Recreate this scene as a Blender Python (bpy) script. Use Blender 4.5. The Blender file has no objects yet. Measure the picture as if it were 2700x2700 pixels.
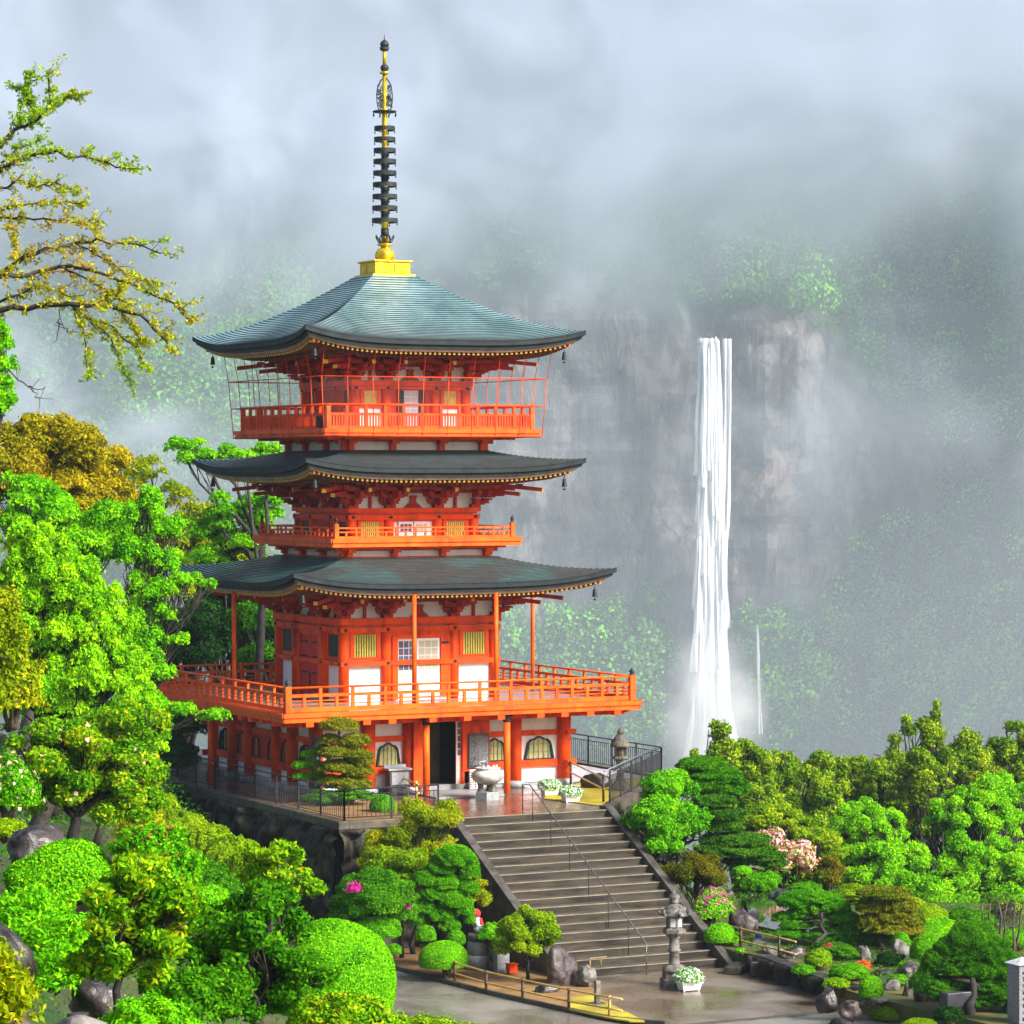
import bpy, math, random
import numpy as np
from mathutils import Vector, Matrix
R = math.radians
scn = bpy.context.scene
COL = scn.collection

# ------------------------------------------------------------------ camera
CF = 8347.8 / 2700.0                    # focal length / picture width
PITCH, ROLL, YAW = R(-0.738), R(-0.088), R(26.56)
C0 = np.array([-45.058, -99.93, 10.2])
_d = np.array([math.sin(YAW) * math.cos(PITCH), math.cos(YAW) * math.cos(PITCH), math.sin(PITCH)])
_r = np.array([math.cos(YAW), -math.sin(YAW), 0.0])
_u = np.cross(_r, _d)
_r2 = _r * math.cos(ROLL) + _u * math.sin(ROLL)
_u2 = -_r * math.sin(ROLL) + _u * math.cos(ROLL)
cam = bpy.data.cameras.new('camera'); camo = bpy.data.objects.new('camera', cam); COL.objects.link(camo)
cam.sensor_width = 36.0; cam.lens = 36.0 * CF; cam.clip_start = 0.5; cam.clip_end = 6000
M = Matrix(((_r2[0], _u2[0], -_d[0], C0[0]), (_r2[1], _u2[1], -_d[1], C0[1]), (_r2[2], _u2[2], -_d[2], C0[2]), (0, 0, 0, 1)))
camo.matrix_world = M
scn.camera = camo

# ------------------------------------------------------------------ sky, sun, exposure
SUN_EL, SUN_AZ = R(36), R(150)           # azimuth measured clockwise from +y
w = bpy.data.worlds.new('World'); scn.world = w; w.use_nodes = True
nt = w.node_tree
sky = nt.nodes.new('ShaderNodeTexSky'); sky.sky_type = 'NISHITA'; sky.sun_disc = False
sky.sun_elevation = SUN_EL; sky.sun_rotation = SUN_AZ; sky.air_density = 1.0; sky.dust_density = 4.0; sky.ozone_density = 1.0
bg = nt.nodes['Background']; bg.inputs['Strength'].default_value = 0.066
nt.links.new(sky.outputs[0], bg.inputs['Color'])
sun = bpy.data.lights.new('sun', 'SUN'); sun.energy = 2.8; sun.angle = R(22); sun.color = (1.0, 0.965, 0.93)
suno = bpy.data.objects.new('sun', sun); COL.objects.link(suno)
sd = Vector((math.sin(SUN_AZ) * math.cos(SUN_EL), math.cos(SUN_AZ) * math.cos(SUN_EL), math.sin(SUN_EL)))
suno.rotation_euler = sd.to_track_quat('Z', 'Y').to_euler()
vs = scn.view_settings; scn.display_settings.display_device = 'sRGB'
vs.view_transform = 'Standard'; vs.look = 'None'; vs.gamma = 1.0; vs.exposure = 1.6
scn.render.engine = 'CYCLES'
cy = scn.cycles
cy.use_denoising = True; cy.max_bounces = 8; cy.diffuse_bounces = 3; cy.transparent_max_bounces = 10
cy.volume_bounces = 5; cy.volume_max_steps = 128; cy.volume_step_rate = 2.0; cy.sample_clamp_indirect = 6

# ------------------------------------------------------------------ helpers
W2 = 1350.0
def ray(u, v): return _d + _r2 * (u - W2) / (CF * 2700) - _u2 * (v - W2) / (CF * 2700)
def at(u, v, D): return C0 + ray(u, v) * D
def on(u, v, z):
    q = ray(u, v); return C0 + q * ((z - C0[2]) / q[2])
def st(x, y):
    dx, dy = x - C0[0], y - C0[1]
    return dx * math.sin(YAW) + dy * math.cos(YAW), dx * math.cos(YAW) - dy * math.sin(YAW)
def xy(s, t): return C0[0] + s * math.sin(YAW) + t * math.cos(YAW), C0[1] + s * math.cos(YAW) - t * math.sin(YAW)

def tag(o, label=None, cat=None, group=None, kind=None):
    if label: o['label'] = label
    if cat: o['category'] = cat
    if group: o['group'] = group
    if kind: o['kind'] = kind
    return o
def empty(name, loc, label, cat, group=None, rz=0):
    o = bpy.data.objects.new(name, None); COL.objects.link(o)
    o.location = tuple(float(c) for c in loc); o.rotation_euler[2] = rz
    o.empty_display_size = 0.3
    return tag(o, label, cat, group)
def link(name, me, parent=None, world=True):
    """link a mesh; with world=True its vertices are world coordinates and are moved into the parent's space"""
    o = bpy.data.objects.new(name, me); COL.objects.link(o)
    if parent is not None:
        o.parent = parent
        if world:
            root = parent
            while root.parent is not None: root = root.parent
            off = -root.location
            n = len(me.vertices); a = np.empty(n * 3); me.vertices.foreach_get('co', a)
            a = a.reshape(-1, 3) + np.array(off); me.vertices.foreach_set('co', a.ravel())
    return o
def copy_tree(o, parent=None):
    c = o.copy(); COL.objects.link(c); c.parent = parent
    for ch in o.children: copy_tree(ch, c)
    return c

class MB:
    def __init__(s): s.v = []; s.f = []; s.m = []; s.sm = []
    def add(s, vs_, fs, mi=0, smooth=False):
        b = len(s.v); s.v += [tuple(p) for p in vs_]
        for f in fs: s.f.append([i + b for i in f]); s.m.append(mi); s.sm.append(smooth)
        return s
    def box(s, x0, x1, y0, y1, z0, z1, mi=0):
        if x0 > x1: x0, x1 = x1, x0
        if y0 > y1: y0, y1 = y1, y0
        v = [(x, y, z) for z in (z0, z1) for (x, y) in ((x0, y0), (x1, y0), (x1, y1), (x0, y1))]
        return s.add(v, [(3, 2, 1, 0), (4, 5, 6, 7), (0, 1, 5, 4), (1, 2, 6, 5), (2, 3, 7, 6), (3, 0, 4, 7)], mi)
    def fbox(s, k, a0, a1, o0, o1, z0, z1, mi=0):
        p = [fxy(k, a0, o0), fxy(k, a1, o1)]
        return s.box(p[0][0], p[1][0], p[0][1], p[1][1], z0, z1, mi)
    def tube(s, pts, rad, n=8, mi=0, smooth=True, cap=True):
        pts = [Vector(p) for p in pts]; L = len(pts)
        if not hasattr(rad, '__len__'): rad = [rad] * L
        vs_ = []; prev = None
        for i, p in enumerate(pts):
            d = (pts[min(i + 1, L - 1)] - pts[max(i - 1, 0)])
            if d.length < 1e-9: d = Vector((0, 0, 1))
            d.normalize()
            a = prev if prev is not None else (Vector((0, 0, 1)) if abs(d.z) < .9 else Vector((1, 0, 0)))
            x = (a - d * a.dot(d)); x.normalize(); y = d.cross(x); prev = x
            for j in range(n):
                t = 2 * math.pi * j / n
                vs_.append(p + x * math.cos(t) * rad[i] + y * math.sin(t) * rad[i])
        fs = [(i * n + j, i * n + (j + 1) % n, (i + 1) * n + (j + 1) % n, (i + 1) * n + j) for i in range(L - 1) for j in range(n)]
        s.add(vs_, fs, mi, smooth)
        if cap:
            b = len(s.v) - L * n
            s.f.append([b + j for j in reversed(range(n))]); s.m.append(mi); s.sm.append(False)
            s.f.append([b + (L - 1) * n + j for j in range(n)]); s.m.append(mi); s.sm.append(False)
        return s
    def lathe(s, prof, c=(0, 0, 0), n=16, mi=0, smooth=True, rot=0, lobes=0, amp=0):
        vs_ = []
        for (r_, z) in prof:
            for j in range(n):
                t = 2 * math.pi * j / n + rot
                rr = r_ * (1 + amp * math.cos(lobes * t)) if lobes else r_
                vs_.append((c[0] + rr * math.cos(t), c[1] + rr * math.sin(t), c[2] + z))
        L = len(prof)
        fs = [(i * n + j, i * n + (j + 1) % n, (i + 1) * n + (j + 1) % n, (i + 1) * n + j) for i in range(L - 1) for j in range(n)]
        fs += [tuple(reversed(range(n))), tuple((L - 1) * n + j for j in range(n))]
        return s.add(vs_, fs, mi, smooth)
    def prism(s, pts, z0, z1, mi=0):
        n = len(pts); v = [(p[0], p[1], z0) for p in pts] + [(p[0], p[1], z1) for p in pts]
        return s.add(v, [tuple(reversed(range(n))), tuple(range(n, 2 * n))] + [(i, (i + 1) % n, (i + 1) % n + n, i + n) for i in range(n)], mi)
    def fprism(s, k, pts, o0, o1, mi=0, hole=None):
        """outline in (along, z) extruded outward from o0 to o1 on face k; hole: same-length inner outline"""
        def P(a, z, o): x, y = fxy(k, a, o); return (x, y, z)
        n = len(pts)
        if hole is None:
            v = [P(a, z, o0) for a, z in pts] + [P(a, z, o1) for a, z in pts]
            return s.add(v, [tuple(reversed(range(n))), tuple(range(n, 2 * n))] + [(i, (i + 1) % n, (i + 1) % n + n, i + n) for i in range(n)], mi)
        v = [P(a, z, o0) for a, z in pts] + [P(a, z, o1) for a, z in pts] + [P(a, z, o0) for a, z in hole] + [P(a, z, o1) for a, z in hole]
        fs = []
        for i in range(n):
            j = (i + 1) % n
            fs += [(i, j, j + n, i + n), (i + n, j + n, j + 3 * n, i + 3 * n), (i + 2 * n, i + 3 * n, j + 3 * n, j + 2 * n)]
        return s.add(v, fs, mi)
    def build(s, name, mats, parent=None, world=True, bevel=0):
        me = bpy.data.meshes.new(name); me.from_pydata(s.v, [], s.f)
        if not isinstance(mats, (list, tuple)): mats = [mats]
        for m in mats: me.materials.append(m)
        me.polygons.foreach_set('material_index', s.m); me.polygons.foreach_set('use_smooth', s.sm)
        me.update()
        o = link(name, me, parent, world)
        if bevel:
            b = o.modifiers.new('bevel', 'BEVEL'); b.width = bevel; b.segments = 2; b.limit_method = 'ANGLE'
        return o
def fxy(k, a, o):
    """face k of a square tower: 0 front (-y), 1 left (-x), 2 back, 3 right"""
    x, y = a, -o
    for _ in range(k % 4): x, y = y, -x
    return x, y

# ------------------------------------------------------------------ materials
def nodes(name):
    m = bpy.data.materials.new(name); m.use_nodes = True
    n = m.node_tree.nodes; b = n['Principled BSDF']; return m, m.node_tree, n, b
def ramp(nt_, fac, stops):
    r_ = nt_.nodes.new('ShaderNodeValToRGB'); e = r_.color_ramp.elements
    while len(e) < len(stops): e.new(0.5)
    for el, (p, c) in zip(e, stops): el.position = p; el.color = (*c, 1)
    nt_.links.new(fac, r_.inputs[0]); return r_.outputs[0]
def noise(nt_, scale, detail=4, rough=.55, dist=0, vec=None, map_scale=None):
    n = nt_.nodes.new('ShaderNodeTexNoise'); n.inputs['Scale'].default_value = scale
    n.inputs['Detail'].default_value = detail; n.inputs['Roughness'].default_value = rough; n.inputs['Distortion'].default_value = dist
    tc = nt_.nodes.new('ShaderNodeTexCoord')
    src = tc.outputs['Object']
    if map_scale:
        mp = nt_.nodes.new('ShaderNodeMapping'); mp.inputs['Scale'].default_value = map_scale
        nt_.links.new(src, mp.inputs[0]); src = mp.outputs[0]
    nt_.links.new(src, n.inputs['Vector']); return n.outputs['Fac']
def mat(name, c1, c2=None, scale=3, rough=.6, metal=0, bump=0, bscale=None, spec=.5, mscale=None, r2=None, detail=5, contrast=(.35, .65), coat=0, grime=0):
    m, t, n, b = nodes(name)
    b.inputs['Roughness'].default_value = rough; b.inputs['Metallic'].default_value = metal
    b.inputs['Specular IOR Level'].default_value = spec; b.inputs['Coat Weight'].default_value = coat; b.inputs['Coat Roughness'].default_value = .15
    f = noise(t, scale, detail, map_scale=mscale)
    colr = ramp(t, f, [(contrast[0], c1), (contrast[1], c2 or c1)])
    if grime:
        gx = t.nodes.new('ShaderNodeMix'); gx.data_type = 'RGBA'; gx.blend_type = 'MULTIPLY'; gx.inputs['Factor'].default_value = grime
        gc = ramp(t, noise(t, 1.6, 9, .68, .3, map_scale=(1, 1, .35)), [(.36, (.42, .34, .32)), (.50, (1, 1, 1))]); t.links.new(colr, gx.inputs['A']); t.links.new(gc, gx.inputs['B']); colr = gx.outputs['Result']
    t.links.new(colr, b.inputs['Base Color'])
    if r2 is not None:
        mr = t.nodes.new('ShaderNodeMapRange'); mr.inputs['To Min'].default_value = rough; mr.inputs['To Max'].default_value = r2
        mr.inputs['From Min'].default_value = .35; mr.inputs['From Max'].default_value = .65
        t.links.new(f, mr.inputs['Value']); t.links.new(mr.outputs[0], b.inputs['Roughness'])
    if bump:
        bm_ = t.nodes.new('ShaderNodeBump'); bm_.inputs['Strength'].default_value = bump; bm_.inputs['Distance'].default_value = .03
        t.links.new(noise(t, bscale or scale * 3, 6, map_scale=mscale), bm_.inputs['Height']); t.links.new(bm_.outputs[0], b.inputs['Normal'])
    return m
VERM = mat('vermilion_paint', (.76, .056, .0006), (.90, .088, .001), 2.5, .5, bump=.2, bscale=9, r2=.65, spec=.2, grime=.75)
VERM2 = mat('orange_rail_paint', (.86, .085, .002), (.93, .14, .003), 1.6, .48, bump=.2, bscale=8, r2=.6, spec=.22, grime=.7)
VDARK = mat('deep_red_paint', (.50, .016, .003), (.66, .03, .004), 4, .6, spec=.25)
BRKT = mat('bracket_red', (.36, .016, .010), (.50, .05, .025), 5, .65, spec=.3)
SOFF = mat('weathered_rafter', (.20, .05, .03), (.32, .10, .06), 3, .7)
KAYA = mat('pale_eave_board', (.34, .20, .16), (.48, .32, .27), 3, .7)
WHITE = mat('white_plaster', (.80, .79, .80), (.88, .87, .88), 1.2, .75, bump=.05, grime=.25)
YEL = mat('yellow_rafter_end', (.80, .42, .02), (.9, .55, .08), 9, .5)
BARG = mat('gilded_window_bar', (.45, .36, .03), (.62, .52, .08), 8, .4)
BARGR = mat('green_window_bar', (.10, .26, .03), (.5, .5, .05), 3, .45)
BLACK = mat('black_iron', (.012, .013, .015), (.03, .03, .035), 8, .6, spec=.25)
DGREY = mat('dark_slate_grey', (.035, .038, .045), (.07, .07, .08), 4, .4, bump=.1)
GREENW = mat('dark_green_window', (.006, .035, .022), (.012, .06, .04), 4, .45)
GOLD = mat('gilt_bronze', (.62, .40, .010), (.85, .62, .03), 6, .34, metal=.7, bump=.4, bscale=12, r2=.5, grime=.85)
BRONZE = mat('dark_bronze', (.008, .011, .014), (.03, .036, .036), 6, .5, spec=.3)
PINKD = mat('pink_beige_door', (.78, .50, .40), (.84, .58, .48), 2, .5)
PALED = mat('pale_lilac_door', (.80, .68, .70), (.86, .76, .78), 2, .5)
GLASS = mat('blue_grey_pane', (.05, .07, .14), (.10, .13, .22), 3, .12, spec=.8)
PAPER = mat('paper_pane', (.42, .38, .27), (.5, .46, .34), 4, .6)
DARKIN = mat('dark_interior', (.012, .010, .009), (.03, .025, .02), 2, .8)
OLIVE = mat('olive_interior', (.07, .055, .02), (.11, .085, .03), 2, .7)
GRAN = mat('grey_granite', (.20, .21, .22), (.33, .34, .34), 14, .42, bump=.25, bscale=30)
LSTONE = mat('weathered_lantern_stone', (.05, .045, .04), (.22, .20, .175), 5, .7, bump=.7, bscale=18, detail=8)
LSTONE2 = mat('dark_lantern_stone', (.035, .032, .028), (.16, .14, .10), 5, .75, bump=.5, bscale=18)
ROCK = mat('wet_rock', (.010, .008, .008), (.085, .07, .06), 2.6, .5, bump=1, bscale=9, r2=.3, detail=10, contrast=(.40, .72))
ROCKP = mat('purple_grey_rock', (.018, .011, .012), (.13, .095, .09), 3.4, .45, bump=1, bscale=10, detail=10, contrast=(.38, .70))
WALLS = mat('mossy_wall_stone', (.006, .006, .005), (.10, .085, .055), 2.4, .6, bump=1, bscale=11, detail=10, contrast=(.42, .74), spec=.25)
CONC = mat('wet_concrete', (.16, .15, .125), (.30, .28, .24), .9, .35, bump=.15, bscale=30, r2=.18, detail=8)
CURB = mat('kerb_stone', (.05, .042, .03), (.13, .11, .08), 2.5, .6, bump=.4, bscale=14, spec=.3, detail=8)
SEPIA = mat('dark_wet_kerb', (.04, .035, .03), (.10, .088, .075), 2.5, .5, bump=.4, bscale=14, detail=8, spec=.35)
BAMB = mat('bamboo_rail', (.42, .26, .06), (.62, .42, .13), 3, .45, mscale=(1, 1, 1))
WOODP = mat('dark_wood_post', (.05, .025, .015), (.10, .05, .03), 4, .6)
BARK = mat('wet_bark', (.012, .010, .008), (.045, .035, .025), 6, .75, bump=.6, bscale=14)
BARKL = mat('brown_bark', (.05, .035, .02), (.12, .085, .05), 6, .75, bump=.6, bscale=14)
SOIL = mat('brown_soil', (.16, .085, .03), (.30, .17, .055), 1.5, .8, bump=.5, bscale=12)
MOSS = mat('yellow_moss_lawn', (.30, .24, .012), (.48, .40, .02), 1.2, .85, bump=.9, bscale=25)
PLW = mat('white_planter_plastic', (.80, .80, .78), (.86, .86, .84), 4, .35)
REDC = mat('red_cloth', (.65, .01, .02), (.75, .02, .03), 6, .8)
STAT = mat('pale_statue_stone', (.42, .42, .46), (.60, .60, .63), 6, .5, bump=.2, bscale=20)
BLUE = mat('blue_plastic', (.01, .08, .45), (.01, .10, .5), 4, .4)
WATER = mat('pond_water', (.015, .02, .012), (.03, .035, .02), 1, .03, spec=1.0, bump=.05, bscale=6)

def roofmat(name, a, b, c, rough):
    m, t, n, bs = nodes(name)
    f = noise(t, .38, 5, .6, .4)
    col = ramp(t, f, [(.40, a), (.5, b), (.58, c)])
    f2 = noise(t, 9, 4, map_scale=(1, 1, 1))
    mx = t.nodes.new('ShaderNodeMix'); mx.data_type = 'RGBA'; mx.blend_type = 'MULTIPLY'; mx.inputs['Factor'].default_value = .55
    t.links.new(col, mx.inputs['A']); t.links.new(ramp(t, f2, [(.35, (.62, .62, .62)), (.65, (1.1, 1.1, 1.1))]), mx.inputs['B'])
    t.links.new(mx.outputs['Result'], bs.inputs['Base Color'])
    bs.inputs['Roughness'].default_value = rough; bs.inputs['Metallic'].default_value = .15
    bs.inputs['Specular IOR Level'].default_value = .5
    return m
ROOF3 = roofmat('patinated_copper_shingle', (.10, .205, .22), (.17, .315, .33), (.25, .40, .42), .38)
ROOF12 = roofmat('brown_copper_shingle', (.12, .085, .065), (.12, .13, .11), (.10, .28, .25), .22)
EAVE = mat('dark_eave_edge', (.012, .016, .018), (.022, .030, .032), 3, .6, spec=.2)

def leafmat(name, stops, transl=.40, rough=.65, nscale=.8, namp=.5):
    """stops: colour ramp over the per-leaf tint"""
    m, t, n, b = nodes(name)
    a = t.nodes.new('ShaderNodeAttribute'); a.attribute_name = 'tint'
    f = noise(t, nscale, 2)
    ma = t.nodes.new('ShaderNodeMath'); ma.operation = 'SUBTRACT'; t.links.new(f, ma.inputs[0]); ma.inputs[1].default_value = .5
    mb = t.nodes.new('ShaderNodeMath'); mb.operation = 'MULTIPLY_ADD'; t.links.new(ma.outputs[0], mb.inputs[0]); mb.inputs[1].default_value = namp
    t.links.new(a.outputs['Fac'], mb.inputs[2])
    c = ramp(t, mb.outputs[0], stops)
    t.links.new(c, b.inputs['Base Color']); b.inputs['Roughness'].default_value = rough; b.inputs['Specular IOR Level'].default_value = .06
    tr = t.nodes.new('ShaderNodeBsdfTranslucent'); t.links.new(c, tr.inputs[0])
    mx = t.nodes.new('ShaderNodeMixShader'); mx.inputs[0].default_value = transl
    t.links.new(b.outputs[0], mx.inputs[1]); t.links.new(tr.outputs[0], mx.inputs[2])
    t.links.new(mx.outputs[0], n['Material Output'].inputs['Surface']); return m
def G(*cs): return [(i / (len(cs) - 1), c) for i, c in enumerate(cs)]
L_BRIGHT = leafmat('fresh_green_leaves', G((.022, .15, .001), (.10, .42, .002), (.30, .66, .003)))
L_MAPLE = leafmat('maple_leaves', G((.035, .23, .001), (.18, .60, .002), (.46, .80, .004)), .4)
L_MAPLE2 = leafmat('lime_maple_leaves', G((.06, .30, .001), (.30, .70, .002), (.62, .86, .005)), .4)
L_MID = leafmat('mid_green_leaves', G((.014, .09, .001), (.055, .26, .002), (.20, .48, .005)))
L_DARK = leafmat('dark_green_leaves', G((.004, .022, .004), (.012, .06, .006), (.04, .14, .01)))
L_YEL = leafmat('yellow_green_leaves', G((.10, .20, .002), (.30, .42, .003), (.68, .56, .006)))
L_GOLD = leafmat('golden_leaves', G((.14, .19, .003), (.42, .36, .004), (.72, .56, .01)))
L_MIXY = leafmat('mixed_shrub_leaves', G((.02, .12, .001), (.10, .34, .002), (.30, .56, .004), (.72, .52, .008)), namp=.35)
L_OLIVE = leafmat('olive_shrub_leaves', G((.04, .07, .003), (.14, .16, .005), (.32, .24, .01)))
L_CLIP = leafmat('clipped_azalea_leaves', G((.022, .17, .001), (.13, .50, .002), (.38, .76, .003)), .25)
L_PINE = leafmat('pine_needles', G((.012, .07, .004), (.04, .16, .006), (.12, .28, .01)), .15)
L_PINEO = leafmat('browned_pine_needles', G((.04, .10, .003), (.16, .22, .006), (.42, .28, .012)), .15)
L_HIBA = leafmat('cypress_sprays', G((.03, .12, .003), (.18, .34, .005), (.46, .56, .010)), .25)
L_CHER = leafmat('cherry_tree_leaves', G((.05, .26, .001), (.22, .62, .002), (.52, .82, .005)), .4)
L_HEDGE = leafmat('lime_hedge_leaves', G((.05, .16, .002), (.22, .42, .003), (.52, .60, .006)))
L_PINK = leafmat('pink_blossom', G((.70, .30, .30), (.85, .52, .52), (.80, .40, .20)), .2, namp=.1)
L_MAG = leafmat('magenta_blossom', G((.55, .01, .22), (.70, .04, .40)), .2)
L_RED = leafmat('red_blossom', G((.65, .01, .03), (.75, .02, .10)), .2)
L_ORA = leafmat('orange_blossom', G((.75, .10, .02), (.80, .22, .05)), .2)
L_WHT = leafmat('white_blossom', G((.72, .78, .66), (.85, .87, .84)), .2)
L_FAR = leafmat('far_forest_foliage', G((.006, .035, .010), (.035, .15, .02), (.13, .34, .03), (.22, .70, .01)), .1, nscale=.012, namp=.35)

# ------------------------------------------------------------------ foliage
def quadmesh(name, V, tint, mats, parent=None, world=True, mi=None):
    """V (n,4,3)"""
    n = len(V); me = bpy.data.meshes.new(name)
    me.vertices.add(n * 4); me.loops.add(n * 4); me.polygons.add(n)
    me.vertices.foreach_set('co', V.reshape(-1).astype(np.float32))
    me.loops.foreach_set('vertex_index', np.arange(n * 4, dtype=np.int32))
    me.polygons.foreach_set('loop_start', np.arange(0, n * 4, 4, dtype=np.int32))
    try: me.polygons.foreach_set('loop_total', np.full(n, 4, dtype=np.int32))
    except Exception: pass
    a = me.attributes.new('tint', 'FLOAT', 'FACE'); a.data.foreach_set('value', tint.astype(np.float32))
    for m in (mats if isinstance(mats, (list, tuple)) else [mats]): me.materials.append(m)
    if mi is not None: me.polygons.foreach_set('material_index', mi.astype(np.int32))
    me.update(calc_edges=True)
    return link(name, me, parent, world)
def norm(a): return a / np.maximum(np.linalg.norm(a, axis=-1, keepdims=True), 1e-9)
def leafquads(P, N, size, rng, aspect=.55, align=1.0, droop=0.0):
    n = len(P)
    nn = norm(N * align + rng.normal(size=(n, 3)) * .6)
    t = rng.normal(size=(n, 3)); t[:, 2] -= droop * 2.0
    t = norm(t - nn * np.sum(t * nn, 1, keepdims=True)); b = np.cross(nn, t)
    L = (size * rng.uniform(.6, 1.25, n))[:, None]
    V = np.empty((n, 4, 3)); w_ = L * aspect * .5
    V[:, 0] = P - t * L * .5; V[:, 2] = P + t * L * .5
    V[:, 1] = P + b * w_ + nn * w_ * .35 - t * L * .05; V[:, 3] = P - b * w_ + nn * w_ * .35 - t * L * .05
    return V
def dirs(n, rng, up=-1.0):
    d = norm(rng.normal(size=(int(n * 3) + 8, 3)))
    return d[d[:, 2] > up][:n]
def lump(d, seed, k=5.0, amp=.12):
    r_ = np.random.default_rng(seed); s = np.zeros(len(d))
    for _ in range(5):
        w_ = r_.normal(size=3) * k; s += np.sin(d @ w_ + r_.uniform(0, 6.3))
    return 1 + amp * s / 2.2
def blob(c, rad, n, rng, shell=.16, up=-1.0, amp=.10, k=5.0):
    d = dirs(n, rng, up); n = len(d)
    seed = int(rng.integers(1 << 30))
    rr = lump(d, seed, k, amp) * (1 - np.abs(rng.normal(size=n)) * shell)
    rad = np.asarray(rad, float)
    return np.asarray(c) + d * rad * rr[:, None], norm(d / rad)
def branch(mb, a, b, r0, r1, rng, seg=4, wob=.08, sag=0.0, n=6):
    a, b = np.asarray(a, float), np.asarray(b, float); L = np.linalg.norm(b - a)
    pts = []; rs = []
    for i in range(seg + 1):
        f = i / seg; p = a + (b - a) * f
        if 0 < i < seg: p = p + rng.normal(size=3) * wob * L * .5
        p[2] += sag * L * math.sin(math.pi * f)
        pts.append(p); rs.append(r0 + (r1 - r0) * f)
    mb.tube(pts, rs, n=n); return pts
SEED = [100]
def RNG():
    SEED[0] += 1; return np.random.default_rng(SEED[0])
def flowers(P, N, V, tint, rng, frac, size, topbias=True):
    n = len(P); w_ = np.clip(N[:, 2], 0, 1) + .15 if topbias else np.ones(n)
    k = int(n * frac); idx = rng.choice(n, k, p=w_ / w_.sum())
    FV = leafquads(P[idx] + N[idx] * size * .5, N[idx], size, rng, .95, 2.0)
    return FV, rng.uniform(0, 1, k)
def sstep_(a, b, x): x = np.clip((x - a) / (b - a), 0, 1); return x * x * (3 - 2 * x)
def mound(name, label, cat, c, rad, m, leaf, cover=5.0, group=None, fl=None, up=-.35, amp=.06, k=6, shell=.07, extra=(), base_z=None, align=1.2, stem=True, aspect=.55, droop=0.):
    """a clipped or dense round shrub: c, rad in metres; extra: further (c, rad) lobes"""
    rng = RNG(); c = np.asarray(c, float); rad = np.asarray(rad, float)
    lob = [(c, rad)] + [(np.asarray(a, float), np.asarray(b, float)) for a, b in extra]
    bz = base_z if base_z is not None else c[2] - rad[2] * .9
    root = empty(name, (c[0], c[1], bz), label, cat, group)
    Ps, Ns = [], []
    for cc, rr in lob:
        area = 4 * math.pi * ((rr[0] * rr[1]) ** 1.6 / 3 + 2 * (rr[0] * rr[2]) ** 1.6 / 3) ** (1 / 1.6) * .7
        n = int(area * cover / (leaf * leaf * aspect * .5))
        P, N = blob(cc, rr, n, rng, shell, up, amp, k)
        Ps.append(P); Ns.append(N)
    P = np.concatenate(Ps); N = np.concatenate(Ns)
    q = P @ np.array([[1.9, .4, -.3], [.3, 1.7, .6], [-.5, .2, 2.1]]) / max(rad[0], .3) * 2.2
    hol = np.sin(q[:, 0] + 1.3 * np.sin(q[:, 1])) + np.sin(q[:, 1] * 1.3 + q[:, 2]) + np.sin(q[:, 2] * 1.7 - q[:, 0])
    keep = rng.uniform(size=len(P)) > sstep_(1.0, 2.2, hol) * .75; P, N, hol = P[keep], N[keep], hol[keep]
    V = leafquads(P, N, leaf, rng, aspect, align, droop); tint = np.clip(rng.normal(.5, .21, len(P)) - hol * .035, 0, 1)
    tint[rng.uniform(size=len(P)) < .03] = 1.0
    quadmesh('foliage', V, tint, m, root)
    if fl:
        FV, ft = flowers(P, N, V, tint, rng, fl[1], fl[2]); quadmesh('blossom', FV, ft, fl[0], root)
    if stem:
        mb = MB()
        for cc, rr in lob:
            for i in range(5):
                e = cc + rng.normal(size=3) * rr * .33; branch(mb, (c[0] + rng.normal() * .08, c[1] + rng.normal() * .08, bz), e, .05 + .015 * rr[0], .015, rng)
        mb.build('stem', BARKL, root)
    return root
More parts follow.
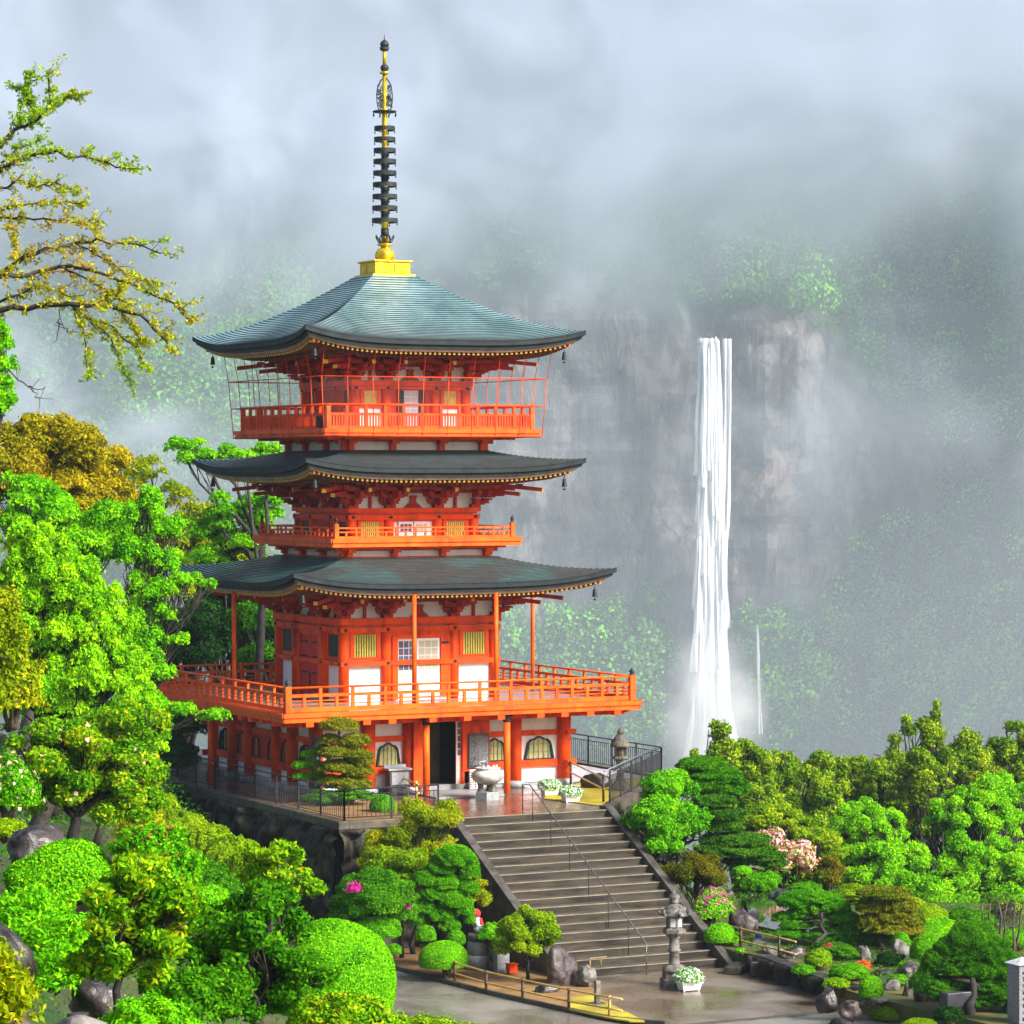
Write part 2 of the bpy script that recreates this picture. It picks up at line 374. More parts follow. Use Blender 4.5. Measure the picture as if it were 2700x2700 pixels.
def tree(name, label, cat, base, clusters, m, leaf, density=1.0, group=None, bark=None, r0=.2, shell=.35, droop=0., up=-1., fl=None, aspect=.55, align=.7, hub=None, twigs=2, cover=2.2, amp=.22, k=4.0, sag=.04, r1=.02, groups=None, gidx=None, sag_out=0.0):
    """trunk from base to hub; a limb to each cluster (c, rad); loose leaf clouds"""
    rng = RNG(); base = np.asarray(base, float)
    cs = [(np.asarray(a, float), np.asarray(b, float) * np.ones(3)) for a, b in clusters]
    cen = np.mean([a for a, _ in cs], 0)
    hub = np.asarray(hub, float) if hub is not None else base * .45 + cen * .55
    root = empty(name, base, label, cat, group)
    mb = MB(); tp = branch(mb, base, hub, r0, r0 * .65, rng, 5, .05, n=9)
    knots = None
    if groups:
        knots = {}
        for gi, gc in enumerate(groups):
            src = tp[int(rng.integers(len(tp) * 2 // 3, len(tp)))]
            L_ = branch(mb, src, gc, r0 * .5, r0 * .14, rng, 5, .05, sag); knots[gi] = L_
    for ci, (a, b) in enumerate(cs):
        if knots is not None:
            L_ = knots[gidx[ci]]; src = L_[int(rng.integers(2, len(L_)))]
            branch(mb, src, a + rng.normal(size=3) * b * .4, r0 * .12, r1, rng, 3, .08, sag, n=5); continue
        src = tp[int(rng.integers(len(tp) // 2, len(tp)))]
        mid = src + (a - src) * .55 + np.array([0, 0, .05]) + rng.normal(size=3) * .06 * np.linalg.norm(a - src)
        branch(mb, src, mid, r0 * .38, r0 * .2, rng, 3, .08, sag)
        for _ in range(1 + twigs):
            branch(mb, mid, a + rng.normal(size=3) * b * .55, r0 * .18, r1, rng, 3, .12, sag, n=5)
    mb.build('trunk', bark or BARK, root)
    Ps, Ns, Ts = [], [], []
    for a, b in cs:
        area = 4 * math.pi * ((b[0] * b[1]) ** 1.6 / 3 + 2 * (b[0] * b[2]) ** 1.6 / 3) ** (1 / 1.6)
        n = max(30, int(area * cover * density / (leaf * leaf * aspect * .5)))
        P, N = blob(a, b, n, rng, shell, up, amp, k)
        if sag_out: P[:, 2] -= sag_out * ((P[:, :2] - a[:2]) ** 2).sum(1) / b[0]
        Ps.append(P); Ns.append(N)
        Ts.append(np.clip(rng.normal(.5 + rng.normal() * .12, .19, len(P)), 0, 1))
    P = np.concatenate(Ps); N = np.concatenate(Ns); T = np.concatenate(Ts)
    quadmesh('crown', leafquads(P, N, leaf, rng, aspect, align, droop), T, m, root)
    if fl:
        FV, ft = flowers(P, N, None, T, rng, fl[1], fl[2], False); quadmesh('blossom', FV, ft, fl[0], root)
    return root
def crown_clusters(c, rad, n, r, rng, flat=.7, fill=.35, lo=-.6):
    """cluster centres spread through an ellipsoid crown, biased outward"""
    d = dirs(n, rng, lo); rr = 1 - np.abs(rng.normal(size=len(d))) * fill
    return [(np.asarray(c) + d[i] * np.asarray(rad) * rr[i] * .85, np.array([r, r, r * flat]) * rng.uniform(.7, 1.25)) for i in range(len(d))]
def pads(name, label, cat, base, plist, m, leaf, group=None, r0=.12, bark=None, cover=3.6, hub=None, aspect=.22, mats2=None):
    """niwaki: flat needle pads (c, rad) carried on visible limbs"""
    rng = RNG(); base = np.asarray(base, float)
    cs = [(np.asarray(a, float), np.asarray(b, float)) for a, b in plist]
    top = max(cs, key=lambda q: q[0][2])[0]
    root = empty(name, base, label, cat, group)
    mb = MB(); tp = branch(mb, base, top - np.array([0, 0, .05]), r0, r0 * .35, rng, 7, .09, n=8)
    for a, b in cs:
        z = [p for p in tp if p[2] < a[2] + .02] or [tp[0]]
        src = z[-1]
        branch(mb, src, a - np.array([0, 0, b[2] * .5]), r0 * .42, r0 * .15, rng, 4, .10, -.05)
        for _ in range(4): branch(mb, a - np.array([0, 0, b[2] * .5]), a + rng.normal(size=3) * b * .45, r0 * .15, .012, rng, 2, .1, n=4)
    mb.build('trunk', bark or BARK, root)
    Ps, Ns, Ts = [], [], []
    for a, b in cs:
        area = math.pi * b[0] * b[1] * 2.6
        n = int(area * cover / (leaf * leaf * aspect * .5) * .8)
        P, N = blob(a, b, n, rng, .16, -.45, .12, 6.); N = norm(N + np.array([0, 0, .5])); Ps.append(P); Ns.append(N)
        Ts.append(np.clip(rng.normal(.5 + rng.normal() * .06, .2, len(P)), 0, 1))
    P = np.concatenate(Ps); N = np.concatenate(Ns); T = np.concatenate(Ts)
    V = leafquads(P, N, leaf, rng, aspect, .25)      # needles stand in every direction but mostly up
    quadmesh('crown', V, T, m, root); return root
def rock(name, label, c, rad, m=None, seed=0, cat='rock', group=None, parent=None, amp=.34, rz=0, sub=4):
    import bmesh
    bm = bmesh.new(); bmesh.ops.create_icosphere(bm, subdivisions=sub, radius=1)
    r_ = np.random.default_rng(seed + 7)
    P = np.array([v.co[:] for v in bm.verts])
    cut = np.ones(len(P))
    for _ in range(17):                              # flatten against random planes: facetted boulder
        q = norm(r_.normal(size=3)); h = r_.uniform(.62, .92); dd = P @ q * cut
        cut = np.where(dd > h, cut * h / np.maximum(dd, 1e-6), cut)
    s = np.zeros(len(P))
    for kk in (3, 6, 12, 26):
        for _ in range(3): s += np.sin(P @ (r_.normal(size=3) * kk) + r_.uniform(0, 6.3)) / kk
    P = P * (cut * (1 + amp * s * .5))[:, None] * np.asarray(rad)
    ca, sa = math.cos(rz), math.sin(rz); P = np.stack([P[:, 0] * ca - P[:, 1] * sa, P[:, 0] * sa + P[:, 1] * ca, P[:, 2]], 1)
    for v, p in zip(bm.verts, P): v.co = p
    for f in bm.faces: f.smooth = True
    me = bpy.data.meshes.new(name); bm.to_mesh(me); bm.free(); me.materials.append(m or ROCK)
    o = bpy.data.objects.new(name, me); COL.objects.link(o); o.location = tuple(float(q) for q in c)
    if parent: o.parent = parent
    else: tag(o, label, cat, group)
    return o
PXM = lambda D: D / (CF * 2700)           # metres per photograph pixel at distance D
# ================================================================== the setting: ground, valley, mountain
ZT, ZP = -0.45, -4.40                     # terrace and plaza levels
def sstep(a, b, x): x = np.clip((x - a) / (b - a), 0, 1); return x * x * (3 - 2 * x)
def ground_z(x, y):
    s, t = st(x, y)
    z = np.maximum(8.4 - .178 * s, -4.55)
    left = sstep(4.5, 13, -t) * 4.6 * sstep(58, 80, s) * (1 - .5 * sstep(125, 200, s)) * np.where(x > -7.6, 0, 1)
    z = z + left
    far = 114 + 30 * sstep(4, 16, -t) - 11 * sstep(5.5, 9, t)
    z = np.where(s > far, z - (s - far) * .42, z)
    z = np.maximum(z, -86)
    return z
def make_ground():
    ss = np.concatenate([np.arange(-60, 150, 1.6), np.geomspace(150, 1900, 50)])
    tt = np.concatenate([-np.geomspace(60, 900, 16)[::-1], np.arange(-58, 60, 1.6), np.geomspace(60, 900, 16)])
    S, T = np.meshgrid(ss, tt, indexing='ij'); X, Y = xy(S, T); Z = ground_z(X, Y)
    Z += .12 * np.sin(X * .9 + 1) * np.sin(Y * .7) * ((X < -9) | (S > 112))
    V = np.stack([X, Y, Z], -1).reshape(-1, 3); n1, n2 = S.shape
    F = [(i * n2 + j, (i + 1) * n2 + j, (i + 1) * n2 + j + 1, i * n2 + j + 1) for i in range(n1 - 1) for j in range(n2 - 1)]
    me = bpy.data.meshes.new('ground'); me.from_pydata(V.tolist(), [], F); me.materials.append(GRND)
    o = bpy.data.objects.new('ground', me); COL.objects.link(o); tag(o, kind='structure')
    me.update()
    n = np.array([p.normal[2] for p in me.polygons[:3]])
    if n[0] < 0: me.flip_normals()
GRND = mat('dark_leafy_ground', (.015, .045, .004), (.06, .06, .018), .8, .9, bump=.8, bscale=6)
make_ground()

# ---- the mountain: a steep forested wall 0.8-1.1 km away with a bare cliff round the falls
def hnoise(a, b, seed, sc):
    r_ = np.random.default_rng(seed); s = np.zeros(np.shape(a))
    for kx in (1, 2, 4, 8):
        for _ in range(3):
            wv = r_.normal(size=2) * kx / sc; s = s + np.sin(a * wv[0] + b * wv[1] + r_.uniform(0, 6.3)) / kx
    return s / 3
def cliffness(t, z):
    e = hnoise(t, z, 5, 28)
    wl = sstep(-55, -15, t + 14 * e) ; rt = 118 - np.clip(-(z + 10), 0, 80) * .45 - np.clip(z - 20, 0, 60) * .3
    wr = 1 - sstep(rt - 18, rt + 12, t + 18 * e)
    top = 1 - sstep(50, 66, z + 9 * e - .10 * np.abs(t - 63))
    low = np.maximum(sstep(-44, -22, z + 8 * e), 1 - sstep(9, 17, np.abs(t - 62 + 5 * e)))
    return wl * wr * top * low
def mount_s(t, z):
    cl = cliffness(t, z)
    e = hnoise(t, z, 9, 45); e2 = hnoise(t, z, 3, 14)
    left = 830 + 1.15 * (z + 80) + 16 * e + sstep(-160, 20, t) * 150
    right = 1000 - np.clip(t - 100, 0, 90) * 1.9 + .85 * (z + 80) * .9 + 18 * e
    mid = 1000 + .10 * np.minimum(z + 80, 140) + np.maximum(z - 60, 0) * 1.1 + 6 * e + np.clip(np.abs(t - 63) - 4, 0, 14) * -.35
    bl = sstep(-70, 0, t); br = sstep(85, 140, t)
    base = left * (1 - bl) + mid * bl; base = base * (1 - br) + np.minimum(right, base + 40) * br
    notch = 9 * np.exp(-((t - 63) / 7.5) ** 2) * sstep(40, 58, z)
    return base * (1 - cl) + (mid + 4.5 * e2) * cl + notch
def make_mountain():
    tt = np.arange(-330, 360, 2.6); zz = np.arange(-95, 330, 2.6)
    T, Z = np.meshgrid(tt, zz, indexing='ij'); S = mount_s(T, Z)
    cl = cliffness(T, Z)
    # ledges and cracks of the rock
    S = S + cl * (.7 * np.tanh(3 * np.sin(Z * .30 + hnoise(T, Z, 21, 22) * 5)) + 1.0 * np.tanh(2 * hnoise(T, Z * .6, 31, 9)) + 2.5 * hnoise(T, Z * .5, 33, 18))
    X, Y = xy(S, T); V = np.stack([X, Y, Z], -1).reshape(-1, 3); n1, n2 = T.shape
    F = [(i * n2 + j, (i + 1) * n2 + j, (i + 1) * n2 + j + 1, i * n2 + j + 1) for i in range(n1 - 1) for j in range(n2 - 1)]
    me = bpy.data.meshes.new('mountain'); me.from_pydata(V.tolist(), [], F)
    a = me.attributes.new('cliff', 'FLOAT', 'POINT'); a.data.foreach_set('value', cl.reshape(-1).astype(np.float32))
    m, t, n, b = nodes('mountain_slope')
    at_ = n.new('ShaderNodeAttribute'); at_.attribute_name = 'cliff'
    f = noise(t, .045, 10, .7, .3, map_scale=(1, 1, .6)); f2 = noise(t, .16, 9, .7, .6, map_scale=(1, 1, .35))
    rockc = ramp(t, f, [(.36, (.03, .034, .038)), (.5, (.10, .10, .10)), (.60, (.20, .18, .165)), (.69, (.36, .27, .22))])
    crack = ramp(t, f2, [(.40, (.15, .15, .17)), (.50, (.9, .9, .9)), (.62, (1.35, 1.3, 1.25))])
    mx = n.new('ShaderNodeMix'); mx.data_type = 'RGBA'; mx.blend_type = 'MULTIPLY'; mx.inputs['Factor'].default_value = .9
    vo = n.new('ShaderNodeTexVoronoi'); vo.feature = 'DISTANCE_TO_EDGE'; vo.inputs['Scale'].default_value = .075
    tcv = n.new('ShaderNodeTexCoord'); mpv = n.new('ShaderNodeMapping'); mpv.inputs['Scale'].default_value = (1, 1, .7); nv = n.new('ShaderNodeTexNoise'); nv.inputs['Scale'].default_value = .07; nv.inputs['Detail'].default_value = 6
    t.links.new(tcv.outputs['Object'], nv.inputs['Vector']); av = n.new('ShaderNodeVectorMath'); av.operation = 'MULTIPLY_ADD'; av.inputs[1].default_value = (26, 26, 26)
    t.links.new(nv.outputs['Color'], av.inputs[0]); t.links.new(tcv.outputs['Object'], av.inputs[2]); t.links.new(av.outputs[0], mpv.inputs[0]); t.links.new(mpv.outputs[0], vo.inputs['Vector'])
    m3 = n.new('ShaderNodeMix'); m3.data_type = 'RGBA'; m3.blend_type = 'MULTIPLY'; m3.inputs['Factor'].default_value = .8
    t.links.new(crack, m3.inputs['A']); t.links.new(ramp(t, vo.outputs['Distance'], [(.0, (.12, .12, .14)), (.09, (1, 1, 1))]), m3.inputs['B'])
    t.links.new(rockc, mx.inputs['A']); t.links.new(m3.outputs['Result'], mx.inputs['B'])
    soil = ramp(t, f, [(.35, (.012, .035, .01)), (.65, (.04, .09, .02))])  # forest floor, with the shade between crowns put into its dark colour
    m2 = n.new('ShaderNodeMix'); m2.data_type = 'RGBA'; t.links.new(at_.outputs['Fac'], m2.inputs['Factor'])
    t.links.new(soil, m2.inputs['A']); t.links.new(mx.outputs['Result'], m2.inputs['B'])
    t.links.new(m2.outputs['Result'], b.inputs['Base Color']); b.inputs['Roughness'].default_value = .7
    bm_ = n.new('ShaderNodeBump'); bm_.inputs['Strength'].default_value = 1; bm_.inputs['Distance'].default_value = 3
    t.links.new(f2, bm_.inputs['Height']); t.links.new(bm_.outputs[0], b.inputs['Normal'])
    me.materials.append(m); me.update()
    o = bpy.data.objects.new('mountain', me); COL.objects.link(o); tag(o, kind='structure')
    # forest
    rng = np.random.default_rng(77)
    n = 11500; t_ = rng.uniform(-215, 240, n); z_ = rng.uniform(-92, 235, n)
    c_ = cliffness(t_, z_); keep = (rng.uniform(size=n) > c_ * 1.0) & ~((np.abs(t_ - 63) < 9) & (z_ < 62)) & ~((c_ > .55) & (rng.uniform(size=n) < .80))
    t_, z_, c_ = t_[keep], z_[keep], c_[keep]; s_ = mount_s(t_, z_)
    r_ = rng.uniform(3.0, 7.2, len(t_)) * np.where(c_ > .4, .55, 1)
    lit = hnoise(t_, z_, 55, 40) * .18 + rng.normal(size=len(t_)) * .20 + .50  # crown tint: random leaf colour plus smooth light and dark painted in
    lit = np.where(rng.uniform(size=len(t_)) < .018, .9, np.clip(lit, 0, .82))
    per = 190
    d = norm(rng.normal(size=(len(t_), per, 3)) + np.array([0, 0, .35]))
    x, y = xy(s_ - r_ * .3, t_); c = np.stack([x, y, z_ + r_ * .5], 1)
    rad = np.stack([r_, r_, r_ * rng.uniform(.8, 1.4, len(r_))], 1)
    P = (c[:, None] + d * rad[:, None] * rng.uniform(.66, 1.08, (len(t_), per, 1))).reshape(-1, 3); N = d.reshape(-1, 3)
    V = leafquads(P, N, np.repeat(r_, per) * .225, rng, .75, 1.1)
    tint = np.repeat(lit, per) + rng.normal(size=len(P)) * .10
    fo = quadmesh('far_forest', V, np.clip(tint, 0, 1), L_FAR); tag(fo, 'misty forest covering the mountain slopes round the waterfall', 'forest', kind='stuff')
make_mountain()

# ---- the waterfall: long falling strands in front of the cliff, spreading at the foot
def make_falls():
    rng = np.random.default_rng(12)
    root = empty('waterfall', (*xy(1000, 63), -80), 'tall white waterfall dropping down the misty cliff to the right of the pagoda', 'waterfall')
    mw, t, n, b = nodes('falling_water')
    f = noise(t, .55, 6, .6, .3, map_scale=(1, 1, .05)); f2 = noise(t, .12, 5, .6, .8, map_scale=(1, 1, .35))
    mm = n.new('ShaderNodeMath'); mm.operation = 'ADD'; t.links.new(f, mm.inputs[0]); t.links.new(f2, mm.inputs[1])
    half = n.new('ShaderNodeMath'); half.operation = 'MULTIPLY'; half.inputs[1].default_value = .5; t.links.new(mm.outputs[0], half.inputs[0])
    t.links.new(ramp(t, half.outputs[0], [(.36, (.72, .76, .83)), (.56, (.91, .93, .96))]), b.inputs['Base Color'])
    b.inputs['Roughness'].default_value = .6; b.inputs['Specular IOR Level'].default_value = .1
    tr = n.new('ShaderNodeBsdfTransparent'); mx = n.new('ShaderNodeMixShader')
    fa = noise(t, .8, 7, .75, .8, map_scale=(1, 1, .09)); ea = n.new('ShaderNodeAttribute'); ea.attribute_name = 'edge'
    e1 = n.new('ShaderNodeMath'); e1.operation = 'MULTIPLY_ADD'; e1.inputs[1].default_value = .55; t.links.new(ea.outputs['Fac'], e1.inputs[0]); t.links.new(fa, e1.inputs[2])
    t.links.new(ramp(t, e1.outputs[0], [(.36, (0, 0, 0)), (.68, (1, 1, 1))]), mx.inputs[0])
    t.links.new(tr.outputs[0], mx.inputs[1]); t.links.new(b.outputs[0], mx.inputs[2]); t.links.new(mx.outputs[0], n['Material Output'].inputs['Surface'])
    def edg(o_, vals):
        at__ = o_.data.attributes.new('edge', 'FLOAT', 'POINT'); at__.data.foreach_set('value', vals)
    def strand(tc, wd, z1, z0, ds, spread=0, drift=0.0):
        L = 46; V = []
        ph = rng.uniform(0, 6.3, 4)
        for i in range(L + 1):
            f_ = i / L; z = z1 + (z0 - z1) * f_
            kq = (z1 - z0) / 132; wob = (.5 * math.sin(f_ * 9 * kq + ph[0]) + .22 * math.sin(f_ * 23 * kq + ph[1])) * (.4 + kq * .6)
            ww = wd * (.75 + .45 * math.sin(f_ * 14 * kq + ph[2]) * math.sin(f_ * 5 + ph[3]) + .5 * f_) * (1 + spread * max(0, f_ - .72) * 2.2)
            tcx = tc + wob * f_ * 1.2 + drift * f_ * f_
            ss = 991 - ds - 3.5 * math.sqrt(f_)
            V.append((tcx - ww / 2, ss + .5, z)); V.append((tcx, ss, z)); V.append((tcx + ww / 2, ss + .5, z))
        P = []
        for tq, sq, zq in V: x_, y_ = xy(sq, tq); P.append((x_, y_, zq))
        return P, [(3 * i + j, 3 * i + j + 1, 3 * i + j + 4, 3 * i + j + 3) for i in range(L) for j in (0, 1)]
    a = MB(); L = 60; V = []; F = []; W_ = 27
    for i in range(L + 1):
        f_ = i / L; z = 51.6 - 132 * f_
        for j in range(W_):
            g = j / (W_ - 1) * 2 - 1; hw_ = 3.5 + 2.4 * f_ + 5.5 * max(0, f_ - .72) ** 1.2
            tq = 61.6 + g * hw_ + .5 * math.sin(f_ * 17 + j) * f_ + .6 * f_; sq = 990.5 - 3.2 * math.sqrt(f_) + .5 * math.sin(j * 2.1 + f_ * 13) + 1.6 * g * g
            x_, y_ = xy(sq, tq); V.append((x_, y_, z))
    F = [(i * W_ + j, i * W_ + j + 1, (i + 1) * W_ + j + 1, (i + 1) * W_ + j) for i in range(L) for j in range(W_ - 1)]
    a.add(V, F, 0, True); edg(a.build('core_sheet', mw, root), [min(1.2, 2.6 * (1 - abs(j / (W_ - 1) * 2 - 1))) * min(1, i / 2.0 + .35 + .35 * math.sin(j * 1.7)) for i in range(L + 1) for j in range(W_)])
    a = MB()
    ev = []
    for k in range(110):
        q = rng.uniform(-1, 1); zt_ = 51 - 85 * rng.uniform() ** 1.1 if k > 24 else 52.2 - rng.uniform(0, 3); f_ = (52 - zt_) / 132; Ln = rng.uniform(35, 75)
        tc = 61.6 + q * (3.0 + 2.2 * f_ + 5.5 * max(0, f_ - .72) ** 1.2) + .6 * f_
        P, F = strand(tc, rng.uniform(.7, 2.2), zt_, zt_ - Ln, rng.uniform(0, 2.5) + 3 * f_, .4, q * 1.0); a.add(P, F)
        for i in range(47):
            w_ = .85 * min(1.0, 2.2 * (46 - i) / 46, (2.2 * i / 46 if k > 24 else 1)); ev += [0, w_, 0]
    o_ = a.build('main_fall', mw, root); edg(o_, ev)
    a = MB()
    for k in range(9):
        tc = 67.3 + rng.uniform(-.8, .8)
        P, F = strand(tc, rng.uniform(.8, 1.5), 51.5, rng.uniform(-60, -10), rng.uniform(0, 2), 0, -2.0); a.add(P, F)
    o_ = a.build('side_fall', mw, root); edg(o_, [q_ for _ in range(len(a.v) // 141) for i in range(47) for q_ in (0, .9 * min(1, 1.5 * (46 - i) / 46), 0)])
    a = MB()
    for k in range(34):
        q = rng.uniform(-1, 1); tc = 62.0 + q * 6
        P, F = strand(tc, rng.uniform(1, 2.6), rng.uniform(-66, -40) - abs(q) * 12, -84, rng.uniform(2, 6), .5, q * 4); a.add(P, F)
    for k in range(3):
        P, F = strand(77 + rng.uniform(-.5, .5), .35, rng.uniform(-42, -36), -72, 0, .3, rng.uniform(-1, 2)); a.add(P, F)
    o_ = a.build('spray_skirt', mw, root); edg(o_, [q_ for _ in range(len(a.v) // 141) for i in range(47) for q_ in (0, min(1, 4 * i / 46), 0)])
make_falls()

# ================================================================== terrace, stairs, plaza
XS0, XS1, YS0 = -3.1, 2.06, -12.3
NST, RUN = 19, .385
RISE = (ZT - ZP) / NST
YS1 = YS0 - NST * RUN
def cobble(name, c1, c2, c3, sc, rough):
    m, t, n, b = nodes(name)
    v = n.new('ShaderNodeTexVoronoi'); v.feature = 'DISTANCE_TO_EDGE'; v.inputs['Scale'].default_value = sc
    tc = n.new('ShaderNodeTexCoord'); t.links.new(tc.outputs['Object'], v.inputs['Vector'])
    v2 = n.new('ShaderNodeTexVoronoi'); v2.inputs['Scale'].default_value = sc; t.links.new(tc.outputs['Object'], v2.inputs['Vector'])
    f = noise(t, 1.2, 5)
    base = ramp(t, f, [(.35, c1), (.65, c2)])
    mx = n.new('ShaderNodeMix'); mx.data_type = 'RGBA'; t.links.new(ramp(t, v.outputs['Distance'], [(.02, (1, 1, 1)), (.06, (0, 0, 0))]), mx.inputs['Factor'])
    t.links.new(base, mx.inputs['A']); mx.inputs['B'].default_value = (*c3, 1)
    t.links.new(mx.outputs['Result'], b.inputs['Base Color'])
    mr = n.new('ShaderNodeMapRange'); mr.inputs['From Min'].default_value = .3; mr.inputs['From Max'].default_value = .7
    mr.inputs['To Min'].default_value = rough; mr.inputs['To Max'].default_value = rough + .22; t.links.new(f, mr.inputs['Value']); t.links.new(mr.outputs[0], b.inputs['Roughness'])
    bm_ = n.new('ShaderNodeBump'); bm_.inputs['Strength'].default_value = .35; bm_.inputs['Distance'].default_value = .02
    t.links.new(v.outputs['Distance'], bm_.inputs['Height']); t.links.new(bm_.outputs[0], b.inputs['Normal']); b.inputs['Specular IOR Level'].default_value = .8
    return m
COBB = cobble('wet_cobble_paving', (.055, .03, .02), (.12, .07, .045), (.22, .16, .11), 7, .10)
def puddled(name, c1, c2, c3):
    m, t, n, b = nodes(name)
    f = noise(t, .42, 6, .6, .5); f2 = noise(t, 40, 3)
    base = ramp(t, f, [(.35, c1), (.5, c2), (.66, c3)])
    mx = n.new('ShaderNodeMix'); mx.data_type = 'RGBA'; mx.blend_type = 'MULTIPLY'; mx.inputs['Factor'].default_value = .6
    t.links.new(base, mx.inputs['A']); t.links.new(ramp(t, f2, [(.35, (.75, .75, .75)), (.65, (1.1, 1.1, 1.1))]), mx.inputs['B'])
    t.links.new(mx.outputs['Result'], b.inputs['Base Color'])
    mr = n.new('ShaderNodeMapRange'); mr.inputs['From Min'].default_value = .38; mr.inputs['From Max'].default_value = .62
    mr.inputs['To Min'].default_value = .16; mr.inputs['To Max'].default_value = .5; t.links.new(f, mr.inputs['Value']); t.links.new(mr.outputs[0], b.inputs['Roughness'])
    b.inputs['Specular IOR Level'].default_value = .6
    return m
PLAZA = puddled('wet_plaza_concrete', (.11, .08, .048), (.15, .115, .08), (.20, .165, .135))
PATHM = puddled('wet_path_asphalt', (.15, .135, .11), (.19, .175, .145), (.24, .22, .19))
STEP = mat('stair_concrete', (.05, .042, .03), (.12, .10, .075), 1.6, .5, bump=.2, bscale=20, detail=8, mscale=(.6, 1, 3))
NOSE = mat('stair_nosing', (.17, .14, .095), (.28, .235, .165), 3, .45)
PALEP = mat('pale_wet_pavement', (.50, .50, .52), (.66, .66, .68), 1, .25)

def sheet(name, pts, z, m, th=.12):
    o = MB().prism([(float(a), float(b)) for a, b in pts], z - th, z).build(name, m); return tag(o, kind='structure')
XT0, XT1 = -6.8, 8.75
terr = [(XT0, -11.72), (XS0 - .3, -11.72), (XS0 - .3, YS0), (XS1 + .3, YS0), (3.05, -10.75), (XT1, -4.1), (8.55, 14.0), (XT0, 14.0)]
o = MB().prism([(a + (.25 if a < 0 else -.25), b + (.25 if b < -10 else 0)) for a, b in terr], -30, ZT - .004).build('terrace_ground', CURB); tag(o, kind='structure')
sheet('terrace_paving', [(XT0 + .3, -11.4), (XS0 - .3, -11.4), (XS0 - .3, YS0 + .1), (XS1 + .1, YS0 + .1), (3.0, -10.4), (3.0, -6.5), (3.0, 4), (XT0 + .3, 14)], ZT + .004, COBB, .006)
sheet('side_pavement', [(3.0, -6.3), (5.3, -3.9), (8.4, -3.6), (8.3, 13.8), (XT0 + .3, 13.8), (3.0, 3.9)], ZT + .008, PALEP, .006)
sheet('lawn', [(2.35, -11.3), (3.0, -10.45), (8.3, -4.0), (5.4, -4.3), (2.9, -6.7), (1.75, -8.6)], ZT + .03, MOSS, .03)
sheet('garden_bed', [(-6.45, -11.35), (-3.6, -11.35), (-2.3, -9.6), (-2.6, -7.0), (-5.6, -5.9), (-6.45, -6.2)], ZT + .02, SOIL, .02)
sheet('entrance_paving', [(-1.35, -7.0), (1.1, -7.0), (1.1, -4.9), (-1.35, -4.9)], ZT + .06, GRAN, .06)

# stone retaining walls
def stone_wall(name, label, p0, p1, z1, z0, out, seed, group=None, batter=.10, sz=.85):
    rng = np.random.default_rng(seed); p0 = np.array(p0, float); p1 = np.array(p1, float); L = np.linalg.norm(p1 - p0); d = (p1 - p0) / L; out = np.array(out, float)
    import bmesh
    na, nz = int(L / .085), int((z1 - z0) / .085)
    A, Zg = np.meshgrid(np.linspace(0, L, na), np.linspace(z0, z1, nz), indexing='ij')
    # irregular stones: nearest-seed cells, each with its own bulge and tilt
    sx = np.arange(-sz, L + sz, sz); sz_ = np.arange(z0 - sz, z1 + sz, sz * .8)
    C = np.array([(a + rng.uniform(-.35, .35) * sz, z + rng.uniform(-.3, .3) * sz) for i, z in enumerate(sz_) for a in sx + (i % 2) * sz * .5])
    til = rng.normal(size=(len(C), 2)) * .22; hgt = rng.uniform(.12, .40, len(C))
    G_ = np.stack([A.ravel(), Zg.ravel()], 1); D = np.sqrt(((G_[:, None] - C[None]) ** 2).sum(2)); idx = np.argsort(D, 1)[:, :2]
    d1 = np.take_along_axis(D, idx, 1); edge = np.clip((d1[:, 1] - d1[:, 0]) / (.32 * sz), 0, 1) ** .5
    i0 = idx[:, 0]; rel = G_ - C[i0]
    off = edge * (hgt[i0] + (rel * til[i0]).sum(1)) + .03 * hnoise(G_[:, 0], G_[:, 1], seed + 3, .25) * edge
    off = off + (z1 - Zg.ravel()) * batter
    X = p0[0] + d[0] * G_[:, 0] + out[0] * off; Y = p0[1] + d[1] * G_[:, 0] + out[1] * off
    V = np.stack([X, Y, G_[:, 1]], 1); nb = na * nz
    V2 = V.copy(); V2[:, 0] = p0[0] + d[0] * G_[:, 0] - out[0] * .3; V2[:, 1] = p0[1] + d[1] * G_[:, 0] - out[1] * .3
    F = [(i * nz + j, (i + 1) * nz + j, (i + 1) * nz + j + 1, i * nz + j + 1) for i in range(na - 1) for j in range(nz - 1)]
    top = [(i * nz + nz - 1, (i + 1) * nz + nz - 1, nb + (i + 1) * nz + nz - 1, nb + i * nz + nz - 1) for i in range(na - 1)]
    me = bpy.data.meshes.new(name); me.from_pydata(np.concatenate([V, V2]).tolist(), [], F + top); me.materials.append(WALLS)
    me.polygons.foreach_set('use_smooth', [True] * len(me.polygons))
    o = bpy.data.objects.new(name, me); COL.objects.link(o); return tag(o, label, 'stone wall', group)
stone_wall('retaining_wall', 'long mossy boulder wall under the left edge of the terrace', (XT0, -11.75), (XT0, 12), ZT - .22, -5.2, (-1, 0), 4)
stone_wall('retaining_wall', 'dark boulder wall facing forward between terrace corner and stairs', (XT0 - .1, -11.72), (XS0 - .2, -11.72), ZT - .22, -4.6, (0, -1), 9)
stone_wall('retaining_wall', 'rough boulder wall below the black fence right of the stairs', (XS1 + .2, -12.0), (XT1 + .1, -4.2), ZT - .22, -5.5, (.74, -.67), 15)
mb = MB()
mb.box(XT0 - .12, XT0 + .22, -11.86, 13.9, ZT - .22, ZT + .03).box(XT0 + .22, XS0 - .22, -11.86, -11.5, ZT - .22, ZT + .028)
tag(mb.build('terrace_kerb', CURB, bevel=.02), 'wet stone kerb edging the terrace under the left black fence', 'kerb')
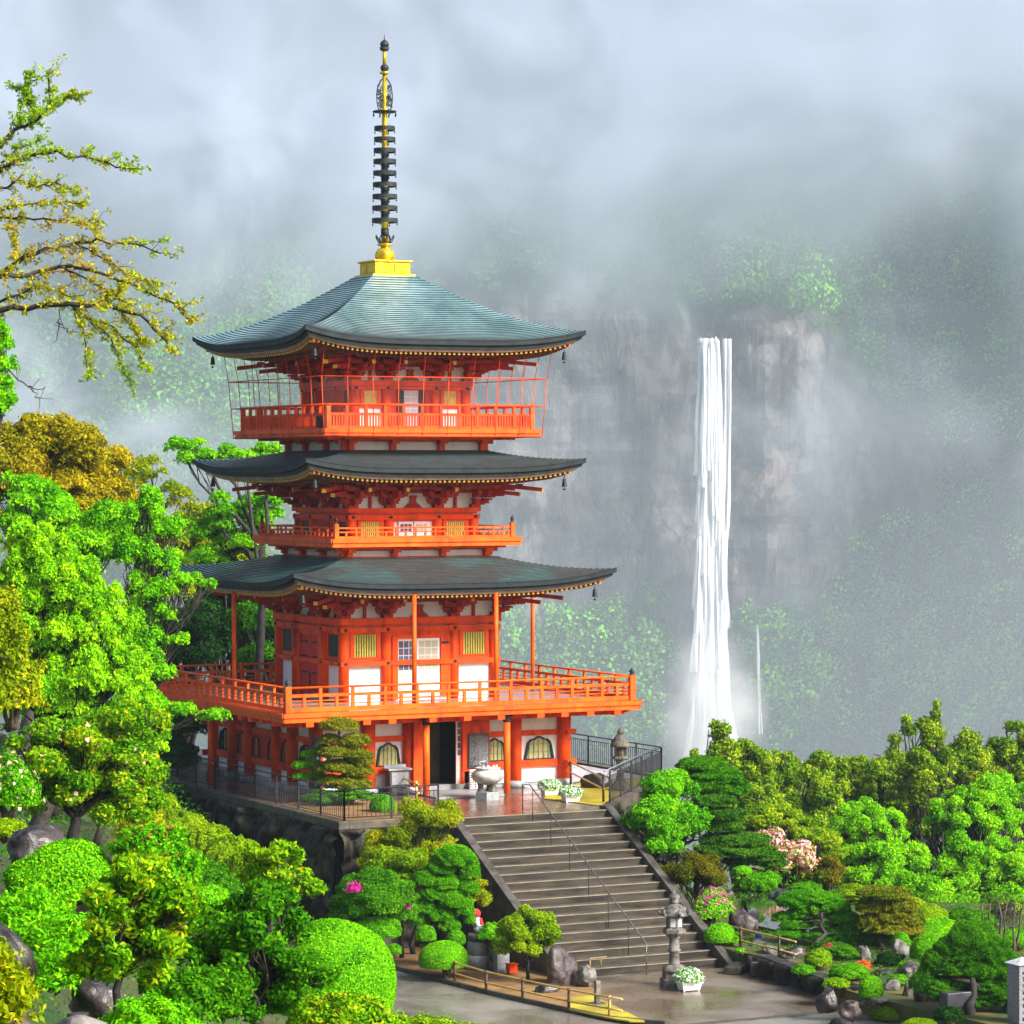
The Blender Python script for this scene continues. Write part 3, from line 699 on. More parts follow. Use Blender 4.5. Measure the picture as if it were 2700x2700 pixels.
def diag(mb, p, q, wd, z0, z1, mi=0):
    p = np.array(p[:2], float); q = np.array(q[:2], float); d = (q - p) / np.linalg.norm(q - p); nn = np.array([-d[1], d[0]]) * wd / 2
    return mb.prism([tuple(p - nn), tuple(q - nn), tuple(q + nn), tuple(p + nn)], z0, z1, mi)
mb = MB(); diag(mb, (XS1 + .35, -11.75), (XT1, -4.1), .32, ZT - .25, ZT + .05); diag(mb, (XT1, -4.0), (8.55, 13.9), .3, ZT - .25, ZT + .05)
tag(mb.build('terrace_kerb', CURB), 'stone kerb edging the terrace under the right black fence', 'kerb')

# stairs
st_root = empty('stone_staircase', (-.52, YS1, ZP), 'wide wet concrete staircase rising from the plaza to the pagoda terrace', 'staircase')
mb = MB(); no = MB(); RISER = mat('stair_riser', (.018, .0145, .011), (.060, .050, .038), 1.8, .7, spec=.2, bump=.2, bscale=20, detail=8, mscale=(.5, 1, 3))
for i in range(NST):
    z1 = ZT - i * RISE; y0 = YS0 - i * RUN
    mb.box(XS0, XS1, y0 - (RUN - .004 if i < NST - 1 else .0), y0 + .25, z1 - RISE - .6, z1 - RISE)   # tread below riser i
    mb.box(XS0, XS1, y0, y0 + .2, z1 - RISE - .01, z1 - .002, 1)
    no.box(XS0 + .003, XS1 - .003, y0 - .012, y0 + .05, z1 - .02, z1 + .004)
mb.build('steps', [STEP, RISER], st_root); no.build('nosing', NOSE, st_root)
for x0, x1 in ((XS0 - .28, XS0), (XS1, XS1 + .28)):
    mb = MB(); pr = [(YS0 + .5, ZT + .10), (YS0 + .1, ZT + .10), (YS1 - .15, ZP + .16), (YS1 - .15, ZP - .3), (YS0 + .5, ZP - .3)]
    v = [(x, a, b) for x in (x0, x1) for a, b in pr]; n = len(pr)
    mb.add(v, [tuple(range(n)), tuple(reversed(range(n, 2 * n)))] + [(i, i + n, (i + 1) % n + n, (i + 1) % n) for i in range(n)])
    mb.build('side_parapet', SEPIA, st_root, bevel=.015)
# plaza and path
path_edge = [(-6.5, -13.5), (-6.58, -15.6), (-6.35, -18), (-6.1, -20.4), (-5.83, -22.1), (-5.46, -24.1), (-5.15, -25.7), (-4.4, -27.0), (-3.3, -27.9)]
sheet('plaza_paving', [(-5.0, -25.4), (-4.3, -27.1), (1.6, -27.35), (1.75, -25.6), (2.3, -21.3), (2.1, YS1), (XS0, YS1), (-3.2, -21.0), (-3.9, -23.4)], ZP, PLAZA)
sheet('garden_soil', [(-6.55, -12.0), (-6.6, -15.6), (-6.4, -18), (-6.15, -20.4), (-5.88, -22.1), (-5.5, -24.1), (-5.1, -25.6), (-3.9, -23.5), (-3.15, -21.0), (-3.05, -12.0)], ZP + .06, SOIL, .1)
sheet('road', [(-6.62, -12.0), (-6.66, -15.6), (-6.45, -18), (-6.2, -20.4), (-5.93, -22.1), (-5.55, -24.1), (-5.2, -25.9), (-4.3, -27.3), (1.7, -27.55), (3, -40), (-24, -60), (-26, -30), (-12, -14)], ZP - .03, PATHM)
mb = MB()
for a, b in zip([(-6.62, -13), (-6.62, -15.6), (-6.42, -18), (-6.17, -20.4), (-5.9, -22.1), (-5.52, -24.1), (-5.15, -25.8)], [(-6.62, -15.6), (-6.42, -18), (-6.17, -20.4), (-5.9, -22.1), (-5.52, -24.1), (-5.15, -25.8), (-4.2, -27.2)]): diag(mb, a, b, .12, ZP - .1, ZP + .09)
tag(mb.build('road_kerb', SEPIA), 'low dark kerb curving between the path and the brown garden bed', 'kerb')
o = MB().box(-4.2, 1.7, -27.56, -27.34, ZP - .08, ZP + .004).build('drain_strip', SEPIA); tag(o, kind='structure')
# ================================================================== the pagoda
PG = empty('pagoda', (0, 0, -.25), 'three storey vermilion pagoda with blue green copper roofs and a tall gilded spire', 'pagoda')
P_ = lambda *a, **k: a[0].build(*a[1:], **k)
GH = 4.57
# --- ground floor
for k in range(4):
    for a in (-4.57, -2.7, -1.24, 1.24, 2.7):
        x, y = fxy(k, a, GH); r_ = .24 if abs(a) > 2 else .2
        co = MB().lathe([(r_, -.22), (r_, 2.12)], (x, y, 0), 20).build('column', VERM, PG)
        MB().lathe([(.34, -.44), (.34, -.3), (.28, -.22)], (x, y, 0), 16).build('base_stone', GRAN, co)
fb = None
MB().box(-4.5, 4.5, -4.45, 4.5, -.44, -.26).build('foundation', GRAN, PG)
wl = MB()
bays = [(-4.57, -2.7), (-2.7, -1.24), (1.24, 2.7), (2.7, 4.57)]
for k in range(4):
    for a0, a1 in bays: wl.fbox(k, a0, a1, 4.40, 4.50, -.30, 2.15)
    if k: wl.fbox(k, -1.24, 1.24, 4.3, 4.42, -.3, 2.15)
wl.fbox(0, -1.24, 1.24, 4.40, 4.5, 1.98, 2.15)
wl.build('ground_floor_wall', WHITE, PG)
be = MB()
for k in range(4):
    for a0, a1 in bays + ([] if k == 0 else [(-1.24, 1.24)]):
        be.fbox(k, a0, a1, 4.47, 4.60, .20, .44).fbox(k, a0, a1, 4.475, 4.60, 1.27, 1.45)
    for s_ in (-1, 1):
        for z0, z1 in ((.22, .42), (1.29, 1.43)): be.fbox(k, s_ * 4.6, s_ * 5.02, 4.49, 4.64, z0, z1)
    be.fbox(k, -4.6, 4.6, 4.38, 4.72, 1.86, 2.16)
be.build('tie_beam', VERM, PG)
# left wall is mostly red boarding
for k in (1, 2):
    MB().fbox(k, -2.7, 2.7, 4.505, 4.54, .46, 1.26).fbox(k, -2.7, -1.3, 4.505, 4.54, 1.46, 1.85).build('red_panel', VDARK, PG)
def bell(w_, h, n=9):
    """cusped window outline, (along, z) about its bottom middle"""
    pts = [(-w_ * .56, 0), (-w_ * .52, h * .25), (-w_ * .47, h * .58), (-w_ * .43, h * .74), (-w_ * .31, h * .87), (-w_ * .22, h * .87), (-w_ * .10, h * .96), (0, h * 1.0)]
    return pts + [(-a, z) for a, z in reversed(pts[:-1])]
def bell_window(k, a, z, w_, h, o=4.50, barm=BARGR):
    ou = [(a + p, z + q) for p, q in bell(w_, h)]; inn = [(a + p * .84, z + .03 + q * .9) for p, q in bell(w_, h)]
    wdw = MB().fprism(k, ou, o, o + .07, 0, inn).build('window', BLACK, PG)
    MB().fprism(k, inn, o - .02, o + .012).build('pane', PAPER if barm is BARGR else DARKIN, wdw)
    b_ = MB()
    for f in (-.36, -.18, 0, .18, .36):
        zz = h * (.97 - 1.1 * abs(f) ** 1.4); b_.fbox(k, a + f * w_ - .022, a + f * w_ + .022, o + .013, o + .045, z + .03, z + zz * .93, 0 if abs(f) > .1 else 1)
    for f in (.32, .66): b_.fbox(k, a - w_ * .42, a + w_ * .42, o + .013, o + .035, z + h * f - .016, z + h * f + .016)
    b_.build('bars', [barm, BARG], wdw)
    return wdw
for k in range(4):
    bm_ = BARGR if k in (0, 3) else GREENW
    for a, w_ in ((-3.64, 1.02), (-1.96, .8), (1.96, .8), (3.64, 1.02)): bell_window(k, a, .45, w_, .79, 4.50, bm_)
    if k: 
        for a in (-.7, .7): bell_window(k, a, .45, .7, .75, 4.5, bm_)
# entrance
en = MB(); en.box(-1.2, -.62, -4.9, -4.5, -.25, 1.95, 0)
en.build('red_door_jamb', VERM, PG)
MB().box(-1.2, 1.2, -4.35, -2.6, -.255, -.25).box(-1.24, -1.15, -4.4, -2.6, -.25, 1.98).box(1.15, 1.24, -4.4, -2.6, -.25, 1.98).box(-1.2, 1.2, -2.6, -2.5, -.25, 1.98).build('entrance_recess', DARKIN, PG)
MB().box(-.05, .5, -3.3, -3.2, -.25, 1.97).build('inner_wall', OLIVE, PG)
d_ = MB().box(.47, .64, -4.66, -4.60, -.24, 1.92).build('sliding_door', PINKD, PG)
mb = MB()
for i in range(5): mb.box(.52, .63, -4.668, -4.655, .72 + i * .23, .91 + i * .23)
mb.build('pane', GLASS, d_)
d_ = MB().box(.66, 1.66, -4.78, -4.70, .18, 1.86).box(.64, .74, -4.74, -4.66, -.24, 1.9).build('open_door_leaf', VERM, PG)
# notice board on the door leaf, lines of small pale writing
nb = MB().box(.84, 1.60, -4.86, -4.80, .30, 1.44).build('notice_board', DGREY)
tag(nb, 'black framed notice board with rows of small writing beside the entrance', 'notice board')
rng = np.random.default_rng(3); mb = MB()
for i in range(13):
    x = 1.54 - i * .052; z = 1.36
    while z > .40:
        h_ = rng.uniform(.022, .036)
        if rng.uniform() > .12: mb.box(x - .017, x + .013, -4.864, -4.859, z - h_, z); 
        z -= h_ + .014
mb.build('writing', mat('pale_lettering', (.30, .30, .32), (.36, .36, .38), 9, .7), nb)
# small vertical name strip on the jamb
sg = MB().box(-.80, -.70, -4.935, -4.905, .42, 1.18).build('name_strip', PLW); tag(sg, 'narrow white strip with black writing on the red post left of the entrance', 'sign')
mb = MB()
for i, ch in enumerate(range(7)):
    z = 1.15 - i * .107
    mb.box(-.79, -.71, -4.94, -4.936, z - .012, z).box(-.755, -.745, -4.94, -4.936, z - .075, z).box(-.785, -.715, -4.94, -4.936, z - .05, z - .04).box(-.78, -.77, -4.94, -4.936, z - .08, z - .04)
mb.build('writing', BLACK, sg)

# --- decks and balconies
def balcony(half, z0, z1, zr, kind, cx=0, cy_=0, name='balcony'):
    c = lambda k, a, o: fxy(k, a, o)
    root = MB()
    root.box(-half, half, -half, half, z0 + .09, z1 - .02)
    for k in range(4):
        root.fbox(k, -half - .05, half + .05, half - .25, half + .10, z0 + (z1 - z0) * .52, z1, 0)
        root.fbox(k, -half - .02, half + .02, half - .2, half + .05, z0, z0 + (z1 - z0) * .48, 0)
    bal = root.build(name, VERM2, PG)
    if name == 'deck':
        MB().box(-half + .15, half - .15, -half + .15, half - .15, z1 - .019, z1 - .008).build('floor_boards', CONC, bal)
    ih = half - .18
    for k in range(4):
        mb = MB()
        if kind == 'deck':
            mb.tube([(*fxy(k, -ih, ih), zr), (*fxy(k, ih, ih), zr)], .035, 8)
            H = zr - z1
            mb.fbox(k, -ih, ih, ih - .03, ih + .03, z1 + .02, z1 + H * .20); mb.fbox(k, -ih, ih, ih - .035, ih + .035, z1 + H * .62, z1 + H * .74)
            for f in (.33, .47): mb.fbox(k, -ih, ih, ih - .012, ih + .012, z1 + H * f - .014, z1 + H * f + .014)
            n = 22
            for i in range(1, n):
                a = -ih + 2 * ih * i / n; mb.fbox(k, a - .05, a + .05, ih - .04, ih + .04, z1 + H * .2, zr - .03 if i % 2 == 0 else z1 + H * .63)
        elif kind == 'low':
            H = zr - z1
            mb.fbox(k, -ih, ih, ih - .025, ih + .025, zr - .05, zr); mb.fbox(k, -ih, ih, ih - .025, ih + .025, z1 + H * .52, z1 + H * .62)
            mb.fbox(k, -ih, ih, ih - .025, ih + .025, z1, z1 + H * .2)
            n = 18
            for i in range(1, n):
                a = -ih + 2 * ih * i / n; mb.fbox(k, a - .03, a + .03, ih - .03, ih + .03, z1, zr - .02 if i % 2 == 0 else z1 + H * .55)
        else:
            H = zr - z1
            mb.tube([(*fxy(k, -ih - .1, ih), zr), (*fxy(k, ih + .1, ih), zr)], .04, 8)
            mb.fbox(k, -ih, ih, ih - .03, ih + .03, z1 + H * .55, z1 + H * .66); mb.fbox(k, -ih, ih, ih - .03, ih + .03, z1, z1 + H * .12)
            n = 11
            for i in range(1, n):
                a = -ih + 2 * ih * i / n; mb.fbox(k, a - .05, a + .05, ih - .045, ih + .045, z1, zr - .03)
            n = 74
            for i in range(1, n):
                a = -ih + 2 * ih * i / n; mb.fbox(k, a - .026, a + .026, ih - .018, ih + .018, z1 + .05, z1 + H * .56)
        mb.build('railing', VERM2 if kind != 'net' else VERM, bal)
        x, y = fxy(k, ih, ih)
        pt = zr + (.05 if kind == 'deck' else .12 if kind == 'low' else -.02); pw = .10 if kind == 'deck' else .07
        mb = MB().box(x - pw, x + pw, y - pw, y + pw, z1 - .02, pt)
        mb.build('corner_post', VERM2, bal)
        if kind != 'net': MB().lathe([(pw * .8, 0), (pw * .8, .03), (pw * .5, .05), (pw * .9, .10), (pw * .9, .14), (pw * .45, .19), (.01, .24)], (x, y, pt), 12).build('post_cap', BRONZE, bal)
    return bal
deck = balcony(6.45, 2.17, 2.47, 3.27, 'deck', name='deck')
# beams and joists below the deck
mb = MB()
for k in range(4):
    mb.fbox(k, -6.2, 6.2, 5.6, 5.85, 1.98, 2.2); 
    for a in (-5.6, -4.57, -3.6, -2.7, -1.24, 0, 1.24, 2.7, 3.6, 4.57, 5.6): mb.fbox(k, a - .13, a + .13, 4.3, 6.52, 2.02, 2.19)
mb.build('deck_joist', VERM, PG)
bal2 = balcony(3.45, 7.68, 7.96, 8.34, 'low')
bal3 = balcony(3.95, 11.34, 11.62, 12.42, 'net')
# --- upper bodies
def body(h, c2, z0, zb, zl0, zl1, rad, winz, beams, door, white_below):
    for k in range(4):
        for a in (-h, -c2, c2):
            x, y = fxy(k, a, h); MB().lathe([(rad, z0), (rad, zb)], (x, y, 0), 18).build('column', VERM, PG)
    wm = MB()
    for k in range(4): wm.fbox(k, -h, h, h - .12, h - .04, z0, zl0)
    wm.build('storey_wall', WHITE, PG)
    bb = MB()
    for k in range(4):
        bb.fbox(k, -h - .17, h + .17, h - .16, h + .20, zl0, zl1)
        bb.fbox(k, -h - .05, h + .05, h - .10, h + .10, zl0 - .06, zl0)
        for z0_, z1_ in beams:
            bb.fbox(k, -h - .16, h + .16, h - .05, h + .17, z0_, z1_)
        for s_ in (-1, 1):
            a0, a1 = sorted((s_ * c2, s_ * h))
            bb.fbox(k, a0 + rad, a1 - rad, h - .05, h + .03, winz[0] - .10, winz[0]); bb.fbox(k, a0 + rad + .10, a1 - rad - .10, h - .05, h + .03, winz[1], winz[1] + .08)
        bb.fbox(k, -c2, c2, h - .05, h + .06, door + .02, beams[-1][0])
    bb.build('tie_beam', VERM, PG)
    nl = MB()
    for k in range(4):
        for z0_, z1_ in beams:
            for a in (-h, -c2, c2, h):
                x, y = fxy(k, a, h + .17); zz = (z0_ + z1_) / 2; x2, y2 = fxy(k, a, h + .20)
                nl.tube([(x, y, zz), (x2, y2, zz)], .055, 10)
    nl.build('nail_cover', BLACK, PG)
    for k in range(4):
        for s_ in (-1, 1):
            a0, a1 = sorted((s_ * c2, s_ * h)); a0 += rad + .08; a1 -= rad + .08
            w0, w1 = a0 + .10, a1 - .10; zz0, zz1 = winz
            wd_ = MB().fprism(k, [(w0 - .13, zz0 - .02), (w1 + .13, zz0 - .02), (w1 + .13, zz1 + .08), (w0 - .13, zz1 + .08)], h - .03, h + .05, 0, [(w0, zz0), (w1, zz0), (w1, zz1), (w0, zz1)]).build('window', VERM, PG)
            MB().fbox(k, w0, w1, h - .04, h - .02, zz0, zz1).build('pane', GREENW, wd_)
            b_ = MB(); n = 9
            for i in range(n):
                a = w0 + (w1 - w0) * (i + .5) / n; b_.fbox(k, a - .027, a + .027, h - .018, h + .022, zz0, zz1)
            b_.build('bars', BARG if k in (0, 3) else GREENW, wd_)
# storey 1
H1 = 2.80
body(H1, 1.25, 2.47, 5.05, 5.07, 5.28, .18, (3.97, 4.73), [(3.68, 3.84), (4.80, 4.98)], 4.60, True)
# doors of storey 1
def door_leaf(k, a0, a1, z0, z1, h, lattice, cm, gm, rows=4, cols=3, split=.42):
    d_ = MB().fbox(k, a0, a1, h - .02, h + .035, z0, z1).build('door', cm, PG)
    mb = MB(); zb = z0 + (z1 - z0) * split; n = cols
    for i in range(cols):
        for j in range(rows):
            aa0 = a0 + .05 + (a1 - a0 - .10) * i / cols; aa1 = a0 + .05 + (a1 - a0 - .10) * (i + 1) / cols
            zz0 = zb + (z1 - .07 - zb) * j / rows; zz1 = zb + (z1 - .07 - zb) * (j + 1) / rows
            mb.fbox(k, aa0 + .014, aa1 - .014, h + .036, h + .042, zz0 + .014, zz1 - .014)
    mb.build('pane', gm, d_)
    return d_
door_leaf(0, -.86, -.18, 2.6, 4.56, H1, 1, PINKD, GLASS, 4, 3, .45)
door_leaf(0, -.14, .70, 2.6, 4.56, H1 + .04, 1, PALED, PAPER, 4, 3, .45)
d_ = MB().fbox(0, .74, 1.42, H1 + .05, H1 + .10, 2.6, 4.62).build('open_door_leaf', VERM, PG)
MB().fbox(0, .76, 1.04, H1 + .10, H1 + .115, 4.36, 4.44).fbox(0, .76, 1.04, H1 + .10, H1 + .115, 2.74, 2.81).build('hinge', BLACK, d_)
MB().fbox(0, -1.06, -.86, H1 - .02, H1 + .12, 2.5, 4.64).fbox(0, -.9, .74, H1 - .02, H1 + .1, 4.56, 4.66).build('door_frame', VERM, PG)
for k in (1, 2, 3):
    d_ = MB().fbox(k, -.8, -.005, H1 - .01, H1 + .04, 2.6, 4.6).fbox(k, .005, .8, H1 - .01, H1 + .04, 2.6, 4.6).build('closed_door', VDARK, PG)
    mb = MB()
    for z in (2.75, 3.3, 3.85, 4.35):
        for s_ in (-1, 1): MB().fbox(k, s_ * .18, s_ * .72, H1 + .041, H1 + .055, z, z + .06).build('hinge', BLACK, d_)
    MB().fbox(k, -.05, .05, H1 + .041, H1 + .06, 2.9, 3.3).build('lock_bar', BLACK, d_)
    MB().fbox(k, -1.06, -.8, H1 - .02, H1 + .1, 2.5, 4.64).fbox(k, .8, 1.06, H1 - .02, H1 + .1, 2.5, 4.64).build('door_frame', VERM, PG)
# storey 2
H2 = 2.28
body(H2, .9, 7.96, 8.72, 8.82, 8.96, .165, (8.0, 8.5), [(8.57, 8.74)], 8.5, False)
for k in range(4):
    door_leaf(k, -.55, -.01, 7.97, 8.5, H2, 1, PALED if k == 0 else VDARK, GLASS if k == 0 else VDARK, 2, 3, .3); door_leaf(k, .01, .55, 7.97, 8.5, H2 + .03, 1, PALED if k == 0 else VDARK, PAPER if k == 0 else VDARK, 2, 3, .3)
H3 = 2.08
body(H3, .90, 11.62, 13.0, 13.09, 13.28, .17, (12.45, 12.95), [(12.98, 13.07)], 12.98, False)
for k in range(4):
    MB().fbox(k, -.85, .85, H3 - .03, H3 + .03, 11.62, 12.98).build('red_panel', VDARK, PG)
    d_ = MB().fbox(k, -.5, .5, H3 + .02, H3 + .05, 11.7, 12.95).build('door', PALED if k == 0 else VDARK, PG)
    if k == 0:
        mb = MB()
        for i in range(2):
            for j in range(6): mb.fbox(k, -.27 + i * .28, -.02 + i * .28, H3 + .051, H3 + .058, 11.75 + j * .2, 11.93 + j * .2)
        mb.build('pane', mat('pale_lilac_glass', (.42, .45, .55), (.5, .53, .62), 3, .2), d_)
        MB().fbox(0, -.52, -.28, H3 + .06, H3 + .09, 11.7, 12.95).fbox(0, .28, .52, H3 + .06, H3 + .09, 11.7, 12.95).build('shutter', BLACK, d_)
# base bands under balconies 2 and 3
for (hb, z0, z1, hs) in ((2.66, 7.24, 7.69, 3.45), (2.55, 10.82, 11.36, 3.95)):
    mb = MB(); wb = MB()
    for k in range(4):
        mb.fbox(k, -hb - .02, hb + .02, hb - .3, hb + .06, z0, z0 + .10).fbox(k, -hb, hb, hb - .3, hb + .03, z1 - .16, z1)
        wb.fbox(k, -hb, hb, hb - .2, hb - .02, z0 + .1, z1 - .16)
        for a in (-hb + .1, -.9, .9, hb - .1):
            mb.fbox(k, a - .14, a + .14, hb - .1, hb + .34, z1 - .22, z1 - .02).fbox(k, a - .10, a + .10, hb - .1, hb + .16, z0 + .1, z1 - .2)
            mb.fbox(k, a - .30, a + .30, hb - .1, hb + .12, z1 - .16, z1 - .03)
        mb.fbox(k, -hs + .45, hs - .45, hb + .25, hb + .5, z1 - .09, z1 + .02)
    mb.build('balcony_support', VERM, PG); wb.build('plaster_band', WHITE, PG)
# --- bracket sets
def brackets(h, c2, z0, z1, reach):
    H = z1 - z0; n = 3
    wm = MB()
    for k in range(4): wm.fbox(k, -h, h, h - .14, h - .05, z0, z1 + .25)
    wm.build('bracket_zone_wall', WHITE, PG)
    bz = MB()
    for k in range(4): bz.fbox(k, -h - .1, h + .1, h - .06, h + .03, z0 + H * .56, z0 + H * .66).fbox(k, -h - reach * .5, h + reach * .5, h + reach * .45, h + reach * .6, z0 + H * .72, z0 + H * .86).fbox(k, -h - reach, h + reach, h + reach - .1, h + reach + .05, z1 - .02, z1 + .12)
    bz.build('bracket_purlin', BRKT, PG)
    for k in range(4):
        for a in (-h, -c2, c2):
            corner = a == -h
            mb = MB()
            mb.fbox(k, a - .17, a + .17, h - .14, h + .2, z0, z0 + H * .14); mb.fbox(k, a - .13, a + .13, h - .10, h + .16, z0 - .04, z0)
            for i in range(n):
                zz = z0 + H * (.16 + i * .27); ww = .34 + .16 * i; oo = h + reach * (i + 1) / (n + .3)
                o_in = h + reach * i / (n + .3)
                for o_ in ((h, o_in) if i else (h,)):
                    mb.fbox(k, a - ww, a + ww, o_ - .06, o_ + .06, zz, zz + H * .10)
                    mb.fbox(k, a - ww * .72, a + ww * .72, o_ - .058, o_ + .058, zz - H * .05, zz)
                    for f in (-.86, 0, .86): mb.fbox(k, a + f * ww - .09, a + f * ww + .09, o_ - .09, o_ + .09, zz + H * .10, zz + H * .20)
                mb.fbox(k, a - .06, a + .06, h, oo + .1, zz + .01, zz + H * .12); mb.fbox(k, a - .055, a + .055, h, oo, zz - H * .06, zz + .01)
                mb.fbox(k, a - .09, a + .09, oo - .08, oo + .1, zz + H * .12, zz + H * .2)
            # sloping tail rafter with its yellow end
            def tail(dx, L, zz, w_=.06):
                p0 = fxy(k, a, h); 
                d0 = np.array(fxy(k, dx, 1.0)); d0 = d0 / np.linalg.norm(d0); q = np.array([-d0[1], d0[0]]) * w_
                e = np.array(p0) + d0 * L; dr = -.10 * L
                v = [(p0[0] - q[0], p0[1] - q[1], zz), (p0[0] + q[0], p0[1] + q[1], zz), (e[0] + q[0], e[1] + q[1], zz + dr), (e[0] - q[0], e[1] - q[1], zz + dr)]
                v += [(x, y, z + .13) for x, y, z in v]
                mb.add(v, [(3, 2, 1, 0), (4, 5, 6, 7), (0, 1, 5, 4), (1, 2, 6, 5), (3, 0, 4, 7)], 0); b0 = len(mb.v) - 8
                e2 = e + d0 * .012; v2 = [(e2[0] + q[0] * 1.02, e2[1] + q[1] * 1.02, zz + dr), (e2[0] - q[0] * 1.02, e2[1] - q[1] * 1.02, zz + dr)]
                v2 = [(e[0] + q[0], e[1] + q[1], zz + dr), (e[0] - q[0], e[1] - q[1], zz + dr)]; v2 += [(x, y, z + .13) for x, y, z in v2]
                mb.add(v2, [(0, 1, 3, 2)], 1)
            tail(0, reach * 1.16, z0 + H * .80)
            if corner:
                for zz, L in ((z0 + H * .62, reach * 1.25), (z0 + H * .88, reach * 1.85)): tail(-1, L, zz, .075)
                for i in range(n):
                    zz = z0 + H * (.16 + i * .27); L = reach * (i + 1) / (n + .3) * 1.35
                    p0 = np.array(fxy(k, a, h)); d0 = np.array(fxy(k, -1, 1)) / math.sqrt(2); e = p0 + d0 * L
                    diag(mb, p0, e, .13, zz, zz + H * .12)
                    diag(mb, e - d0 * .1, e + d0 * .1, .2, zz + H * .12, zz + H * .2)
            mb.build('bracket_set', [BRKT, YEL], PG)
        # struts between the sets
        mb = MB()
        for s_ in (-1, 1):
            a = s_ * (h + c2) / 2; MB().fbox(k, a - .05, a + .05, h - .045, h + .02, z0, z0 + H * .5).fbox(k, a - .1, a + .1, h - .045, h + .05, z0 + H * .44, z0 + H * .56).build('strut', BRKT, PG)
        mb.fprism(k, [(-.34, z0), (-.26, z0 + H * .10), (-.12, z0 + H * .2), (-.1, z0 + H * .36), (.1, z0 + H * .36), (.12, z0 + H * .2), (.26, z0 + H * .10), (.34, z0)], h - .045, h + .03)
        mb.fbox(k, -.12, .12, h - .045, h + .06, z0 + H * .36, z0 + H * .46)
        mb.build('frog_leg_strut', BRKT, PG)
brackets(H1, 1.25, 5.28, 6.18, 1.35)
brackets(H2, .9, 8.96, 9.86, 1.35)
brackets(H3, .9, 13.28, 14.12, 1.4)
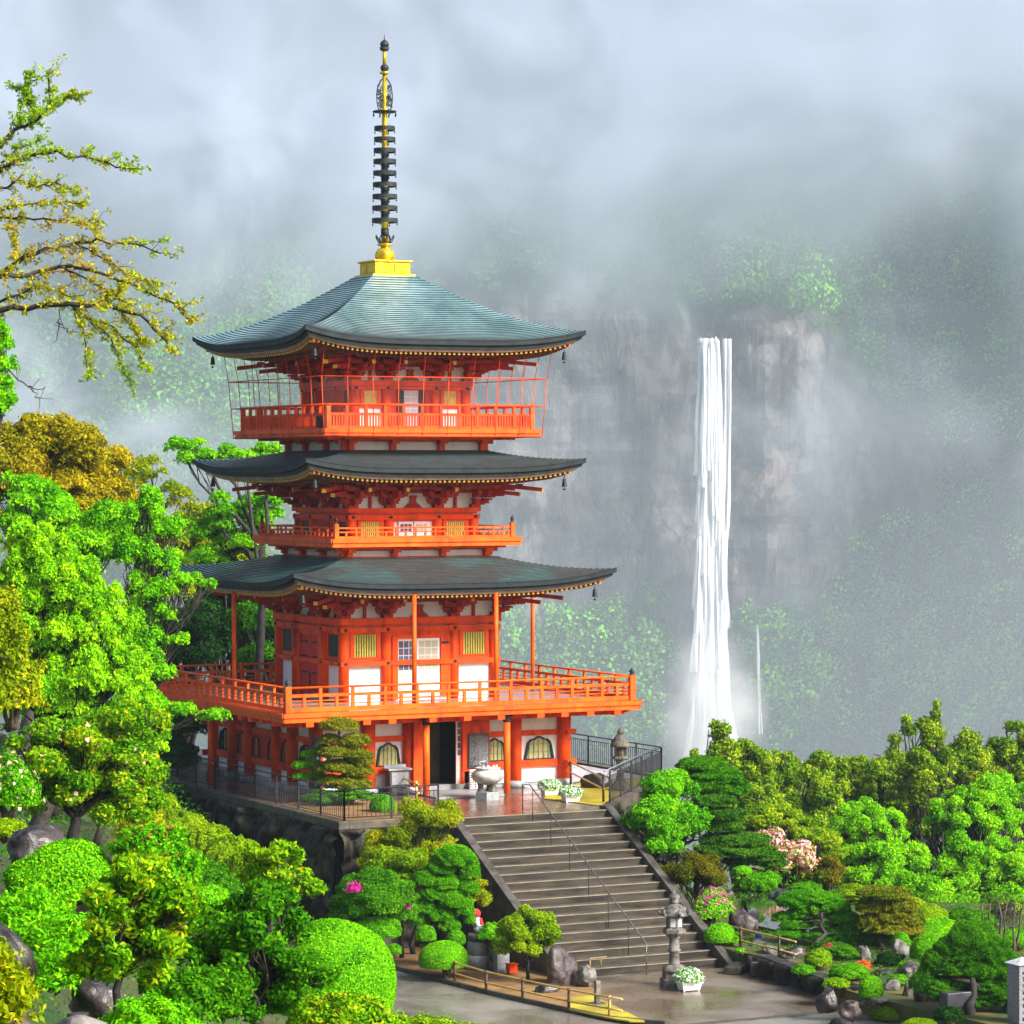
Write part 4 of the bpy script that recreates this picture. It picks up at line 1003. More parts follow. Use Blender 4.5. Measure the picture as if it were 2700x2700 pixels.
# --- roofs
def roof(W0, zm, zt, W1, ztop, rows, m, hw, zsoff, power, th=.25):
    up = zt - zm
    def eave(a): return up * abs(a) ** 3.6
    def outw(a, b): return W0 * (1 - .035 * (1 - abs(a) ** 3) * (1 - b)) * (1 - b) + W1 * b
    def surf(k, a, b, dz=0):
        o = outw(a, b); x, y = fxy(k, a * (W0 * (1 - b) + W1 * b), o)
        return (x, y, zm + (ztop - zm) * (b ** power) + eave(a) * (1 - b) ** 2.0 + dz)
    root = MB(); NA = 40
    for k in range(4):
        for i in range(rows):
            b0, b1 = i / rows, (i + 1) / rows
            vs_ = []
            for j in range(NA + 1):
                a = -1 + 2 * j / NA
                vs_ += [surf(k, a, b0, .035), surf(k, a, b1, .006)]
            root.add(vs_, [(2 * j, 2 * j + 2, 2 * j + 3, 2 * j + 1) for j in range(NA)], 0, False)
            vs_ = []
            for j in range(NA + 1):
                a = -1 + 2 * j / NA; p = surf(k, a, b0, .035); vs_ += [p, (p[0], p[1], p[2] - .032)]
            root.add(vs_, [(2 * j, 2 * j + 1, 2 * j + 3, 2 * j + 2) for j in range(NA)], 1, False)
    rf = root.build('roof', [m, EAVE], PG)
    # dark eave edge in two steps, then soffit
    eb = MB()
    for k in range(4):
        for (i0, z0_, z1_, i1) in ((0, .03, -th * .5, .03), (.10, -th * .5, -th, .16)):
            vs_ = []
            for j in range(NA + 1):
                a = -1 + 2 * j / NA
                for ins, dz in ((i0, z0_), (i0, z1_), (i1 + .1, z1_)):
                    o = outw(a, 0) - ins; x, y = fxy(k, a * (W0 - ins), o); vs_.append((x, y, zm + eave(a) + dz))
            eb.add(vs_, [(3 * j + q, 3 * j + q + 1, 3 * j + 4 + q, 3 * j + 3 + q) for j in range(NA) for q in (0, 1)], 0, False)
    eb.build('eave_edge', EAVE, rf)
    kb = MB()
    for k in range(4):
        vs_ = []
        for j in range(NA + 1):
            a = -1 + 2 * j / NA
            for ins, dz in ((.22, -th + .002), (.24, -th - .10), (.40, -th - .10)):
                x, y = fxy(k, a * (W0 - ins), outw(a, 0) - ins); vs_.append((x, y, zm + eave(a) * .99 + dz))
        kb.add(vs_, [(3 * j + q, 3 * j + q + 1, 3 * j + 4 + q, 3 * j + 3 + q) for j in range(NA) for q in (0, 1)], 0, False)
    kb.build('eave_board', KAYA, rf)
    sf = MB(); ra = MB(); ye = MB()
    for k in range(4):
        vs_ = []
        for j in range(NA + 1):
            a = -1 + 2 * j / NA
            for ins, dz, lift in ((.20, -th, 1.0), (.75, -th + .02, .80), (1.3, -th + .08, .5)):
                x, y = fxy(k, a * (W0 - ins), outw(a, 0) - ins); vs_.append((x, y, zm + eave(a) * lift + dz))
            x, y = fxy(k, a * hw, hw - .03); vs_.append((x, y, zsoff + .28))
        sf.add(vs_, [(4 * j + q, 4 * j + q + 1, 4 * j + 5 + q, 4 * j + 4 + q) for j in range(NA) for q in (0, 1, 2)], 0, False)
        # two tiers of rafters
        for tier, (ins, dz, ilen, lift0) in enumerate(((.34, -th - .09, 1.0, .97), (1.0, -th - .17, 1.6, .68))):
            wmax = W0 - ins - .10; n = int(wmax * 2 / .175)
            for i in range(n + 1):
                x_ = -wmax + 2 * wmax * i / n; aa = x_ / (W0 - ins)
                o0 = outw(aa, 0) - ins; o1 = max(o0 - ilen, abs(x_) + .02, hw)
                if o1 >= o0 - .05: continue
                z0_ = zm + eave(aa) * lift0 + dz; z1_ = z0_ + (o0 - o1) * .10 - eave(aa) * lift0 * .35 * (o0 - o1)
                p = [(*fxy(k, x_ - .045, o0), z0_ - .10), (*fxy(k, x_ + .045, o0), z0_ - .10), (*fxy(k, x_ + .045, o1), z1_ - .10), (*fxy(k, x_ - .045, o1), z1_ - .10)]
                v = p + [(x, y, z + .10) for x, y, z in p]
                ra.add(v, [(3, 2, 1, 0), (0, 1, 5, 4), (1, 2, 6, 5), (3, 0, 4, 7)], 0)
                e = [(*fxy(k, x_ - .04, o0 + .008), z0_ - .10), (*fxy(k, x_ + .04, o0 + .008), z0_ - .10)]
                e2 = [(*fxy(k, x_ - .04, o0 - .01), z0_ - .10), (*fxy(k, x_ + .04, o0 - .01), z0_ - .10)]
                v = e + [(x, y, z + .08) for x, y, z in e] + e2 + [(x, y, z + .08) for x, y, z in e2]
                ra.add(v, [(0, 1, 3, 2), (0, 2, 6, 4), (1, 5, 7, 3), (0, 4, 5, 1)], 1 if tier == 0 else 0)  # inner tier ends stay brown: shade behind the brackets put into the colour
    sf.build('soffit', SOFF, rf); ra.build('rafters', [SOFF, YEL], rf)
    hb = MB()
    for k in range(4):
        d0 = np.array(fxy(k, -1, 1)) / math.sqrt(2)
        L0, L1 = (W0 - .42) * math.sqrt(2), hw * math.sqrt(2); zz = zm + up * .72 - th - .16
        p, q = d0 * L0, d0 * L1; nn = np.array([-d0[1], d0[0]]) * .10
        v = [(*(p - nn), zz), (*(p + nn), zz), (*(q + nn), zsoff + .05), (*(q - nn), zsoff + .05)]; v += [(a, b, c + .18) for a, b, c in v]
        hb.add(v, [(3, 2, 1, 0), (4, 5, 6, 7), (0, 1, 5, 4), (1, 2, 6, 5), (3, 0, 4, 7)])
        hb.add([(*(p - nn + d0 * .01), zz), (*(p + nn + d0 * .01), zz), (*(p - nn + d0 * .01), zz + .18), (*(p + nn + d0 * .01), zz + .18)], [(0, 1, 3, 2)], 1)
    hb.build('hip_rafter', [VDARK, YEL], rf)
    # wind bells at the four corners
    for k in range(4):
        d0 = np.array(fxy(k, -1, 1)) / math.sqrt(2); p = d0 * (W0 - .55) * math.sqrt(2); zz = zm + up * .72 - th - .16
        mb = MB().tube([(0, 0, 0), (0, 0, -.16)], .012, 6).lathe([(.03, -.16), (.06, -.2), (.075, -.34), (.085, -.42), (.10, -.44), (.0, -.44)], n=14).tube([(0, 0, -.44), (0, 0, -.50)], .01, 6).lathe([(.01, -.5), (.06, -.51), (.06, -.53), (.01, -.56)], n=10)
        o = mb.build('wind_bell', BRONZE); o.location = (p[0], p[1], zz)
        side = ('front left', 'back left', 'back right', 'front right')[k]
        tag(o, 'small bronze wind bell under the %s corner of the %s pagoda roof' % (side, {True: 'lowest', False: 'middle'}[zm < 8] if zm < 12 else 'top'), 'wind bell', 'bronze wind bells under the roof corners')
    return rf
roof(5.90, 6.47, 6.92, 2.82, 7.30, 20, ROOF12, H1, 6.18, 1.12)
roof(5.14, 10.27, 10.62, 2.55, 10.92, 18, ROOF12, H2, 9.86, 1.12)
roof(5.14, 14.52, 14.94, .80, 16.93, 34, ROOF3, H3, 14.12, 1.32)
# --- spire
sp = MB().box(-.80, .80, -.80, .80, 16.90, 16.98).box(-.66, .66, -.66, .66, 16.98, 17.40).box(-.72, .72, -.72, .72, 17.40, 17.46)
for k in range(4):
    for a in (-.33, .33): sp.fbox(k, a - .27, a + .27, .655, .685, 17.03, 17.35)
spire = sp.build('spire', GOLD, PG, bevel=.012)
MB().box(-.86, .86, -.86, .86, 16.84, 16.90).build('roof_cap', EAVE, spire)
MB().lathe([(.10, 17.46), (.30, 17.47), (.345, 17.6), (.335, 17.75), (.25, 17.88), (.13, 17.92), (.14, 17.96), (.26, 18.02), (.27, 18.06), (.15, 18.08)], n=24).build('inverted_bowl', GOLD, spire)
mb = MB()
for i in range(8):
    t = i * math.pi / 4; c_, s_ = math.cos(t), math.sin(t)
    for q in (-1, 1):
        mb.tube([(c_ * r_ - s_ * q * w_, s_ * r_ + c_ * q * w_, z) for r_, w_, z in ((.14, 0, 18.05), (.22, .07, 18.12), (.27, .08, 18.22), (.31, .05, 18.29), (.33, 0, 18.36))], .018, 5)
mb.build('lotus_petals', BRONZE, spire)
MB().lathe([(.125, 18.05), (.115, 20.0), (.095, 22.4), (.07, 23.9)], n=14).build('spire_shaft', GOLD, spire)
mb = MB()
for z in (18.32, 18.92, 19.35, 19.76): mb.lathe([(.135, z), (.14, z + .14), (.135, z + .27)], n=12)
mb.lathe([(.132, 20.15), (.122, 21.35)], n=12).build('shaft_sleeve', BRONZE, spire)
ringz = [18.86, 19.29, 19.69, 20.10, 20.50, 20.90, 21.28, 21.66, 22.04]
for i, z in enumerate(ringz):
    r_ = .45 - .09 * i / 8; mb = MB()
    n = 28; v = []
    for j in range(n):
        t = 2 * math.pi * j / n; c_, s_ = math.cos(t), math.sin(t)
        v += [(c_ * r_, s_ * r_, z - .07), (c_ * r_, s_ * r_, z + .08), (c_ * (r_ - .04), s_ * (r_ - .04), z + .08), (c_ * (r_ - .04), s_ * (r_ - .04), z - .07)]
    mb.add(v, [(4 * j + q, 4 * ((j + 1) % n) + q, 4 * ((j + 1) % n) + (q + 1) % 4, 4 * j + (q + 1) % 4) for j in range(n) for q in range(4)])
    for j in range(4):
        t = math.pi / 4 + j * math.pi / 2; diag(mb, (0, 0), (math.cos(t) * (r_ - .02), math.sin(t) * (r_ - .02)), .05, z - .03, z + .03)
        mb.lathe([(.01, 0), (.02, -.05), (.03, -.09), (.0, -.1)], (math.cos(t) * r_, math.sin(t) * r_, z - .07), 6)
    mb.build('spire_ring', BRONZE, spire)
mb = MB(); rng = np.random.default_rng(8)
mb.lathe([(.40, 22.60), (.42, 22.62), (.40, 22.65), (.36, 22.64), (.36, 22.61)], n=24)
for j in range(8): t = j * math.pi / 4; mb.tube([(0, 0, 22.62), (math.cos(t) * .4, math.sin(t) * .4, 22.62)], .012, 5); mb.lathe([(.01, 0), (.025, -.08), (.03, -.13), (0, -.14)], (math.cos(t) * .41, math.sin(t) * .41, 22.60), 6)
for j in range(4):                                       # openwork flame fins of curling tendrils
    t = j * math.pi / 2 + .35; c_, s_ = math.cos(t), math.sin(t)
    ol = [(.05, 22.66), (.30, 22.70), (.37, 22.95), (.385, 23.2), (.33, 23.48), (.2, 23.68), (.06, 23.8)]
    mb.tube([(c_ * a, s_ * a, z) for a, z in ol], .016, 5)
    for q in range(15):
        a0, z0 = rng.uniform(.12, .33), rng.uniform(22.75, 23.5); rr = rng.uniform(.035, .08); sg_ = rng.choice([-1, 1])
        mb.tube([(c_ * (a0 + rr * (1 - i / 14) * math.cos(sg_ * i * .75)), s_ * (a0 + rr * (1 - i / 14) * math.cos(sg_ * i * .75)), z0 + rr * 1.3 * (1 - i / 14) * math.sin(sg_ * i * .75) + i * .004) for i in range(9)], .012, 4)
mb.build('flame_ornament', BRONZE, spire)
MB().lathe([(.05, 23.9), (.16, 23.93), (.17, 23.98), (.09, 24.0), (.06, 24.02)], n=18).lathe([(.065, 24.25), (.065, 24.72)], n=12).build('upper_collar', GOLD, spire)
MB().lathe([(.03, 23.99), (.11, 24.03), (.15, 24.13), (.12, 24.22), (.04, 24.27)], n=18).build('lower_jewel', BRONZE, spire)
mb = MB().lathe([(.05, 24.70), (.14, 24.74), (.17, 24.84), (.10, 24.8), (.02, 24.78)], n=16, lobes=8, amp=.08).lathe([(.03, 24.78), (.12, 24.84), (.16, 24.94), (.12, 25.04), (.03, 25.10), (.012, 25.16), (.01, 25.28)], n=18)
mb.build('upper_jewel', BRONZE, spire)
# --- safety net frame round the top balcony
nf = MB(); hb, ht, zb, zt_ = 4.03, 4.16, 11.38, 13.34
for k in range(4):
    for (h_, z) in ((hb, zb), (ht, zt_), (hb + (ht - hb) * .52, zb + (zt_ - zb) * .52)): nf.tube([(*fxy(k, -h_, h_), z), (*fxy(k, h_, h_), z)], .017 if z != zb else .026, 6)
    for i in range(10):
        f = -1 + 2 * i / 9
        if i < 9: nf.tube([(*fxy(k, f * hb, hb), zb), (*fxy(k, f * ht, ht), zt_)], .015, 6)
        if i < 9: nf.tube([(*fxy(k, f * ht, ht), zt_), (*fxy(k, f * (ht + .1) * .97, 4.35), 14.2 + (.12 if abs(f) > .9 else 0))], .012, 6)
net = nf.build('net_frame', VERM, PG)
mn, t, n, b = nodes('grey_netting'); tr = n.new('ShaderNodeBsdfTransparent'); mx = n.new('ShaderNodeMixShader'); mx.inputs[0].default_value = .02
b.inputs['Base Color'].default_value = (.5, .5, .52, 1); b.inputs['Roughness'].default_value = .8
t.links.new(tr.outputs[0], mx.inputs[1]); t.links.new(b.outputs[0], mx.inputs[2]); t.links.new(mx.outputs[0], n['Material Output'].inputs['Surface'])
mb = MB()
for k in range(4): mb.add([(*fxy(k, -hb, hb), zb), (*fxy(k, hb, hb), zb), (*fxy(k, ht, ht), zt_), (*fxy(k, -ht, ht), zt_)], [(0, 1, 2, 3)])
mb.build('netting', mn, net)
o = MB().box(-3.95, -3.72, -3.4, -3.15, 11.66, 12.05).build('speaker_box', BLACK, bevel=.02); tag(o, 'small black box standing on the left end of the top balcony', 'box')
# --- slender poles propping the lowest roof from the deck edge, and the ones under the deck
def opole(u, vt, vb, yy, z0, z1, name='support_pole', r_=.075):
    q = ray(u, vb); t_ = (yy - C0[1]) / q[1]; x = C0[0] + q[0] * t_
    MB().lathe([(r_, z0), (r_, z1)], (x, yy, 0), 14).build(name, VERM2, PG); return x
x1 = opole(1092, 0, 1700, -5.45, 2.47, 6.16); x2 = opole(1308, 0, 1700, -5.45, 2.47, 6.16)
MB().lathe([(.07, 2.47), (.07, 6.2)], (5.4, -.6, 0), 14).build('support_pole', VERM2, PG)
q = ray(617, 1700); t_ = (-5.4 - C0[0]) / q[0]; MB().lathe([(.075, 2.47), (.075, 6.16)], (-5.4, C0[1] + q[1] * t_, 0), 14).build('support_pole', VERM2, PG)
for x_, y_ in ((-1.30, -6.08), (1.62, -6.15), (-6.03, 1.14)):
    ob = MB().lathe([(.11, ZT), (.11, 1.92)], (x_, y_, 0), 14).build('deck_pole', VERM2, PG)
    MB().lathe([(.12, 1.90), (.14, 1.97), (.10, 2.02), (.26, 2.14)], (x_, y_, 0), 10).build('pole_head', BLACK, ob)
print('poles', x1, x2)
# ================================================================== terrace furniture
def fence(label, pts, zb, h, double=True, group=None, gap=.145, pipe=False):
    root = empty('black_fence', (*pts[0], zb), label, 'fence', group)
    tr = MB(); bars = MB()
    for p, q in zip(pts[:-1], pts[1:]):
        p = np.array(p, float); q = np.array(q, float); L = np.linalg.norm(q - p); d = (q - p) / L; nn = np.array([-d[1], d[0]])
        zs = [h, h - .16, .09] if double else [h, .09]
        for z in zs: tr.tube([(*p, zb + z), (*q, zb + z)], .022 if z == h else .014, 6)
        if pipe:
            for z in (h + .02, h - .12): tr.tube([(*(p + nn * .12), zb + z), (*(q + nn * .12), zb + z)], .024, 6)
        n = max(2, int(round(L / 1.75)))
        for i in range(n + 1):
            c = p + (q - p) * i / n
            MB().box(c[0] - .024, c[0] + .024, c[1] - .024, c[1] + .024, zb, zb + h).build('post', BLACK, root)
        m_ = int(L / gap)
        for i in range(1, m_):
            c = p + (q - p) * i / m_; bars.box(c[0] - .008, c[0] + .008, c[1] - .008, c[1] + .008, zb + .09, zb + h - (.16 if double else 0))
    tr.build('rail', BLACK, root); bars.build('infill_bars', BLACK, root); return root
fence('long black metal fence along the left terrace edge, turning its front corner', [(-6.66, 13.5), (-6.66, -11.68), (-3.5, -11.68)], ZT + .03, .95)
fence('black metal fence with bright handrail right of the stairs and dark lantern', [(2.9, -10.95), (8.62, -4.1), (8.42, 13.5)], ZT + .05, 1.02, pipe=False)
hr = MB()
for z in (1.05, .90): hr.tube([(2.78, -10.8, ZT + z), (8.5, -3.95, ZT + z)], .024, 8)
tag(hr.build('handrail', mat('wet_steel_pipe', (.25, .27, .30), (.35, .37, .40), 4, .2, metal=.6)), 'pair of shiny grey pipes along the diagonal black fence', 'handrail')

def bamboo_rail(label, posts, zb, h, hs, r_=.028, group='bamboo railings in the garden', ext=.35, darkposts=True, last_yellow=False):
    root = empty('bamboo_rail', (*posts[0], zb), label, 'railing', group)
    for i, p in enumerate(posts):
        MB().lathe([(.04, -.05), (.042, h + .03)], (p[0], p[1], zb), 9).build('post', BAMB if (not darkposts or (last_yellow and i == len(posts) - 1)) else WOODP, root)
    for hh in hs:
        P = [np.array(p, float) for p in posts]
        a = P[0] + (P[0] - P[1]) / np.linalg.norm(P[0] - P[1]) * ext; b = P[-1] + (P[-1] - P[-2]) / np.linalg.norm(P[-1] - P[-2]) * ext
        MB().tube([(*q, zb + hh) for q in [a] + P + [b]], r_, 8).build('bamboo_pole', BAMB, root)
    return root
def o2(u, v, z): p = on(u, v, z); return (float(p[0]), float(p[1]))
bamboo_rail('bamboo railing across the small lawn right of the pagoda entrance', [o2(1425, 2058, ZT), o2(1505, 2072, ZT), o2(1591, 2117, ZT)], ZT, .82, (.80, .45), last_yellow=False, darkposts=True)
bamboo_rail('short bamboo railing around the flower bed behind the left fence corner', [o2(1015, 2072, ZT), o2(1098, 2112, ZT)], ZT, .62, (.55, .28), darkposts=False)
bamboo_rail('long two-bar bamboo railing curving beside the path in front of the statue', [o2(1199, 2591, ZP), o2(1282, 2616, ZP), o2(1378, 2638, ZP), o2(1500, 2665, ZP), o2(1607, 2685, ZP)], ZP + .02, .56, (.55, .24), last_yellow=True, ext=.5)
bamboo_rail('bamboo railing beside the pond stones right of the stairs', [o2(1953, 2500, -3.95), o2(2054, 2525, -3.95)], -3.95, .62, (.58, .22), ext=.9)
# arched black barrier
a = np.array(o2(1374, 2069, ZT)); b = np.array(o2(1419, 2062, ZT)); d0 = b - a
mb = MB(); P = lambda f, z: (*(a + d0 * f), ZT + z)
mb.tube([P(0, 0), P(0, .85), P(.06, 1.0), P(.25, 1.09), P(.75, 1.09), P(.94, 1.0), P(1, .85), P(1, 0)], .024, 7)
for f in (.28, .52, .76): mb.tube([P(f, .12), P(f, 1.08)], .012, 6)
mb.tube([P(0, .12), P(1, .12)], .014, 6)
tag(mb.build('arched_barrier', BLACK), 'small arched black tube barrier in front of the right windows', 'barrier')

# stone incense burner
bx, by = on(1286, 2108, ZT)[:2]
root = empty('incense_burner', (bx, by, ZT), 'big round stone incense burner on stub legs before the entrance', 'incense burner')
MB().lathe([(.44, 0), (.44, .05), (.42, .26), (.41, .27)], (bx, by, ZT), 6, smooth=False).build('plinth', GRAN, root)
for i in range(3):
    t = -1.2 + i * 2.094; MB().lathe([(.12, .27), (.10, .32), (.085, .42), (.11, .52), (.13, .56)], (bx + .24 * math.cos(t), by + .24 * math.sin(t), ZT), 12).build('leg', LSTONE, root)
MB().lathe([(.12, .48), (.30, .52), (.46, .62), (.535, .74), (.53, .84), (.45, .93), (.38, .96), (.40, 1.0), (.42, 1.03), (.39, 1.04), (.35, 1.0), (.30, .95)], (bx, by, ZT), 28).build('bowl', mat('mottled_burner_stone', (.22, .20, .16), (.62, .60, .55), 2.2, .45, bump=.3, bscale=25), root)
MB().lathe([(.34, 1.0), (.33, 1.02)], (bx, by, ZT), 24).build('ash', mat('grey_ash', (.5, .5, .5), (.65, .65, .65), 9, .9), root)
mb = MB().tube([(bx - .30, by - .05, ZT + 1.03), (bx - .30, by - .05, ZT + 1.24), (bx - .1, by - .05, ZT + 1.26)], .012, 6)
for dx in (-.22, -.05, .16, .26): mb.box(bx + dx, bx + dx + .05, by - .1, by - .04, ZT + 1.03, ZT + 1.12)
mb.build('rim_fittings', STAT, root)

def lantern(name, label, loc, parts, m, cat='stone lantern', hexn=6):
    root = empty(name, loc, label, cat)
    for nm, prof, n, sm, mm in parts: MB().lathe(prof, loc, n, smooth=sm, rot=.35).build(nm, mm or m, root)
    return root
lx, ly = on(1636, 2085, ZT)[:2]
DL = [('base', [(.36, 0), (.38, .06), (.33, .20), (.24, .26), (.2, .32)], 6, False, None), ('shaft', [(.16, .3), (.13, .5), (.12, .7), (.15, .72), (.12, .75), (.13, .95), (.2, 1.03)], 16, True, None),
      ('platform', [(.2, 1.02), (.27, 1.07), (.27, 1.13), (.2, 1.16)], 6, False, None), ('fire_box', [(.19, 1.15), (.19, 1.48)], 6, False, None),
      ('roof', [(.18, 1.47), (.36, 1.48), (.34, 1.54), (.24, 1.72), (.15, 1.86), (.08, 1.9)], 12, True, None), ('jewel', [(.09, 1.88), (.12, 1.94), (.09, 2.02), (.03, 2.09), (.01, 2.12)], 12, True, None)]
rl = lantern('stone_lantern', 'dark mossy stone lantern standing inside the corner of the right fence', (lx, ly, ZT), DL, LSTONE2)
fx, fy = lx - .14, ly - .16
MB().box(lx - .15, lx - .05, ly - .185, ly - .155, ZT + 1.2, ZT + 1.42).box(lx + .04, lx + .14, ly - .185, ly - .15, ZT + 1.2, ZT + 1.42).build('window', DARKIN, rl)
qx, qy, qz = at(831, 1957, 103); 
lantern('stone_lantern', 'grey stone lantern half hidden behind the trained pine on the terrace', (qx, qy, ZT), DL, LSTONE)
px_, py_ = on(1778, 2600, ZP)[:2]
FL = [('base', [(.42, 0), (.42, .22), (.36, .23), (.34, .40), (.30, .42)], 6, False, None), ('lotus_base', [(.34, .41), (.35, .48), (.28, .58), (.18, .62)], 18, True, None),
      ('shaft', [(.19, .60), (.15, .66), (.145, .98), (.19, 1.0), (.19, 1.04), (.15, 1.06), (.145, 1.36), (.2, 1.42)], 18, True, None),
      ('platform', [(.2, 1.40), (.33, 1.52), (.33, 1.62), (.26, 1.66)], 6, False, None), ('fire_box', [(.235, 1.64), (.235, 2.0)], 6, False, None),
      ('roof', [(.24, 1.98), (.40, 2.0), (.38, 2.06), (.30, 2.18), (.22, 2.30), (.10, 2.36)], 6, True, None), ('jewel', [(.09, 2.34), (.16, 2.40), (.10, 2.42), (.16, 2.50), (.15, 2.58), (.07, 2.64), (.02, 2.68), (.01, 2.74)], 16, True, None)]
rl = lantern('stone_lantern', 'tall pale stone lantern standing on the plaza at the foot of the stairs', (px_, py_, ZP), FL, LSTONE)
mb = MB()
for i in range(6):
    t = .35 + i * math.pi / 3; c_, s_ = math.cos(t), math.sin(t)
    mb.tube([(px_ + c_ * r_, py_ + s_ * r_, ZP + z) for r_, z in ((.33, 2.03), (.42, 2.06), (.46, 2.13), (.42, 2.19), (.37, 2.17))], [.04, .05, .045, .035, .02], 7)
mb.build('roof_scroll', LSTONE, rl)
mb = MB()
for t in (.35 + math.pi / 6 + math.pi * 1.333, .35 + math.pi / 6 + math.pi):
    c_, s_ = math.cos(t), math.sin(t); q = np.array([-s_, c_]) * .07; e = np.array([px_ + c_ * .208, py_ + s_ * .208])
    diag(mb, e - q, e + q, .02, ZP + 1.70, ZP + 1.94)
mb.build('window', mat('pale_lantern_window', (.45, .50, .52), (.6, .64, .66), 4, .4), rl)

# planters with white flowers (one built, two copied)
def planter(x, y, z, sc, label):
    rng = RNG()
    root = empty('flower_planter', (x, y, z), label, 'planter', 'white planters with white flowers')
    mb = MB(); n = 4
    pr = [(.16, .02), (.17, .03), (.21, .19), (.235, .19), (.235, .22), (.20, .22), (.19, .18)]
    v = []
    for r_, zz in pr: v += [(x + sx * (r_ + .06) * sc, y + sy * r_ * .8 * sc, z + zz * sc) for sx, sy in ((-1, -1), (1, -1), (1, 1), (-1, 1))]
    fs = [(4 * i + j, 4 * i + (j + 1) % 4, 4 * i + 4 + (j + 1) % 4, 4 * i + 4 + j) for i in range(len(pr) - 1) for j in range(4)] + [(3, 2, 1, 0), tuple(4 * (len(pr) - 1) + j for j in range(4))]
    mb.add(v, fs)
    for sx in (-1, 1):
        for sy in (-1, 1): mb.box(x + sx * .20 * sc - .02, x + sx * .20 * sc + .02, y + sy * .11 * sc - .02, y + sy * .11 * sc + .02, z, z + .03 * sc)
    mb.build('pot', PLW, root)
    P, N = blob((x, y, z + .30 * sc), (.40 * sc, .34 * sc, .24 * sc), 3000, rng, .22, -.3, .1, 7)
    quadmesh('foliage', leafquads(P, N, .06, rng, .4, .6), np.clip(rng.normal(.5, .2, len(P)), 0, 1), L_CLIP, root)
    k = rng.choice(len(P), 850); P2 = P[k] + N[k] * .03
    quadmesh('white_blossom', leafquads(P2, N[k], .055, rng, .9, 1.5), rng.uniform(0, 1, len(k)), L_WHT, root)
planter(*on(1449, 2097, ZT)[:2], ZT, 1.0, 'white planter of white flowers on the terrace, the one nearer the bamboo rail')
planter(*on(1505, 2115, ZT)[:2], ZT, 1.0, 'white planter of white flowers at the top right of the stairs')
planter(*on(1817, 2612, ZP)[:2], ZP, 1.15, 'white planter of white flowers at the foot of the tall pale lantern')
# offering cabinet
cx_, cy_ = -1.86, -5.05
root = empty('offering_cabinet', (cx_, cy_, ZT), 'grey metal cabinet with tray top under the left front window', 'cabinet')
MB().box(cx_ - .36, cx_ + .36, cy_ - .2, cy_ + .2, ZT + .05, ZT + .82).build('body', DGREY, root, bevel=.01)
MB().box(cx_ - .42, cx_ + .42, cy_ - .25, cy_ + .25, ZT + .82, ZT + .88).box(cx_ - .4, cx_ + .4, cy_ + .2, cy_ + .24, ZT + .88, ZT + .98).build('tray', GRAN, root)
MB().box(cx_ - .3, cx_ + .3, cy_ - .215, cy_ - .2, ZT + .35, ZT + .76).build('door', GRAN, root)
tag(MB().box(.72, 1.0, -5.2, -5.12, ZT + .08, ZT + .72).build('leaning_signboard', PLW, bevel=.005), 'small white signboard with black writing leaning behind the burner', 'sign')
mb = MB(); rng = np.random.default_rng(5)
for i in range(3):
    for j in range(7): mb.box(.94 - i * .08 - .05, .94 - i * .08, -5.206, -5.201, ZT + .12 + j * .08, ZT + .12 + j * .08 + rng.uniform(.03, .06))
wr_ = mb.build('writing', BLACK, bpy.data.objects['leaning_signboard'])
rock('garden_rock', 'brown wet boulder on the lawn beside the bamboo rail', (*on(1572, 2078, ZT)[:2], ZT + .12), (.52, .4, .42), ROCK, 3)
rock('garden_rock', 'dark rock in the flower bed behind the left fence', (*on(905, 2120, ZT)[:2], ZT + .05), (.45, .35, .25), ROCK, 5)

# staircase handrail
hx = -.62
root = empty('stair_handrail', (hx, YS1, ZP), 'thin black handrail with slender posts running down the middle of the stairs', 'handrail')
top = (hx, YS0 + .25); L = []
MB().tube([(hx, YS0 + .55, ZT), (hx, YS0 + .55, ZT + .88), (hx, YS0 + .05, ZT + .9), (hx, YS1 - .1, ZP + .88), (hx, YS1 - .1, ZP)], .02, 8).build('rail', mat('dark_wet_rail', (.06, .06, .065), (.12, .12, .13), 4, .22), root)
for i in range(6):
    f = (i + .15) / 6; y = YS0 + .05 + (YS1 - YS0 - .1) * f; z = ZT - (ZT - ZP) * f
    MB().tube([(hx, y, z - .25), (hx, y, z + .89)], .014, 6).build('post', BLACK, root)

# ================================================================== statue corner
sx_, sy_ = on(1259, 2560, ZP)[:2]; zs = ZP + .05
root = empty('buddhist_statue', (sx_, sy_, zs), 'pale seated stone figure with red hood and bib on a round lotus pedestal', 'statue')
MB().lathe([(.36, 0), (.36, .42), (.35, .43)], (sx_, sy_, zs), 28).build('lower_plinth', GRAN, root)
MB().lathe([(.31, .43), (.31, .80), (.28, .83)], (sx_, sy_, zs), 28).build('upper_plinth', GRAN, root)
MB().lathe([(.22, .83), (.26, .86), (.31, .92), (.32, 1.0), (.27, 1.06), (.24, 1.07)], (sx_, sy_, zs), 32, lobes=10, amp=.06).build('lotus_seat', LSTONE, root)
me = bpy.data.meshes.new('seated_figure')
